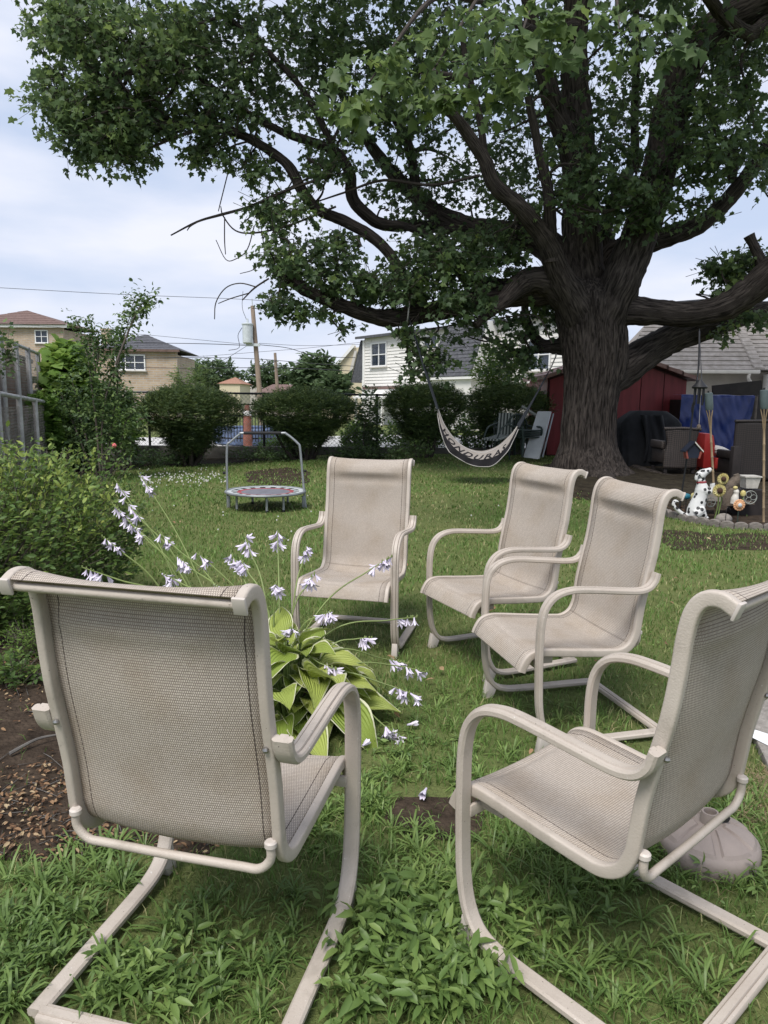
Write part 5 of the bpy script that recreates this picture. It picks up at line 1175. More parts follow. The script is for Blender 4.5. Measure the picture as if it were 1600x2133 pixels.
hosta = thing('hosta', 'large variegated hosta with pale lilac flowers on arching stalks', 'plant', tuple(hc))
leafpos = []
for ring, (n, rad, h, sc, tilt) in enumerate([(22, 0.26, 0.07, 0.21, 0.16), (24, 0.25, 0.13, 0.20, 0.08), (24, 0.22, 0.19, 0.20, 0.02), (21, 0.17, 0.25, 0.19, -0.08), (17, 0.11, 0.30, 0.18, -0.2), (11, 0.05, 0.34, 0.17, -0.42)]):
    for i in range(n):
        a = 2 * math.pi * (i + 0.5 * (ring % 2)) / n + R.uniform(-0.2, 0.2); q = rad * R.uniform(0.6, 1.3)
        base = Vector((math.cos(a) * q * 1.15, math.sin(a) * q, max(0.05, h + R.uniform(-0.06, 0.05))))
        lf = bpy.data.objects.new('leaf', HL[R.randrange(4)]); col.objects.link(lf); lf.parent = hosta
        lf.location = base; lf.rotation_euler = (R.uniform(-0.5, 0.5), tilt + R.uniform(-0.3, 0.35), a + R.uniform(-0.45, 0.45)); s_ = sc * R.uniform(0.6, 1.3); lf.scale = (s_, s_ * R.uniform(0.9, 1.15), s_)
        MB().tube(catmull([(math.cos(a) * 0.03, math.sin(a) * 0.03, 0), tuple(base * 0.6 + Vector((0, 0, 0.02))), tuple(base + Vector((0.0, 0, 0.0)))], 3), 0.005, 5).build('leaf_stalk', 'stem_green', hosta)
mat('hosta_petal', (0.50, 0.43, 0.58), 0.6, c2=(0.73, 0.69, 0.78), scale=30, spec=0.2)
mat('stalk', (0.17, 0.22, 0.07), 0.6, 0.2)
def flower_mesh(open_):
    mb = MB()
    for i in range(6):
        a = 2 * math.pi * i / 6; w = 0.007
        pts = [(0.0, 0.003), (0.018, 0.005), (0.032, 0.009), (0.046, 0.013 + 0.012 * open_), (0.054, 0.018 + 0.022 * open_)]
        ws = [0.0022, 0.003, 0.005, 0.0062, 0.001]
        V = []
        for (x, r_), ww in zip(pts, ws):
            for s_ in (-1, 1): V.append((x, r_ * math.cos(a) - s_ * ww * math.sin(a), r_ * math.sin(a) + s_ * ww * math.cos(a)))
        mb.add(V, [(2 * q, 2 * q + 1, 2 * q + 3, 2 * q + 2) for q in range(4)])
    me = mb.mesh('flower', smooth=60); me.materials.append(MATS['hosta_petal']); return me
FLM = [flower_mesh(0.55), flower_mesh(0.3), flower_mesh(-0.15)]
HY = hc.y
STK = [(870, 1285, .15), (690, 1275, .0), (772, 1330, .0), (885, 1400, .05), (870, 1450, -.1), (840, 1545, -.25), (815, 1160, .25), (640, 1135, .4), (578, 1105, .5), (510, 1118, .5), (500, 1165, .3), (405, 1148, .5), (440, 1215, .2), (330, 1108, .7), (332, 1192, .35), (272, 1090, .8), (215, 1118, .7),
       (262, 1045, 1.0), (240, 1000, 1.2), (288, 985, 1.3), (172, 1182, .4), (575, 1215, .1), (655, 1195, .2), (605, 1310, -.1), (700, 1395, -.15), (850, 1382, .1), (235, 1050, 1.0), (480, 1150, .4), (370, 1160, .45)]
for (ex, ey, dy) in STK:
    e = at(ex, ey, HY + dy); b0 = Vector((hc.x + R.uniform(-0.12, 0.08), hc.y + R.uniform(-0.08, 0.08), 0.12))
    if ex < 300 and dy > 0.6: b0 = Vector((hc.x - 0.45 + R.uniform(-0.1, 0.1), hc.y + 0.55 + R.uniform(-0.1, 0.1), 0.05))
    m1 = b0.lerp(e, 0.45) + Vector((0, 0, 0.10 + 0.06 * R.random())); m2 = b0.lerp(e, 0.8) + Vector((0, 0, 0.055))
    P = catmull([tuple(b0), tuple(m1), tuple(m2), tuple(e)], 8)
    sk = MB(); sk.tube(P, np.linspace(0.005, 0.0024, len(P)), 5); so = sk.build('flower_stalk', 'stalk', hosta, world=True)
    n = R.randint(4, 9)
    for i in range(n):
        q = P[int(len(P) * (0.72 + 0.27 * i / n))]
        f = bpy.data.objects.new('flower', FLM[0 if R.random() < 0.5 else (1 if R.random() < 0.6 else 2)]); col.objects.link(f); f.parent = so
        f.location = Vector(tuple(q)) - hc; f.rotation_euler = (R.uniform(0, 6), R.uniform(0.35, 1.3), R.uniform(0, 6.28)); f.scale = (0.92 * R.uniform(0.65, 1.15),) * 3
    bd = MB()
    for i in range(4): bd.ball(Vector(tuple(P[-1 - i])) + Vector((R.uniform(-.006, .006), 0, 0.004)), (0.004, 0.004, 0.009), 6)
    tagset(bd.build('bud', 'stalk', so, world=True), kind='stuff')
# a second, smaller hosta clump behind carries the far-left stalks
h2c = Vector((hc.x - 0.45, hc.y + 0.55, 0))
h2 = thing('hosta', 'smaller hosta clump behind the left chair back', 'plant', tuple(h2c))
for i in range(22):
    a = 2 * math.pi * i / 11 + R.uniform(-0.2, 0.2); q = 0.08 + 0.1 * (i % 2); lf = bpy.data.objects.new('leaf', HL[R.randrange(4)]); col.objects.link(lf); lf.parent = h2
    lf.location = (math.cos(a) * q, math.sin(a) * q, 0.10 + 0.1 * (1 - i % 2)); lf.rotation_euler = (R.uniform(-0.3, 0.3), R.uniform(-0.4, 0.1), a); lf.scale = (R.uniform(0.16, 0.2),) * 3
for k_, (x, y) in enumerate([(848, 1525), (1010, 1440), (730, 1520), (755, 1570), (888, 1660)]):
    p_ = gnd(x, y); f = bpy.data.objects.new('fallen_flower', FLM[2]); col.objects.link(f); f.location = (p_.x, p_.y, 0.035); f.rotation_euler = (0, 0.1, R.uniform(0, 6)); f.scale = (1.0, 1.0, 1.0)
    tagset(f, ['fallen lilac flower in grass right of the hosta', 'fallen pale petal by the right chair foot', 'fallen flower just past the left chair arm', 'fallen petal under the left chair arm', 'lilac flower lying on the bare soil patch'][k_], 'flower', 'fallen flowers')

# ================================================================ YARD THINGS
mat('tramp_steel', (0.30, 0.32, 0.34), 0.4, 0.12, metal=0.4)
mat('foam_black', (0.02, 0.02, 0.022), 0.8, 0.2)
mat('mat_grey', (0.16, 0.16, 0.19), 0.7, 0.15)
mat('pad_red', (0.30, 0.05, 0.06), 0.6, 0.15)
mat('pad_light', (0.46, 0.49, 0.50), 0.6, 0.15, scale=30)
mat('rubber', (0.015, 0.015, 0.016), 0.6, 0.1)
tcx = gnd(554, 1058); TYY = tcx.y
tr_ = thing('trampoline', 'small round trampoline with grey handlebar on the lawn', 'trampoline', (tcx.x, TYY, gh(tcx.x, TYY)))
tr_r = 82 / F_PX * TYY
zr = 0.23
ring = MB(); ring.tube([(tr_r * math.cos(a), tr_r * math.sin(a), zr) for a in np.linspace(0, 2 * math.pi, 49)], 0.018, 8, caps=False); ring.build('ring', 'tramp_steel', tr_)
def annulus(r0, r1, z, a0=0, a1=2 * math.pi, n=40, dz=0.0):
    mb = MB(); V = []
    for i in range(n + 1):
        a = a0 + (a1 - a0) * i / n; V += [(r0 * math.cos(a), r0 * math.sin(a), z), (r1 * math.cos(a), r1 * math.sin(a), z + dz)]
    return mb.add(V, [(2 * i, 2 * i + 1, 2 * i + 3, 2 * i + 2) for i in range(n)])
MB().lathe([(0.01, 0.0), (tr_r * 0.62, 0.0), (tr_r * 0.62, -0.008), (0.01, -0.008)], (0, 0, zr - 0.004), 40).build('jumping_mat', 'mat_grey', tr_)
annulus(tr_r * 0.62, tr_r * 0.72, zr - 0.004, dz=0.003).build('red_border', 'pad_red', tr_)
for i in range(36):
    a0 = 2 * math.pi * i / 36; annulus(tr_r * 0.72, tr_r * 0.97, zr, a0, a0 + 2 * math.pi / 36 * 0.98, 2, 0.004).build('pad_panel', 'pad_light' if i % 2 else 'foam_black', tr_)
annulus(tr_r * 0.86, tr_r * 0.985, zr + 0.006, dz=0.002).build('pad_rim', 'pad_light', tr_)
for a in (1.0, 2.15, 3.9, 5.4, 4.7 + 0.2):
    x, y = 0.86 * tr_r * math.cos(a), 0.86 * tr_r * math.sin(a)
    MB().tube([(x, y, 0), (x, y, zr)], 0.016, 8).build('leg', 'tramp_steel', tr_); MB().lathe([(0.02, 0), (0.021, 0.03)], (x, y, -0.001), 10).build('foot', 'rubber', tr_)
HP = [(475, 1063), (473, 1000), (473, 932), (480, 921), (499, 905), (508, 902), (585, 902), (597, 904), (620, 923), (625, 934), (630, 985), (637, 1058)]
hp = [at(x, y, TYY) for x, y in HP]
MB().tube(catmull([tuple(p) for p in hp], 4), 0.016, 8).build('handle_frame', 'tramp_steel', tr_, world=True)
MB().tube([at(508, 902, TYY), at(586, 902, TYY)], 0.021, 8).build('grip', 'foam_black', tr_, world=True)
for (x, y) in ((470, 985), (633, 981)): MB().ball(at(x - 3 if x < 500 else x + 3, y, TYY), 0.022, 8).build('knob', 'rubber', tr_, world=True)
for x in (477, 632):
    p = at(x, 1045, TYY); MB().box(p, (0.035, 0.05, 0.16)).build('clamp', 'tramp_steel', tr_, world=True, bevel=0.004)

# ---- red metal shed behind the trunk
mat('shed_red', (0.20, 0.024, 0.028), 0.5, 0.2, scale=3, stretch=(3, 3, 0.4), bump=0.1)
mat('shed_dark', (0.05, 0.012, 0.013), 0.7, 0.2)
mat('shed_roof', (0.24, 0.13, 0.11), 0.7, c2=(0.36, 0.24, 0.21), scale=4)
SHY = 17.4
a, b = at(1138, 950, SHY), at(1420, 950, SHY); sz = 0.2; w = b.x - a.x
sh = thing('garden_shed', 'dark red metal garden shed behind the maple trunk', 'shed', (a.x, SHY, sz))
ze = at(1420, 790, SHY).z - sz; zp = at(1280, 738, SHY).z - sz
MB().prism([(0, 0.02, 0), (w, 0.02, 0), (w, 0.02, ze), (w / 2, 0.02, zp), (0, 0.02, ze)], (0, 2.4, 0)).build('wall', 'shed_dark', sh, smooth=None)
npan = 6
for i in range(npan):
    x0, x1 = w * i / npan + 0.01, w * (i + 1) / npan - 0.01
    z0, z1 = (ze + (zp - ze) * (1 - abs(q / w - 0.5) * 2) - 0.05 for q in (x0, x1))
    MB().prism([(x0, 0, 0.03), (x1, 0, 0.03), (x1, 0, z1), (x0, 0, z0)], (0, 0.019, 0)).build('panel', 'shed_red', sh, smooth=None)
MB().prism([(-0.003, 0.1, 0), (-0.003, 2.3, 0), (-0.003, 2.3, ze), (-0.003, 0.1, ze)], (-0.02, 0, 0)).build('side_panel', 'shed_red', sh, smooth=None)
for s_ in (0, 1):
    xa, xb = (-0.18, w / 2) if s_ == 0 else (w + 0.18, w / 2)
    for k_ in range(5):
        za = ze - 0.08 + k_ * 0.0; f0, f1 = k_ / 5, (k_ + 1.1) / 5; f1 = min(1, f1)
        xs0, xs1 = xa + (xb - xa) * f0, xa + (xb - xa) * f1; zs0, zs1 = ze - 0.04 + (zp - ze + 0.06) * f0, ze - 0.04 + (zp - ze + 0.06) * f1
        q = MB(); q.hexa([(xs0, -0.22, zs0), (xs1, -0.22, zs1), (xs1, 2.6, zs1), (xs0, 2.6, zs0)], [(xs0, -0.22, zs0 + 0.10), (xs1, -0.22, zs1 + 0.075), (xs1, 2.6, zs1 + 0.075), (xs0, 2.6, zs0 + 0.10)]); q.build('roof_panel', 'shed_roof', sh, smooth=None)

# ---- covered grill
mat('cover_black', (0.014, 0.015, 0.017), 0.75, 0.3, scale=4, spec=0.3, bump=0.5, bscale=7)
GY = 15.6; gc = at(1343, 968, GY); gs = GY / F_PX
gl = thing('covered_grill', 'barbecue under a black fabric cover beside the trunk', 'grill cover', (gc.x, GY, 0.1))
gb = MB(); PR = [(0.0, 62), (0.1, 63), (0.3, 62), (0.5, 61), (0.68, 64), (0.78, 64), (0.86, 56), (0.93, 46), (1.0, 34), (1.005, 18), (1.006, 2)]
GHt = 1.22; K = 56
V, F = [], []
for i, (t, hw_) in enumerate(PR):
    for j in range(K):
        an = 2 * math.pi * j / K; c, s_ = math.cos(an), math.sin(an); e = 0.35
        fold = 1 + (1 - t) * 0.06 * math.sin(an * 13 + 2 * t * 3) + 0.02 * math.sin(an * 29 + t * 8) * (1 - t)
        V.append((math.copysign(abs(c) ** e, c) * hw_ * gs * fold, math.copysign(abs(s_) ** e, s_) * (0.3 if t < 0.85 else 0.3 * (1.6 - 0.9 * t) * (hw_ / 60 + 0.3)) * fold, t * GHt + 0.05 * (1 - t) * math.sin(an * 7) * (i == 0)))
F = [(i * K + j, i * K + (j + 1) % K, (i + 1) * K + (j + 1) % K, (i + 1) * K + j) for i in range(len(PR) - 1) for j in range(K)] + [tuple((len(PR) - 1) * K + j for j in range(K))]
gb.add(V, F); gb.build('cover', 'cover_black', gl, smooth=60)
# a heavy draped fold across the front
def drape(u, v):
    x = (-28 + 46 * u + 14 * math.sin(v * 2.2)) * gs; z = GHt * (0.93 - 0.80 * v); y = -0.36 - 0.05 * math.sin(u * 9 + v * 3) - 0.03 * math.sin(u * 17)
    return (x, y, z)
MB().grid(drape, 18, 14).build('drape', 'cover_black', gl, smooth=80)

# ---- blue tarp over a stack, boards behind
mat('tarp_blue', (0.006, 0.022, 0.15), 0.35, c2=(0.008, 0.026, 0.165), scale=3, spec=0.5, bump=0.12, bscale=22)
mat('board_dark', (0.022, 0.017, 0.016), 0.7, 0.3)
TPY = 16.6; ta, tb_ = at(1419, 822, TPY), at(1572, 822, TPY); ht = ta.z - 0.12
tp_ = thing('blue_tarp', 'shiny blue tarpaulin draped over a stack behind the wicker chairs', 'tarp', ((ta.x + tb_.x) / 2, TPY, 0.12))
wd = tb_.x - ta.x
def tarp(u, v):
    x = (u - 0.5) * wd; wr = 0.05 * mnoise.noise(Vector((u * 9 + v * 4, v * 2.5, 1))) + 0.02 * mnoise.noise(Vector((u * 22 - v * 9, v * 6, 5)))
    if v < 0.12: return (x, 0.5 * (1 - v / 0.12) + wr, ht + 0.01 * math.sin(u * 13))
    t = (v - 0.12) / 0.88; return (x + 0.06 * t * math.sin(u * 5), wr * (1 + t) - 0.06 * t, ht * (1 - t) + 0.015)
MB().grid(tarp, 46, 30).build('sheet', 'tarp_blue', tp_, smooth=80)
MB().box((0, 0.42, ht / 2 - 0.05), (wd * 0.94, 0.66, ht - 0.12)).build('stack', 'board_dark', tp_, smooth=None)
p4 = [at(1485, 803, 17.4), at(1587, 792, 17.4), at(1592, 825, 17.4), at(1486, 822, 17.4)]
bd_ = MB(); bd_.prism([(p.x, 17.42, p.z) for p in p4][::-1], (0, 0.05, 0)); tagset(bd_.build('board', 'board_dark'), 'dark board lying tilted on top of the blue tarp stack', 'board')
lb_ = thing('leaning_board', 'tall dark panel leaning beside the blue tarp', 'board', at(1585, 900, 16.5).to_tuple()[:2] + (0.1,))
p4 = [at(1562, 828, 16.7), at(1600, 820, 16.7), at(1610, 960, 16.4), at(1562, 960, 16.4)]; MB().prism([tuple(p) for p in p4][::-1], (0, 0.05, 0)).build('panel', 'board_dark', lb_, world=True, smooth=None)
MB().tube([at(1576, 826, 16.45), at(1572, 880, 16.4), at(1578, 955, 16.3)], 0.03, 6).build('strap', 'stem_grey', lb_, world=True)

# ---- wicker armchairs
def wicker_mat(name, c1, c2):
    m, n, l, b = nt(name); t = n.new('ShaderNodeTexCoord'); ck_ = n.new('ShaderNodeTexChecker'); ck_.inputs['Scale'].default_value = 36
    mpn = n.new('ShaderNodeMapping'); mpn.inputs['Rotation'].default_value = (0, 0.78, 0); l.new(t.outputs['Object'], mpn.inputs['Vector']); l.new(mpn.outputs['Vector'], ck_.inputs['Vector'])
    ck_.inputs['Color1'].default_value = (*c1, 1); ck_.inputs['Color2'].default_value = (*c2, 1); l.new(ck_.outputs['Color'], b.inputs['Base Color']); b.inputs['Roughness'].default_value = 0.6
    bp = n.new('ShaderNodeBump'); bp.inputs['Strength'].default_value = 0.6; l.new(ck_.outputs['Fac'], bp.inputs['Height']); l.new(bp.outputs['Normal'], b.inputs['Normal']); MATS[name] = m
wicker_mat('wicker_brown', (0.065, 0.05, 0.042), (0.022, 0.017, 0.015))
wicker_mat('wicker_dark', (0.028, 0.020, 0.018), (0.012, 0.009, 0.008))
def wicker(label, px0, px1, ytop, ybot, Y, m, waist=0.0, seatdir=1):
    s_ = Y / F_PX; w_ = (px1 - px0) * s_; c = at((px0 + px1) / 2, ytop, Y); h = c.z - 0.06; zb = max(0.0, at(px0, ybot, Y).z)
    o = thing('wicker_armchair', label, 'chair', (c.x, Y, zb)); h = c.z - zb
    def back(u, v):
        nar = 1 - waist * math.sin(min(1, v * 1.15) * math.pi) ** 0.8 * (0.4 + 0.6 * v)
        nar = 1.0 if v > 0.97 else (1 - waist * (1 - abs(v - 0.62) / 0.38) if v > 0.24 else 1 - waist * 0.2)
        return ((u - 0.5) * w_ * max(0.6, nar), -0.05 * math.sin(u * math.pi) , 0.09 + v * (h - 0.09))
    g_ = MB(); g_.grid(back, 16, 18); pn = g_.build('back_panel', m, o, smooth=80); md = pn.modifiers.new('thick', 'SOLIDIFY'); md.thickness = 0.05; md.offset = -1
    MB().tube([(-w_ / 2 - 0.02, 0.0, h), (0, -0.05, h + 0.01), (w_ / 2 + 0.02, 0.0, h - 0.01)], 0.028, 8).build('top_rail', m, o)
    MB().box((0, 0.40, 0.32), (w_ * 0.9, 0.66, 0.28)).build('seat', m, o, bevel=0.03)
    for q in (-1, 1):
        MB().box((q * w_ * 0.44, 0.42, 0.54), (0.1, 0.62, 0.16)).build('arm', m, o, bevel=0.03)
        for y in (0.04, 0.66): MB().box((q * w_ * 0.40, y, 0.045), (0.06, 0.06, 0.09)).build('leg', 'board_dark', o, smooth=None)
    return o
wicker('brown woven wicker armchair seen from behind, next to the grill', 1386, 1458, 893, 985, 14.0, 'wicker_brown', 0.18)
wicker('large dark wicker armchair at the right edge', 1534, 1650, 878, 1010, 13.2, 'wicker_dark', 0.0)
wa_ = MB(); pA, pB = at(1512, 927, 13.2), at(1528, 1000, 13.2); wa_.box(((pA.x + pB.x) / 2, 13.0, pA.z / 2), (0.15, 0.14, pA.z - 0.02)); tagset(wa_.build('wicker_side_table', 'board_dark', bevel=0.02), 'narrow dark side table against the right wicker armchair', 'table')
mat('plastic_red', (0.36, 0.03, 0.025), 0.4, 0.12); mat('cushion', (0.55, 0.53, 0.5), 0.9, 0.12, scale=12, bump=0.3)
RY = 14.6; rc_ = at(1478, 965, RY)
rc = thing('red_chair', 'red plastic chair holding a white cushion', 'chair', (rc_.x, RY, 0.08))
bx0 = at(1456, 950, RY).x - rc_.x; bx1 = at(1508, 950, RY).x - rc_.x; zt = at(1470, 902, RY).z - 0.08; zs = at(1470, 952, RY).z - 0.08
MB().prism([(bx0, -0.22, 0.12), (bx0 + 0.2, -0.22, 0.12), (bx0 + 0.22, -0.22, zt * 0.7), (bx0 + 0.17, -0.22, zt - 0.04), (bx0 + 0.1, -0.22, zt), (bx0, -0.22, zt)], (0, 0.46, 0)).build('backrest', 'plastic_red', rc, bevel=0.02)
MB().prism([(bx0 + 0.21, -0.23, zs - 0.22), (bx1, -0.23, zs - 0.2), (bx1 + 0.02, -0.23, zs - 0.02), (bx0 + 0.24, -0.23, zs)], (0, 0.48, 0)).build('seat', 'plastic_red', rc, bevel=0.02)
for x in (bx0 + 0.08, bx1 - 0.05):
    for y in (-0.18, 0.18): MB().box((x, y, 0.06), (0.06, 0.06, 0.14)).build('leg', 'plastic_red', rc, smooth=None)
cu = thing('white_cushion', 'white cushion lying on the red chair', 'cushion', (rc_.x + bx0 + 0.42, RY - 0.02, 0.08 + zs))
MB().ball((0, 0, 0.10), (0.27, 0.2, 0.12), 14, M=Matrix.Rotation(0.35, 3, 'Y')).build('pad', 'cushion', cu, smooth=80)
MB().tube([(0.27 * math.cos(a), 0.2 * math.sin(a), 0.10 - 0.095 * math.cos(a)) for a in np.linspace(0, 6.283, 24)], 0.008, 5).build('piping', 'cushion', cu)

# ---- folding table leaning on the shed, garden chairs by the hedge
mat('plastic_pale', (0.58, 0.60, 0.60), 0.5, 0.06)
q4 = [at(1089, 953, 15.9), at(1122, 957, 15.8), at(1147, 857, 16.4), at(1119, 857, 16.5)]
ft_ = thing('folding_table', 'pale grey folding table top leaning against the shed', 'table', (q4[0].x, 15.9, q4[0].z))
MB().prism([tuple(p) for p in q4], (0.05, 0.06, 0)).build('top', 'plastic_pale', ft_, world=True, bevel=0.02)
MB().tube([q4[1] + Vector((0.09, 0.03, 0.05)), q4[2] + Vector((0.07, 0.03, -0.05))], 0.02, 6).build('edge_tube', 'tramp_steel', ft_, world=True)
mat('chair_green', (0.03, 0.05, 0.04), 0.5, 0.15); mat('stripe_light', (0.34, 0.36, 0.33), 0.8, 0.1); mat('stripe_dark', (0.05, 0.06, 0.055), 0.8, 0.1)
LY = 16.2; lc = at(1030, 945, LY)
lo = thing('striped_lounger', 'green and white striped sun lounger by the hedge behind the hammock', 'lounger', (lc.x, LY, 0.2))
bl_, br_, tr2, tl_ = at(1036, 905, LY), at(1066, 905, LY), at(1069, 860, LY + 0.25), at(1040, 860, LY + 0.25)
sl_, sr_ = at(1008, 913, LY - 0.5), at(1036, 915, LY - 0.5)
for i in range(9):
    f0, f1 = i / 9, (i + 0.96) / 9; m_ = 'stripe_light' if i % 2 == 0 else 'stripe_dark'
    MB().prism([bl_.lerp(br_, f0), bl_.lerp(br_, f1), tl_.lerp(tr2, f1), tl_.lerp(tr2, f0)], (0, 0.04, 0)).build('back_stripe', m_, lo, world=True, smooth=None)
    MB().prism([sl_.lerp(sr_, f0), sl_.lerp(sr_, f1), bl_.lerp(br_, f1), bl_.lerp(br_, f0)], (0, 0, -0.04)).build('seat_stripe', m_, lo, world=True, smooth=None)
for p_, q_ in ((sl_, bl_), (sr_, br_)):
    for t_ in (0.1, 0.9):
        z_ = p_.lerp(q_, t_); MB().tube([z_, Vector((z_.x, z_.y, 0.18))], 0.018, 6).build('leg', 'chair_green', lo, world=True)
    MB().tube(catmull([tuple(p_ + Vector((0, 0, 0.02))), tuple(p_.lerp(q_, 0.3) + Vector((0, 0, 0.22))), tuple(q_ + Vector((0, 0, 0.26)))], 5), 0.018, 6).build('arm', 'chair_green', lo, world=True)
def garden_chair(label, px, py, Y, sc, rz, n=1):
    p = at(px, py, Y); o = thing('plastic_chair', label, 'chair', (p.x, Y, max(0.16, p.z)), rz)
    for x in (-0.24, 0.24):
        for y in (-0.22, 0.22): MB().tube([(x * 1.1, y * 1.1, 0), (x * 0.9, y * 0.9, 0.44)], [0.025, 0.03], 6).build('leg', 'chair_green', o)
        MB().tube(catmull([(x * 1.1, -0.22, 0.42), (x * 1.15, -0.2, 0.64), (x * 1.15, 0.1, 0.65), (x * 1.0, 0.24, 0.68)], 4), 0.025, 6).build('arm', 'chair_green', o)
    for k_ in range(n): MB().box((0, 0, 0.43 + 0.05 * k_), (0.5, 0.46, 0.03)).build('seat', 'chair_green', o, bevel=0.01)
    for k_ in range(7):
        x = -0.2 + 0.4 * k_ / 6; MB().tube([(x, 0.24, 0.46), (x * 0.9, 0.32, 0.9 - 0.25 * (x / 0.22) ** 2 * 0.5)], 0.012, 5).build('back_slat', 'chair_green', o)
    MB().tube(catmull([(-0.25, 0.24, 0.46), (-0.24, 0.3, 0.78), (0, 0.34, 0.93), (0.24, 0.3, 0.78), (0.25, 0.24, 0.46)], 6), 0.022, 6).build('back_hoop', 'chair_green', o)
    return o
garden_chair('stack of dark green plastic chairs beside the leaning table', 1093, 950, 16.2, 1, 0.5, 4)
garden_chair('green plastic chair tucked behind the striped lounger', 1058, 950, 16.6, 1, 0.2, 2)
ws_ = MB(); ws_.tube([at(1087, 846, 16.7), at(1118, 866, 16.6), at(1140, 882, 16.55)], 0.035, 6); tagset(ws_.build('pale_pole', 'stripe_light'), 'pale wooden pole sticking out behind the leaning table', 'pole')

# ---- hammock
mat('hammock_cloth', (0.30, 0.27, 0.245), 0.95, 0.1, scale=30, bump=0.2); mat('hammock_black', (0.014, 0.013, 0.016), 0.9, 0.2); mat('rope_dark', (0.018, 0.022, 0.028), 0.9, 0.2); mat('rope_light', (0.4, 0.38, 0.36), 0.9, 0.1)
HMY = 12.9
up_ = catmull([tuple(at(x, y, HMY)) for x, y in [(911, 848), (925, 884), (948, 916), (975, 936), (1005, 943), (1035, 933), (1060, 912), (1078, 888)]], 8)
lo_ = catmull([tuple(at(x, y, HMY - d)) for x, y, d in [(911, 856, 0), (920, 890, .1), (934, 918, .18), (958, 942, .22), (990, 957, .22), (1030, 951, .2), (1056, 930, .1), (1079, 890, 0)]], 8)
vl_ = catmull([tuple(at(x, y, HMY - d)) for x, y, d in [(911, 858, 0), (916, 895, .1), (928, 928, .16), (952, 955, .2), (985, 972, .22), (1030, 966, .2), (1060, 938, .1), (1080, 891, 0)]], 8)
bk_ = catmull([tuple(at(x, y, HMY + d)) for x, y, d in [(911, 850, 0), (928, 888, .25), (950, 917, .45), (976, 934, .5), (1005, 939, .5), (1034, 930, .45), (1058, 910, .25), (1078, 889, 0)]], 8)
bo_ = catmull([tuple(at(x, y, HMY + d)) for x, y, d in [(911, 852, 0), (927, 898, .1), (950, 930, .15), (978, 948, .15), (1006, 952, .15), (1036, 944, .15), (1060, 920, .1), (1079, 890, 0)]], 8)
hm = thing('hammock', 'woven HONDURAS hammock with black valance slung under the maple', 'hammock', (up_[28][0], HMY, 0))
n_ = len(up_)
def strip(A, B, k_=8, bulge=0.0):
    mb = MB(); V = []
    for i in range(n_):
        for j in range(k_ + 1): t_ = j / k_; V.append(A[i] * (1 - t_) + B[i] * t_ + np.array([0, -bulge * math.sin(math.pi * t_), 0]))
    return mb.add(V, [(i * (k_ + 1) + j, (i + 1) * (k_ + 1) + j, (i + 1) * (k_ + 1) + j + 1, i * (k_ + 1) + j + 1) for i in range(n_ - 1) for j in range(k_)])
strip(up_, lo_, 8, 0.02).build('front_cloth', 'hammock_cloth', hm, world=True, smooth=80)
strip(up_, bo_, 6).build('bed', 'hammock_cloth', hm, world=True, smooth=80); strip(bo_, bk_, 6).build('back_cloth', 'hammock_cloth', hm, world=True, smooth=80)
va = strip(lo_ - np.array([0, 0.02, 0]), vl_ - np.array([0, 0.03, 0]), 6)
k7 = 7
va.v = [(x, y + 0.02 * math.sin(i // k7 * 0.9) * (i % k7) / 6, z + 0.05 * abs(math.sin(i // k7 * 0.165)) * (i % k7 == 6) - 0.02 * (i % k7 == 6)) for i, (x, y, z) in enumerate(va.v)]
va.build('valance', 'hammock_black', hm, world=True, smooth=80)
edge = [va.v[i * k7 + 6] for i in range(n_)]; MB().tube(edge, 0.007, 5).build('valance_fringe', 'rope_light', hm, world=True)
MB().tube([tuple(p) for p in up_], 0.012, 5).build('edge_rope', 'rope_light', hm, world=True)
fc = bpy.data.curves.new('lettering', 'FONT'); fc.body = 'HONDURAS'; fc.size = 1.0; fc.space_character = 1.25; fc.offset = 0.018; fc.resolution_u = 2
fo = bpy.data.objects.new('lettering_tmp', fc); col.objects.link(fo); bpy.context.view_layer.update()
fm = bpy.data.meshes.new_from_object(fo.evaluated_get(bpy.context.evaluated_depsgraph_get())); bpy.data.objects.remove(fo)
bmx = bmesh.new(); bmx.from_mesh(fm); bmesh.ops.triangulate(bmx, faces=bmx.faces); bmesh.ops.subdivide_edges(bmx, edges=[e for e in bmx.edges if e.calc_length() > 0.2], cuts=2, use_grid_fill=True); bmx.to_mesh(fm); bmx.free()
xs = [v.co.x for v in fm.vertices]; x0, x1 = min(xs), max(xs); I = pinv(hm)
for v in fm.vertices:
    s_ = 0.17 + 0.66 * (v.co.x - x0) / (x1 - x0); t_ = 0.97 - 0.66 * v.co.y / 0.72; fi = s_ * (n_ - 1); i = int(fi); f_ = fi - i
    A = up_[i] * (1 - f_) + up_[i + 1] * f_; B = lo_[i] * (1 - f_) + lo_[i + 1] * f_; P = A * (1 - t_) + B * t_ + np.array([0, -0.02 * math.sin(math.pi * t_) - 0.012, 0]); v.co = I @ Vector(tuple(P))
link('lettering', fm, 'hammock_black', hm)
for (st_, en, m_) in (((850, 655, 13.5), (911, 850, HMY), 'rope_dark'), ((1148, 765, 14.4), (1079, 889, HMY), 'rope_dark')):
    A, B = at(*st_), at(*en)
    for k_ in range(5):
        B2 = B + Vector((0, 0.03 * (k_ - 2), 0.01 * (k_ - 2))); M2 = A.lerp(B2, 0.55) + Vector((0.006 * (k_ - 2), 0.012 * (k_ - 2), -0.01)); MB().tube(catmull([tuple(A), tuple(M2), tuple(B2)], 4), np.linspace(0.010, 0.022, 9), 5).build('rope', m_, hm, world=True)
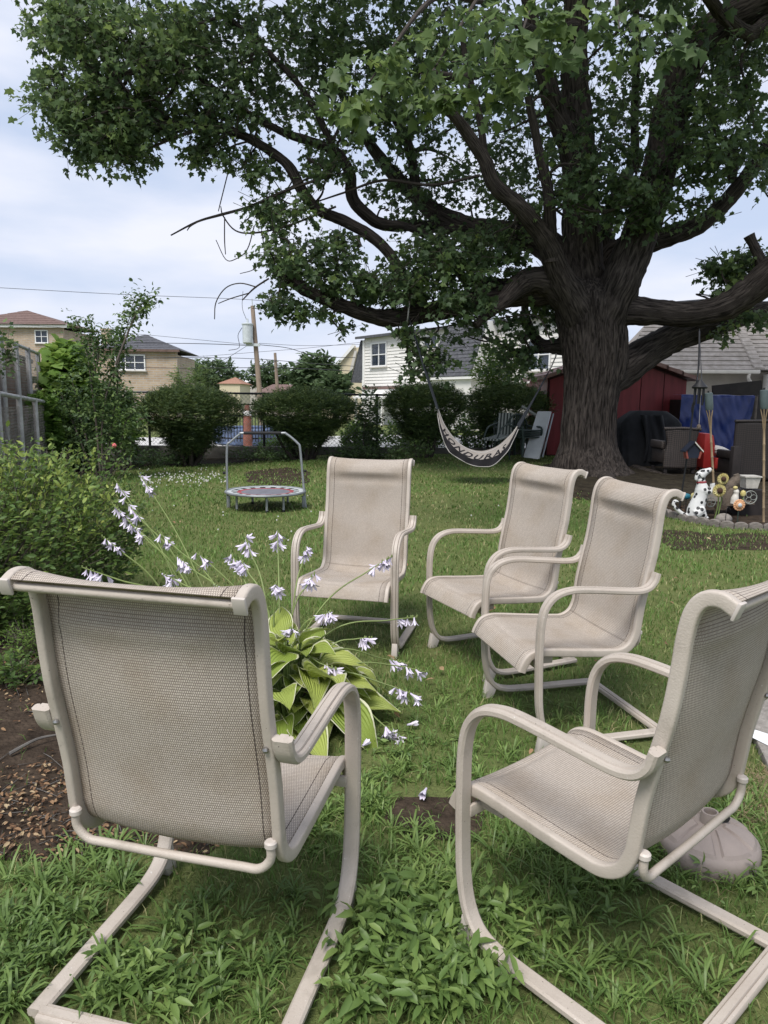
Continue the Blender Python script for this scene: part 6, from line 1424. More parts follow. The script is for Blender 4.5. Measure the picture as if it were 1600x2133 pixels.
cA = at(850, 655, 13.6); MB().tube([(cA.x + 0.02 * math.cos(a), cA.y + 0.24 * math.sin(a), cA.z + 0.02 + 0.22 * math.cos(a)) for a in np.linspace(0, 6.28, 20)], 0.014, 5).build('chain', 'rope_light', hm, world=True)
MB().tube([at(1160, 722, 14.7), at(1158, 742, 14.6), at(1148, 765, 14.4)], 0.015, 5).build('chain', 'rope_light', hm, world=True)

# ---- umbrella base by the right near chair
mat('resin_taupe', (0.27, 0.225, 0.20), 0.6, 0.1, scale=8, bump=0.1)
ub = gnd(1472, 1778); um = thing('umbrella_base', 'round taupe resin umbrella base with petal panels behind the right chair', 'umbrella base', (ub.x, ub.y, 0))
ur = 0.158
MB().lathe([(ur * 0.97, 0), (ur, 0.01), (ur * 1.0, 0.05), (ur * 0.97, 0.062), (ur * 0.9, 0.072), (ur * 0.5, 0.10), (ur * 0.2, 0.112), (0.02, 0.114)], (0, 0, 0), 48).build('body', 'resin_taupe', um, smooth=50)
for i in range(7):
    a0 = 2 * math.pi * i / 7 + 0.09; a1 = 2 * math.pi * (i + 1) / 7 - 0.02; mb = MB()
    def pan(u, v, a0=a0, a1=a1):
        r_ = ur * (0.25 + 0.66 * v); a = a0 + (a1 - a0) * (0.5 + (u - 0.5) * (1 - 0.35 * (1 - v) ** 2)); zz = np.interp(r_ / ur, [0.2, 0.5, 0.9, 0.97], [0.112, 0.10, 0.072, 0.062]) + 0.0075 - 0.008 * (abs(u - 0.5) > 0.46 or v < 0.04 or v > 0.97)
        return (r_ * math.cos(a), r_ * math.sin(a), zz)
    mb.grid(pan, 14, 12).build('petal_panel', 'resin_taupe', um, smooth=30)
MB().lathe([(0.028, 0.10), (0.03, 0.13), (0.026, 0.15), (0.02, 0.15), (0.019, 0.118)], (0, 0, 0), 16).build('pole_socket', 'resin_taupe', um)
MB().ball((0.05, 0.0, 0.125), (0.018, 0.01, 0.014), 8).build('lock_knob', 'rubber', um)

# ================================================================ ORNAMENT BED AT RIGHT
mat('edging', (0.13, 0.115, 0.105), 0.9, c2=(0.23, 0.205, 0.185), scale=9, bump=0.4)
EPX = [(1352, 1048), (1368, 1064), (1390, 1078), (1425, 1086), (1460, 1093), (1500, 1099), (1545, 1103), (1600, 1106), (1680, 1110)]
EP = catmull([tuple(gnd(x, y)) for x, y in EPX], 6); EL = np.concatenate([[0], np.cumsum(np.linalg.norm(np.diff(EP, axis=0), axis=1))])
e0 = thing('garden_edging', 'curved row of scalloped concrete edging around the ornament bed', 'edging', (EP[0][0], EP[0][1], 0))
eb = MB(); pts = [(-0.075, 0, 0), (0.075, 0, 0), (0.075, 0, 0.055)] + [(0.075 * math.cos(a), 0, 0.055 + 0.04 * math.sin(a)) for a in np.linspace(0.35, math.pi - 0.35, 7)] + [(-0.075, 0, 0.055)]
eb.prism(pts, (0, 0.06, 0)); em = eb.mesh('edging_block', bevel=0.006); em.materials.append(MATS['edging'])
s_ = 0.08
while s_ < EL[-1]:
    p = np.array([np.interp(s_, EL, EP[:, k_]) for k_ in range(3)]); q = np.array([np.interp(s_ + 0.02, EL, EP[:, k_]) for k_ in range(3)])
    o = bpy.data.objects.new('edging_block', em); col.objects.link(o); o.parent = e0; o.location = (p[0] - EP[0][0], p[1] - EP[0][1], R.uniform(-0.012, 0.004)); o.rotation_euler = (R.uniform(-.12, .08), R.uniform(-.05, .05), math.atan2(q[1] - p[1], q[0] - p[0])); s_ += 0.158
OB = px_poly([(1360, 1050), (1400, 1076), (1500, 1094), (1700, 1104), (1700, 1040), (1560, 1030), (1440, 1030)])
sheet('ornament_bed', OB, 'soil', 0.012, 'dark soil inside the scalloped edging', amp=0.03)
# dalmatian statue: shells fused into one skin
def dal_mat():
    m, n, l, b = nt('dalmatian'); t = n.new('ShaderNodeTexCoord'); v = n.new('ShaderNodeTexVoronoi'); v.inputs['Scale'].default_value = 15; v.inputs['Randomness'].default_value = 0.8
    l.new(t.outputs['Object'], v.inputs['Vector']); rp = n.new('ShaderNodeValToRGB'); rp.color_ramp.elements[0].position = 0.33; rp.color_ramp.elements[0].color = (0.012, 0.012, 0.014, 1); rp.color_ramp.elements[1].position = 0.37; rp.color_ramp.elements[1].color = (0.62, 0.62, 0.61, 1)
    l.new(v.outputs['Distance'], rp.inputs['Fac']); l.new(rp.outputs['Color'], b.inputs['Base Color']); b.inputs['Roughness'].default_value = 0.45; MATS['dalmatian'] = m
dal_mat()
DY = gnd(1450, 1084).y; ds_ = DY / F_PX; d0 = gnd(1450, 1084)
da = thing('dalmatian_statue', 'spotted dalmatian dog statue sitting up with nose raised', 'statue', (d0.x, DY, 0))
def dp(x, y, d=0.0): p = at(x, y, DY + d); return (p.x - d0.x, d, p.z)
db = MB(); 
db.tube(catmull([dp(1447, 1080), dp(1449, 1062), dp(1457, 1040), dp(1462, 1022), dp(1461, 1008), dp(1459, 996)], 5), np.interp(np.linspace(0, 1, 26), [0, .2, .45, .65, .85, 1], np.array([17, 17.5, 14, 14, 9, 8.5]) * ds_), 14)
db.tube(catmull([dp(1458, 993), dp(1464, 986), dp(1474, 981), dp(1482, 976)], 5), np.interp(np.linspace(0, 1, 16), [0, .3, .7, 1], np.array([9.5, 9.5, 6, 3.5]) * ds_), 12)
for s_ in (-1, 1):
    dd_ = s_ * 0.055
    db.tube(catmull([dp(1465, 1020, dd_), dp(1476, 1026, dd_), dp(1484, 1018, dd_), dp(1484, 1006, dd_)], 4), np.array([6.5] * 4 + [5.5] * 5 + [5.2] * 4) * ds_, 10)
    db.tube(catmull([dp(1448, 1072, dd_ * 1.3), dp(1462, 1064, dd_ * 1.4), dp(1466, 1076, dd_ * 1.4), dp(1474, 1082, dd_ * 1.4)], 4), np.array([11] * 5 + [8] * 4 + [5.5] * 4) * ds_, 10)
    db.tube(catmull([dp(1456, 984, dd_ * 0.7), dp(1451, 992, dd_ * 0.85), dp(1450, 1000, dd_ * 0.8)], 4), np.array([4] * 4 + [3.5] * 5) * ds_, 8)
db.tube(catmull([dp(1438, 1078), dp(1424, 1072), dp(1411, 1062), dp(1403, 1052), dp(1406, 1043), dp(1413, 1046)], 5), np.linspace(5.5, 2.6, 26) * ds_, 9)
do = db.build('body', 'dalmatian', da, smooth=80); rm = do.modifiers.new('skin', 'REMESH'); rm.mode = 'VOXEL'; rm.voxel_size = 0.009; rm.use_smooth_shade = True
sm_ = do.modifiers.new('soft', 'SMOOTH'); sm_.iterations = 4
cl_ = MB(); cl_.lathe([(9.4 * ds_, -0.015), (10 * ds_, 0), (9.4 * ds_, 0.015)], dp(1461, 1004), 14); cl_.build('collar', 'pad_red', da); MB().ball(dp(1482.5, 975.5, -0.005), 0.017, 8).build('nose', 'rubber', da)
MB().box(dp(1473, 986, -0.035), (0.07, 0.01, 0.008), M=Matrix.Rotation(-0.5, 3, 'Y')).build('mouth', 'rubber', da)
for s_ in (-1, 1): MB().ball(dp(1467, 980, s_ * 0.048), 0.011, 8).build('eye', 'rubber', da)
# sunflowers
mat('sun_yellow', (0.50, 0.42, 0.14), 0.6, c2=(0.60, 0.54, 0.28), scale=20); mat('sun_brown', (0.05, 0.022, 0.012), 0.8, 0.3)
for lab, x, y, r_ in (('upper yellow sunflower ornament by the dalmatian paws', 1507, 998, 12), ('lower yellow sunflower ornament by the dalmatian paws', 1499, 1022, 14)):
    Yf = DY - 0.1; c = at(x, y, Yf); o = thing('sunflower', lab, 'flower', (c.x, Yf, 0), group='sunflower ornaments'); rr = r_ * ds_
    for lay in range(2):
        for i in range(14):
            a = 2 * math.pi * (i + 0.5 * lay) / 14; ca, sa = math.cos(a), math.sin(a); mb = MB()
            mb.poly([(ca * rr * .4 - sa * .012, 0.004 * lay, c.z + sa * rr * .4 + ca * .012), (ca * rr * .75 - sa * .016, -0.012 + 0.006 * lay, c.z + sa * rr * .75 + ca * .016), (ca * rr * 1.05, 0.012, c.z + sa * rr * 1.05), (ca * rr * .75 + sa * .016, -0.012 + .006 * lay, c.z + sa * rr * .75 - ca * .016), (ca * rr * .4 + sa * .012, .004 * lay, c.z + sa * rr * .4 - ca * .012)]).build('petal', 'sun_yellow', o, smooth=None)
    MB().ball((0, -0.015, c.z), (rr * 0.45, 0.02, rr * 0.45), 12).build('centre', 'sun_brown', o); MB().tube([(0, 0.02, c.z), (0.02, 0.05, c.z * 0.5), (0, 0.08, 0)], 0.008, 5).build('stem', 'stem_green', o)
# bird on a stump, small figurine, planter cart, solar daisy, stone
mat('stump_brown', (0.12, 0.095, 0.075), 0.9, 0.3, scale=12, bump=0.5); mat('ceramic_white', (0.55, 0.52, 0.47), 0.4, 0.15, scale=14); mat('crate_grey', (0.28, 0.25, 0.22), 0.9, 0.2, scale=10, stretch=(1, 1, 6))
BY = DY + 0.15; bp_ = at(1522, 1048, BY); b0 = thing('bird_statue', 'brown stone bird perched on a stump ornament', 'statue', (bp_.x, BY, 0))
def P2(x, y, d=0.0, Y=BY, o=bp_): p = at(x, y, Y + d); return (p.x - o.x, d, p.z)
MB().tube(catmull([P2(1516, 1052), P2(1517, 1040), P2(1521, 1025), P2(1524, 1015)], 4), np.linspace(14, 9, 13) * ds_, 10).build('stump', 'stump_brown', b0)
MB().tube(catmull([P2(1510, 1024), P2(1520, 1014), P2(1530, 1003), P2(1534, 994), P2(1533, 988)], 4), np.interp(np.linspace(0, 1, 17), [0, .3, .6, .85, 1], np.array([3, 10, 10, 6, 5]) * ds_), 10).build('bird', 'stump_brown', b0); MB().tube([P2(1536, 988), P2(1542, 991)], [0.02, 0.004], 6).build('beak', 'stump_brown', b0)
FY = DY - 0.05; fp = at(1532, 1050, FY); fg = thing('figurine', 'small white animal figurine with flower hat', 'figurine', (fp.x, FY, 0)); z0 = at(1530, 1050, FY).z
MB().tube(catmull([P2(1529, 1049, 0, FY, fp), P2(1531, 1038, 0, FY, fp), P2(1534, 1027, 0, FY, fp), P2(1533, 1020, 0, FY, fp)], 4), np.interp(np.linspace(0, 1, 13), [0, .3, .6, .8, 1], np.array([8, 8, 5, 6, 4]) * ds_), 10).build('body', 'ceramic_white', fg)
MB().ball(P2(1532, 1016, 0, FY, fp), (5 * ds_, 4 * ds_, 4 * ds_), 8).build('hat', 'sun_yellow', fg); MB().ball(P2(1548, 1028, 0, FY, fp), (6 * ds_, 6 * ds_, 7 * ds_), 8).build('ball_flower', 'sun_yellow', fg); MB().tube([P2(1548, 1034, 0, FY, fp), P2(1547, 1050, 0, FY, fp)], 0.008, 5).build('stem', 'stem_green', fg)
CY = DY + 0.35; cp_ = at(1520, 1048, CY); ct_ = thing('planter_cart', 'weathered little wooden cart with curled wire wheels in the bed', 'cart', (cp_.x, CY, 0))
MB().prism([P2(1472, 1024, 0, CY, cp_), P2(1510, 1026, 0, CY, cp_), P2(1508, 1046, 0, CY, cp_), P2(1474, 1043, 0, CY, cp_)][::-1], (0, 0.3, 0)).build('box', 'crate_grey', ct_, smooth=None)
MB().prism([P2(1500, 1046, -.1, CY, cp_), P2(1572, 1046, -.1, CY, cp_), P2(1572, 1051, -.1, CY, cp_), P2(1500, 1051, -.1, CY, cp_)][::-1], (0, 0.5, 0)).build('bed', 'stump_brown', ct_, smooth=None)
for (x, y, r_) in ((1481, 1046, 10), (1563, 1036, 14)):
    c = P2(x, y, -0.18, CY, cp_); w_ = MB(); w_.tube([(c[0] + r_ * ds_ * math.cos(a), c[1], c[2] + r_ * ds_ * math.sin(a)) for a in np.linspace(0, 6.283, 21)], 0.005, 5); wo_ = w_.build('wheel', 'stripe_light', ct_)
    for k_ in range(3):
        a = 2.09 * k_; MB().tube([(c[0] + (r_ * 0.5 + r_ * 0.45 * math.cos(q)) * ds_ * math.cos(a) - r_ * .4 * ds_ * math.sin(q) * math.sin(a), c[1], c[2] + (r_ * .5 + r_ * .45 * math.cos(q)) * ds_ * math.sin(a) + r_ * .4 * ds_ * math.sin(q) * math.cos(a)) for q in np.linspace(0, 6.283, 13)], 0.0032, 4).build('spoke_scroll', 'stripe_light', wo_)
PY = DY + 0.5; pp = at(1560, 1016, PY); pt = thing('flower_pot', 'pale square planter on the cart behind the bird statue', 'planter', (pp.x, PY, pp.z)); hh = at(1560, 993, PY).z - pp.z
MB().hexa([(-0.075, -0.08, 0), (0.075, -0.08, 0), (0.075, 0.08, 0), (-0.075, 0.08, 0)], [(-0.1, -0.1, hh), (0.1, -0.1, hh), (0.1, 0.1, hh), (-0.1, 0.1, hh)]).build('body', 'ceramic_white', pt, smooth=None); MB().box((0, 0, hh + 0.008), (0.23, 0.23, 0.016)).build('rim', 'ceramic_white', pt, smooth=None)
MB().box((0, 0.05, -pp.z / 2 - 0.01), (0.34, 0.3, pp.z - 0.02)).build('stand', 'board_dark', pt, smooth=None)
mat('daisy_orange', (0.62, 0.34, 0.18), 0.5, 0.12); OY = DY - 0.25; oc = at(1540, 1052, OY); od = thing('solar_daisy', 'pale orange daisy garden stake in front of the figurine', 'garden stake', (oc.x, OY, 0)); rr = 13 * OY / F_PX
for i in range(14):
    a = 2 * math.pi * i / 14; MB().ball((math.cos(a) * rr * 0.75, 0, oc.z + math.sin(a) * rr * 0.75), (rr * 0.24, 0.006, rr * 0.24), 8).build('petal', 'daisy_orange', od)
MB().ball((0, -0.01, oc.z), (rr * 0.62, 0.012, rr * 0.62), 14).build('disc', 'daisy_orange', od); MB().ball((0, -0.02, oc.z), (rr * 0.34, 0.012, rr * 0.34), 12).build('lens', 'metal_grey', od); MB().tube([(0, 0.01, 0), (0, 0.01, oc.z)], 0.006, 5).build('stake', 'chair_green', od)
mat('stone', (0.22, 0.20, 0.18), 0.9, 0.2, scale=10, bump=0.3)
sg = gnd(1507, 1086); sm = MB(); sm.ball((sg.x, sg.y, 0.03), (0.105, 0.09, 0.075), 14); tagset(sm.build('garden_stone', 'stone', smooth=80), 'smooth grey stone in the bed before the dalmatian', 'stone')
wsk = MB(); wsk.tube(catmull([(sg.x - 0.02, sg.y - 0.09, 0.0), (sg.x - 0.02, sg.y - 0.1, 0.16), (sg.x + 0.0, sg.y - 0.1, 0.2), (sg.x + 0.03, sg.y - 0.1, 0.16)], 4), 0.004, 4); tagset(wsk.build('wire_stake', 'black_iron'), 'small bent black wire stake by the grey stone', 'stake')
# blue and yellow little bird stake
mat('teal', (0.02, 0.14, 0.2), 0.5, 0.2); tq = at(1430, 1034, DY + 0.2); tb2 = thing('bird_stake', 'small teal and yellow bird garden stake left of the dalmatian', 'garden stake', (tq.x, DY + 0.2, 0))
MB().ball((0, 0, tq.z), (0.06, 0.035, 0.04), 10).build('body', 'teal', tb2); MB().ball((0.085, 0, tq.z), (0.035, 0.02, 0.05), 8).build('wing', 'sun_yellow', tb2); MB().tube([(0, 0, 0), (0, 0, tq.z)], 0.005, 5).build('stake', 'black_iron', tb2)
# shepherd's hook with birdhouse, wind chime on cords from the limb, tiki torches
HKY = DY + 0.75; hb_ = at(1417, 1050, HKY); ho = thing('hook_pole', 'thin black shepherd hook leaning over the ornament bed', 'hook pole', (hb_.x, HKY, 0))
MB().tube([Vector((hb_.x - 0.01, HKY, 0)), at(1433, 940, HKY), at(1447, 830, HKY), at(1456, 760, HKY), at(1457, 690, HKY + 0.1)], 0.011, 6).build('pole', 'black_iron', ho, world=True)
MB().tube(catmull([tuple(at(1447, 830, HKY)), tuple(at(1441, 850, HKY)), tuple(at(1443, 870, HKY))], 4), 0.008, 5).build('hook', 'black_iron', ho, world=True)
bh = at(1442, 935, HKY - 0.08); bo = thing('birdhouse', 'little dark blue and red birdhouse with white roof on the hook pole', 'birdhouse', (bh.x, HKY - 0.08, bh.z - 0.12)); mat('house_blue', (0.010, 0.014, 0.028), 0.6, 0.2); mat('house_red', (0.22, 0.055, 0.04), 0.6, 0.2)
MB().prism([(-0.1, -0.07, 0), (0.1, -0.07, 0), (0.1, -0.07, 0.14), (0, -0.07, 0.24), (-0.1, -0.07, 0.14)], (0, 0.15, 0)).build('body', 'house_blue', bo, smooth=None); bo.scale = (0.78, 0.78, 0.78)
for s_ in (-1, 1):
    MB().prism([(s_ * 0.16, -0.1, 0.10), (0, -0.1, 0.265), (0, -0.1, 0.29), (s_ * 0.16, -0.1, 0.125)], (0, 0.2, 0)).build('roof', 'ceramic_white' if s_ > 0 else 'house_blue', bo, smooth=None)
    MB().box((s_ * 0.115, -0.02, 0.06), (0.03, 0.12, 0.14), M=Matrix.Rotation(s_ * 0.25, 3, 'Y')).build('shutter', 'house_red', bo, smooth=None)
CHY = HKY - 0.15; cw = at(1458, 800, CHY); wc = thing('wind_chime', 'black wind chime hanging on cords from the maple limb', 'wind chime', (cw.x, CHY, cw.z))
for dx in (-0.035, 0.02): MB().tube([at(1457, 685, TY - 0.5), Vector((cw.x + dx, CHY, cw.z + 0.05))], 0.006, 4).build('cord', 'wire_black', wc, world=True)
MB().lathe([(0.09, 0), (0.1, 0.02), (0.04, 0.09), (0.015, 0.12)], (0, 0, -0.06), 12).build('top', 'black_iron', wc)
for i in range(6):
    a = i * 1.047; MB().tube([(0.06 * math.cos(a), 0.06 * math.sin(a), -0.06), (0.06 * math.cos(a), 0.06 * math.sin(a), -0.24 - 0.02 * (i % 3))], 0.013, 7).build('chime_tube', 'black_iron', wc)
MB().tube([(0.02, 0, -0.06), (0.03, 0, -0.52)], 0.003, 4).build('clapper_cord', 'rope_light', wc); MB().ball((0.03, 0, -0.56), (0.03, 0.03, 0.035), 8).build('clapper', 'stump_brown', wc)
mat('bamboo', (0.26, 0.19, 0.115), 0.6, 0.25, scale=8, stretch=(3, 3, 0.6)); mat('torch_tin', (0.10, 0.13, 0.135), 0.5, 0.2, metal=0.3)
def torch(label, base, top, Y, seg=6):
    B, T = at(*base, Y), at(*top, Y); B = Vector((B.x, Y, 0)); o = thing('tiki_torch', label, 'torch', (B.x, Y, 0)); d = (T - B); L = d.length
    for i in range(seg): MB().tube([B + d * (0.72 * i / seg), B + d * (0.72 * (i + 0.04) / seg), B + d * (0.72 * (i + 0.9) / seg), B + d * (0.72 * (i + 1) / seg)], [0.018, 0.0145, 0.0145, 0.018], 8).build('cane_joint', 'bamboo', o, world=True)
    cdir = d.normalized(); c0 = B + d * 0.86
    for k_ in range(6):
        a = k_ * 1.047; e = Vector((math.cos(a), math.sin(a), 0)); MB().tube([B + d * 0.71 + e * 0.01, B + d * 0.80 + e * 0.022, c0 + e * 0.043], 0.006, 5).build('splayed_strip', 'bamboo', o, world=True)
    MB().tube([c0, c0 + cdir * (L * 0.02), c0 + cdir * (L * 0.135), c0 + cdir * (L * 0.14)], [0.042, 0.05, 0.05, 0.035], 12).build('canister', 'torch_tin', o, world=True); MB().tube([c0 + cdir * (L * 0.14), c0 + cdir * (L * 0.155)], 0.012, 6).build('wick', 'foam_black', o, world=True)
    return o
torch('bamboo tiki torch with grey tin leaning behind the dalmatian', (1492, 1050), (1476, 818), DY + 0.5)
torch('bamboo tiki torch standing at the right edge of the bed', (1590, 1096), (1592, 812), DY - 0.15)

# ================================================================ GRASS, WEEDS, LITTER
leafmat('grass', [(0.0, (0.12, 0.135, 0.045)), (0.25, (0.095, 0.155, 0.042)), (0.5, (0.125, 0.215, 0.055)), (0.75, (0.175, 0.285, 0.075)), (0.9, (0.24, 0.33, 0.10)), (1.0, (0.38, 0.33, 0.18))], 0.3, 0.5, 0.25)
leafmat('weed_leaf', [(0.0, (0.08, 0.14, 0.04)), (0.5, (0.14, 0.22, 0.06)), (1.0, (0.24, 0.33, 0.10))], 0.3, 0.45, 0.35)
leafmat('litter', [(0.0, (0.06, 0.035, 0.022)), (0.4, (0.16, 0.09, 0.05)), (0.75, (0.29, 0.18, 0.10)), (1.0, (0.42, 0.33, 0.2))], 0.1, 0.8, 0.2)
def blades(P, h, w, lean, tint):
    n = len(P); a = rng.uniform(0, 2 * math.pi, n); side = np.column_stack([np.cos(a), np.sin(a), np.zeros(n)]) * w[:, None]
    ld = rng.uniform(0, 2 * math.pi, n); lv = np.column_stack([np.cos(ld), np.sin(ld), np.zeros(n)]) * (lean * h)[:, None]
    up = np.array([0, 0, 1.0]) * h[:, None]
    m = P + up * 0.55 + lv * 0.3; t = P + up * (1 - 0.35 * lean[:, None] ** 2) + lv
    V = np.stack([P - side, P + side, m - side * 0.75, m + side * 0.75, t], 1).reshape(-1, 3)
    f = np.array([(0, 1, 3), (0, 3, 2), (2, 3, 4)])
    return V, (f[None] + (np.arange(n) * 5)[:, None, None]).reshape(-1, 3), np.repeat(tint, 5)
def noise2(P, s, ph=0.0): return np.array([mnoise.noise(Vector((p[0] * s + ph, p[1] * s, ph))) for p in P])
SOLID = [o for o in BARE] 
def region(y0, y1, dens, xm=1.0):
    A = (y1 - y0); n = int(dens * A * 2 * (0.545 * (y0 + y1) / 2 + xm)); y = rng.uniform(y0, y1, n); x = (rng.random(n) * 2 - 1) * (0.545 * y + xm)
    # even density inside a widening strip
    keep = rng.random(n) < (0.545 * y + xm) / (0.545 * y1 + xm)
    P = np.column_stack([x, y, np.zeros(n)])[keep]
    e = noise2(P, 1.7, 3.0)
    m = np.ones(len(P), bool)
    for poly in (BED, TREEBED, HEDGEBED, OB): m &= ~(inpoly(P + np.column_stack([e, e, e]) * 0.10, poly) & (rng.random(len(P)) < (0.985 if poly is not TREEBED else 0.9)))
    for poly in BARE: m &= ~(inpoly(P + np.column_stack([e, e, e]) * 0.06, poly) & (rng.random(len(P)) < (0.86 if poly is BARE[0] else 0.22)))
    m &= ~inpoly(P, SLAB); m &= P[:, 1] < 17.2; m &= off_runners(P, 0.03) | (rng.random(len(P)) < 0.08)
    P = P[m]; P[:, 2] = np.array([gh(p[0], p[1]) for p in P]); return P
def grass(name, y0, y1, dens, hr, wr, ln, label):
    P = region(y0, y1, dens); n = len(P); g1 = noise2(P, 0.8, 7.0); g2 = noise2(P, 3.1, 1.0)
    thin = rng.random(n) < np.clip(1.0 + 0.7 * g1 + 0.5 * g2, 0.25, 1); P, g1, g2 = P[thin], g1[thin], g2[thin]; n = len(P)
    h = rng.uniform(*hr, n) * (1 + 0.5 * g2 + 0.25 * g1); w = rng.uniform(*wr, n); lean = rng.uniform(*ln, n)
    tint = np.clip(0.42 + 0.32 * g1 + 0.18 * g2 + rng.normal(size=n) * 0.16, 0, 0.93); dry = rng.random(n) < np.clip((0.10 if y1 < 3 else 0.17) - 0.34 * g1, 0.04, 0.5); tint[dry] = rng.uniform(0.92, 1.0, dry.sum())
    V, F, T = blades(P, h, w, lean, tint); o = fast(name, V, F, 'grass', tint=T); tagset(o, label, kind='stuff'); return o
grass('near_grass', 0.7, 2.6, 6800, (0.022, 0.062), (0.0013, 0.0026), (0.3, 1.1), 'tangled green grass under and around the near chairs')
grass('middle_grass', 2.6, 5.2, 3400, (0.022, 0.055), (0.0016, 0.0032), (0.3, 1.0), 'mown grass around the middle chairs')
grass('lawn_grass', 5.2, 9.5, 1150, (0.025, 0.05), (0.003, 0.006), (0.3, 1.0), 'short grass of the open lawn')
grass('far_grass', 9.5, 17.2, 380, (0.03, 0.055), (0.006, 0.012), (0.3, 1.0), 'shaded grass towards the hedges and tree')
# crabgrass rosettes with long broad blades
def rosettes(px0, px1, py0, py1, n, k, lr, w, tn):
    P = np.array([tuple(gnd(rng.uniform(px0, px1), rng.uniform(py0, py1))) for _ in range(n)]); P = P[off_runners(P, 0.06) & ~inpoly(P, BARE[0])]; n = len(P)
    base = np.repeat(P, k, 0); N = len(base); a = rng.uniform(0, 6.283, N); el = rng.uniform(0.25, 1.15, N); L = rng.uniform(*lr, N)
    d = np.column_stack([np.cos(a) * np.cos(el), np.sin(a) * np.cos(el), np.sin(el)]); side = np.column_stack([-np.sin(a), np.cos(a), np.zeros(N)]) * (w * rng.uniform(0.7, 1.2, N))[:, None]
    p1 = base + d * (L * 0.45)[:, None]; p2 = base + d * (L * 0.8)[:, None]; p2[:, 2] -= 0.12 * L; p3 = base + d * L[:, None]; p3[:, 2] -= 0.32 * L; p3[:, 2] = np.maximum(p3[:, 2], 0.008)
    V = np.stack([base - side * 0.5, base + side * 0.5, p1 - side, p1 + side, p2 - side * 0.8, p2 + side * 0.8, p3], 1).reshape(-1, 3)
    f = np.array([(0, 1, 3), (0, 3, 2), (2, 3, 5), (2, 5, 4), (4, 5, 6)])
    t = np.clip(np.repeat(rng.uniform(tn[0], tn[1], n), k) + rng.normal(size=N) * 0.1, 0, 1)
    return V, (f[None] + (np.arange(N) * 7)[:, None, None]).reshape(-1, 3), np.repeat(t, 7)
ro = [rosettes(0, 360, 1820, 2120, 70, 13, (0.07, 0.15), 0.0038, (0.2, 0.6)), rosettes(120, 330, 1760, 1840, 12, 13, (0.07, 0.13), 0.0036, (0.3, 0.7)), rosettes(740, 1000, 1600, 1900, 60, 13, (0.06, 0.13), 0.0034, (0.4, 0.9)), rosettes(380, 700, 1860, 2120, 46, 12, (0.05, 0.11), 0.003, (0.1, 0.5)),
      rosettes(1000, 1600, 1760, 2130, 80, 12, (0.06, 0.14), 0.0034, (0.2, 0.7)), rosettes(780, 1250, 1440, 1640, 60, 10, (0.05, 0.11), 0.003, (0.4, 0.9)), rosettes(1290, 1600, 1640, 1860, 30, 11, (0.06, 0.13), 0.0034, (0.3, 0.8)), rosettes(560, 760, 1600, 1760, 20, 12, (0.06, 0.12), 0.0034, (0.4, 0.9)), rosettes(-60, 60, 1900, 2130, 14, 12, (0.07, 0.14), 0.0036, (0.2, 0.6)), rosettes(950, 1420, 1620, 1800, 40, 12, (0.06, 0.13), 0.0034, (0.4, 0.9))]
V, F, T = merge(ro); tagset(fast('crabgrass', V, F, 'weed_leaf', tint=T), 'coarse crabgrass tufts spreading through the foreground', kind='stuff')
# broad-leaved smartweed stems
def weeds(px0, px1, py0, py1, n, L, size, T=OVAL):
    P = np.array([tuple(gnd(rng.uniform(px0, px1), rng.uniform(py0, py1))) for _ in range(n)]); P = P[off_runners(P, 0.062) & ~inpoly(P, BARE[0])]; n = len(P); d = np.column_stack([rng.normal(size=n) * 0.45, rng.normal(size=n) * 0.45, np.ones(n)])
    ln = rng.uniform(*L, n); a = sprays(P, d, ln, 8, size, T, 0.45, 0.1, 1.0, rng.uniform(0.2, 0.75, n), 0.12, 1.0, 0.05); tw_ = twigs(P, d, ln, 0.0018); return a, (tw_[0], tw_[1], np.full(len(tw_[0]), 0.3))
ws = []
SLIM = tmpl([(0, 0), (0.25, -0.15), (0.6, -0.15), (1, 0), (0.6, 0.15), (0.25, 0.15)], (0.45, 0), 0.45, 0.3)
for args in ((650, 1050, 1900, 2125, 150, (0.05, 0.13), 0.052), (690, 860, 1860, 1960, 22, (0.05, 0.1), 0.045), (880, 1160, 1960, 2120, 40, (0.05, 0.12), 0.05), (150, 520, 1960, 2130, 34, (0.04, 0.10), 0.045), (1050, 1300, 1850, 2130, 24, (0.03, 0.08), 0.035), (760, 1000, 1540, 1700, 60, (0.02, 0.05), 0.03), (1390, 1600, 1740, 1900, 14, (0.04, 0.08), 0.035), (0, 250, 1850, 2130, 36, (0.03, 0.09), 0.035), (560, 720, 1640, 1780, 40, (0.02, 0.06), 0.03)):
    ws += list(weeds(*args, T=SLIM))
V, F, T = merge(ws); tagset(fast('smartweed', V, F, 'weed_leaf', tint=T), 'leafy smartweed patch between the two near chairs', kind='stuff')
# small clover leaves through the lawn
P = region(1.2, 5.0, 420); n = len(P); P[:, 2] += rng.uniform(0.01, 0.035, n); Rm = rotframe(np.column_stack([rng.normal(size=n), rng.normal(size=n), rng.normal(size=n) * 0.15]), np.array([0, 0, 1.0]) + rng.normal(size=(n, 3)) * 0.35)
V, F, T = scatter(OVAL, P, Rm, rng.uniform(0.009, 0.02, n), np.clip(rng.uniform(0.2, 0.8, n), 0, 1)); tagset(fast('clover', V, F, 'weed_leaf', tint=T), 'small clover leaves mixed into the lawn', kind='stuff')
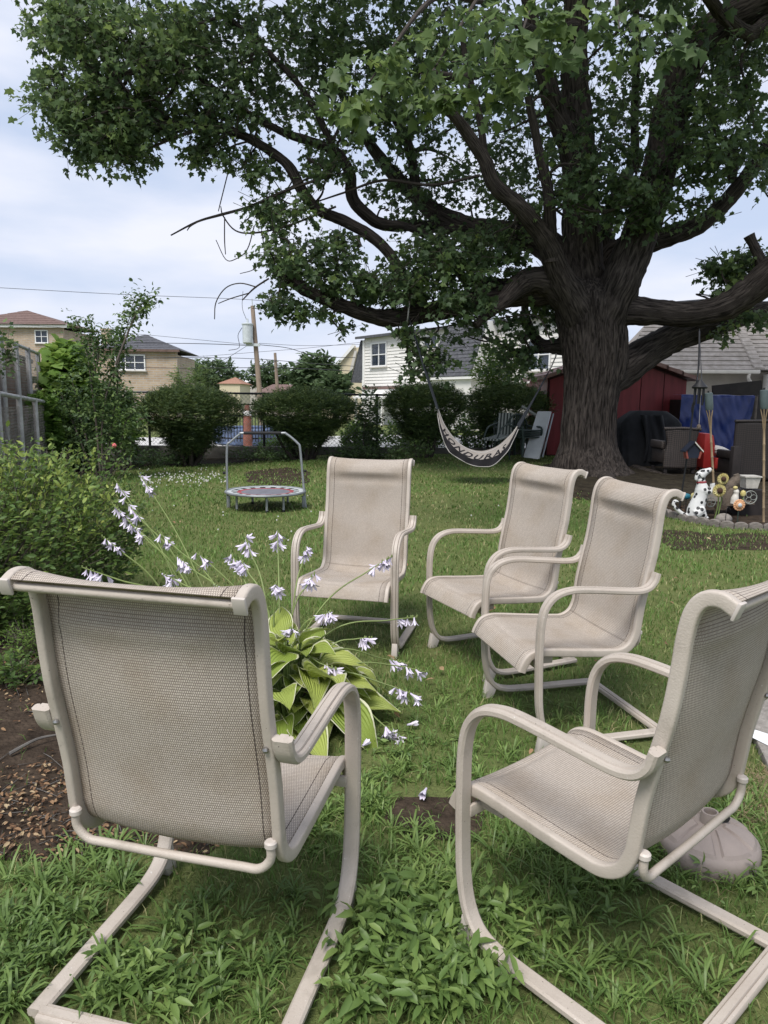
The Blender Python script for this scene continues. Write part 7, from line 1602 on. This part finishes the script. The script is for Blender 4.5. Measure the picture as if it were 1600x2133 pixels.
# white clover heads on the lawn left of the trampoline
mat('clover_white', (0.62, 0.62, 0.58), 0.8, 0.08)
cm = MB()
for _ in range(150):
    p = gnd(rng.uniform(290, 470), 1000 + rng.normal() * 9); cm.ball((p.x, p.y, 0.045 + rng.uniform(0, 0.02)), rng.uniform(0.009, 0.016), 5)
for _ in range(40):
    p = gnd(rng.uniform(300, 1100), rng.uniform(985, 1150)); cm.ball((p.x, p.y, 0.045), 0.010, 5)
tagset(cm.build('clover_blossoms', 'clover_white'), 'sprinkle of white clover heads on the lawn', kind='stuff')
# leaf litter on the mulch, dry leaves on the lawn
def litter(pts, n, sr, name, label, tl=(0, 1), z=0.01):
    P = np.array(pts); P[:, 2] = z + rng.uniform(0, 0.015, len(P)); k = len(P)
    Rm = rotframe(np.column_stack([rng.normal(size=k), rng.normal(size=k), rng.normal(size=k) * 0.25]), np.array([0, 0, 1.0]) + rng.normal(size=(k, 3)) * 0.4)
    V, F, T = scatter(OVAL, P, Rm, rng.uniform(*sr, k), rng.uniform(*tl, k)); tagset(fast(name, V, F, 'litter', tint=T), label, kind='stuff')
xs = rng.uniform(-2.6, 0.0, 26000); ys = rng.uniform(1.4, 4.4, 26000); Q = np.column_stack([xs, ys, np.zeros_like(xs)]); Q = Q[inpoly(Q, BED)]
dn = noise2(Q, 2.2, 5.0); near = np.exp(-((Q[:, 1] - gnd(120, 1720).y) / 0.35) ** 2); Q = Q[rng.random(len(Q)) < np.clip(0.10 + 0.45 * dn + 0.55 * near, 0.03, 0.9)]
litter(Q, 0, (0.012, 0.028), 'leaf_litter', 'dry brown leaf litter on the left soil bed', (0, 1))
Vt, Ft = twigs(np.column_stack([Q[:260, 0], Q[:260, 1], np.full(260, 0.012)]), np.column_stack([rng.normal(size=260), rng.normal(size=260), rng.normal(size=260) * 0.05]), rng.uniform(0.04, 0.16, 260), 0.0022)
tagset(fast('fallen_twigs', Vt, Ft, 'bark_dry'), 'thin dry twigs scattered over the soil bed', kind='stuff')
Q = region(2.6, 9, 2.4); litter(Q, 0, (0.03, 0.06), 'dry_leaves', 'scattered tan dry leaves on the lawn', (0.5, 1), 0.035)
xs = rng.uniform(1.5, 9, 5000); ys = rng.uniform(8, 16.5, 5000); Q = np.column_stack([xs, ys, np.zeros_like(xs)]); Q = Q[inpoly(Q, TREEBED)]; litter(Q, 0, (0.03, 0.07), 'root_litter', 'dead leaves around the maple roots', (0.0, 0.55))
st_ = [gnd(rng.uniform(1540, 1640), rng.uniform(1600, 1720)) for _ in range(500)]; B = np.array([tuple(p) for p in st_]); B[:, 2] = 0.01
Vt, Ft = twigs(B, np.column_stack([rng.normal(size=500), rng.normal(size=500), np.abs(rng.normal(size=500)) * 0.2]), rng.uniform(0.03, 0.09, 500), 0.001); mat('straw', (0.36, 0.28, 0.17), 0.9, 0.2); tagset(fast('straw', Vt, Ft, 'straw'), 'dry straw beside the concrete paving', kind='stuff')
# two branches lying on the soil
for lab, a, b in (('thin fallen branch on the soil left of the chair arm', (20, 1570), (120, 1530)), ('short fallen stick on the soil near the privet', (60, 1408), (115, 1415))):
    A, B = gnd(*a, 0.02), gnd(*b, 0.03); tagset(MB().tube(catmull([tuple(A), tuple(A.lerp(B, 0.5) + Vector((0, 0.02, 0.01))), tuple(B)], 4), np.linspace(0.008, 0.004, 9), 6).build('fallen_branch', 'bark_dry'), lab, 'branch')
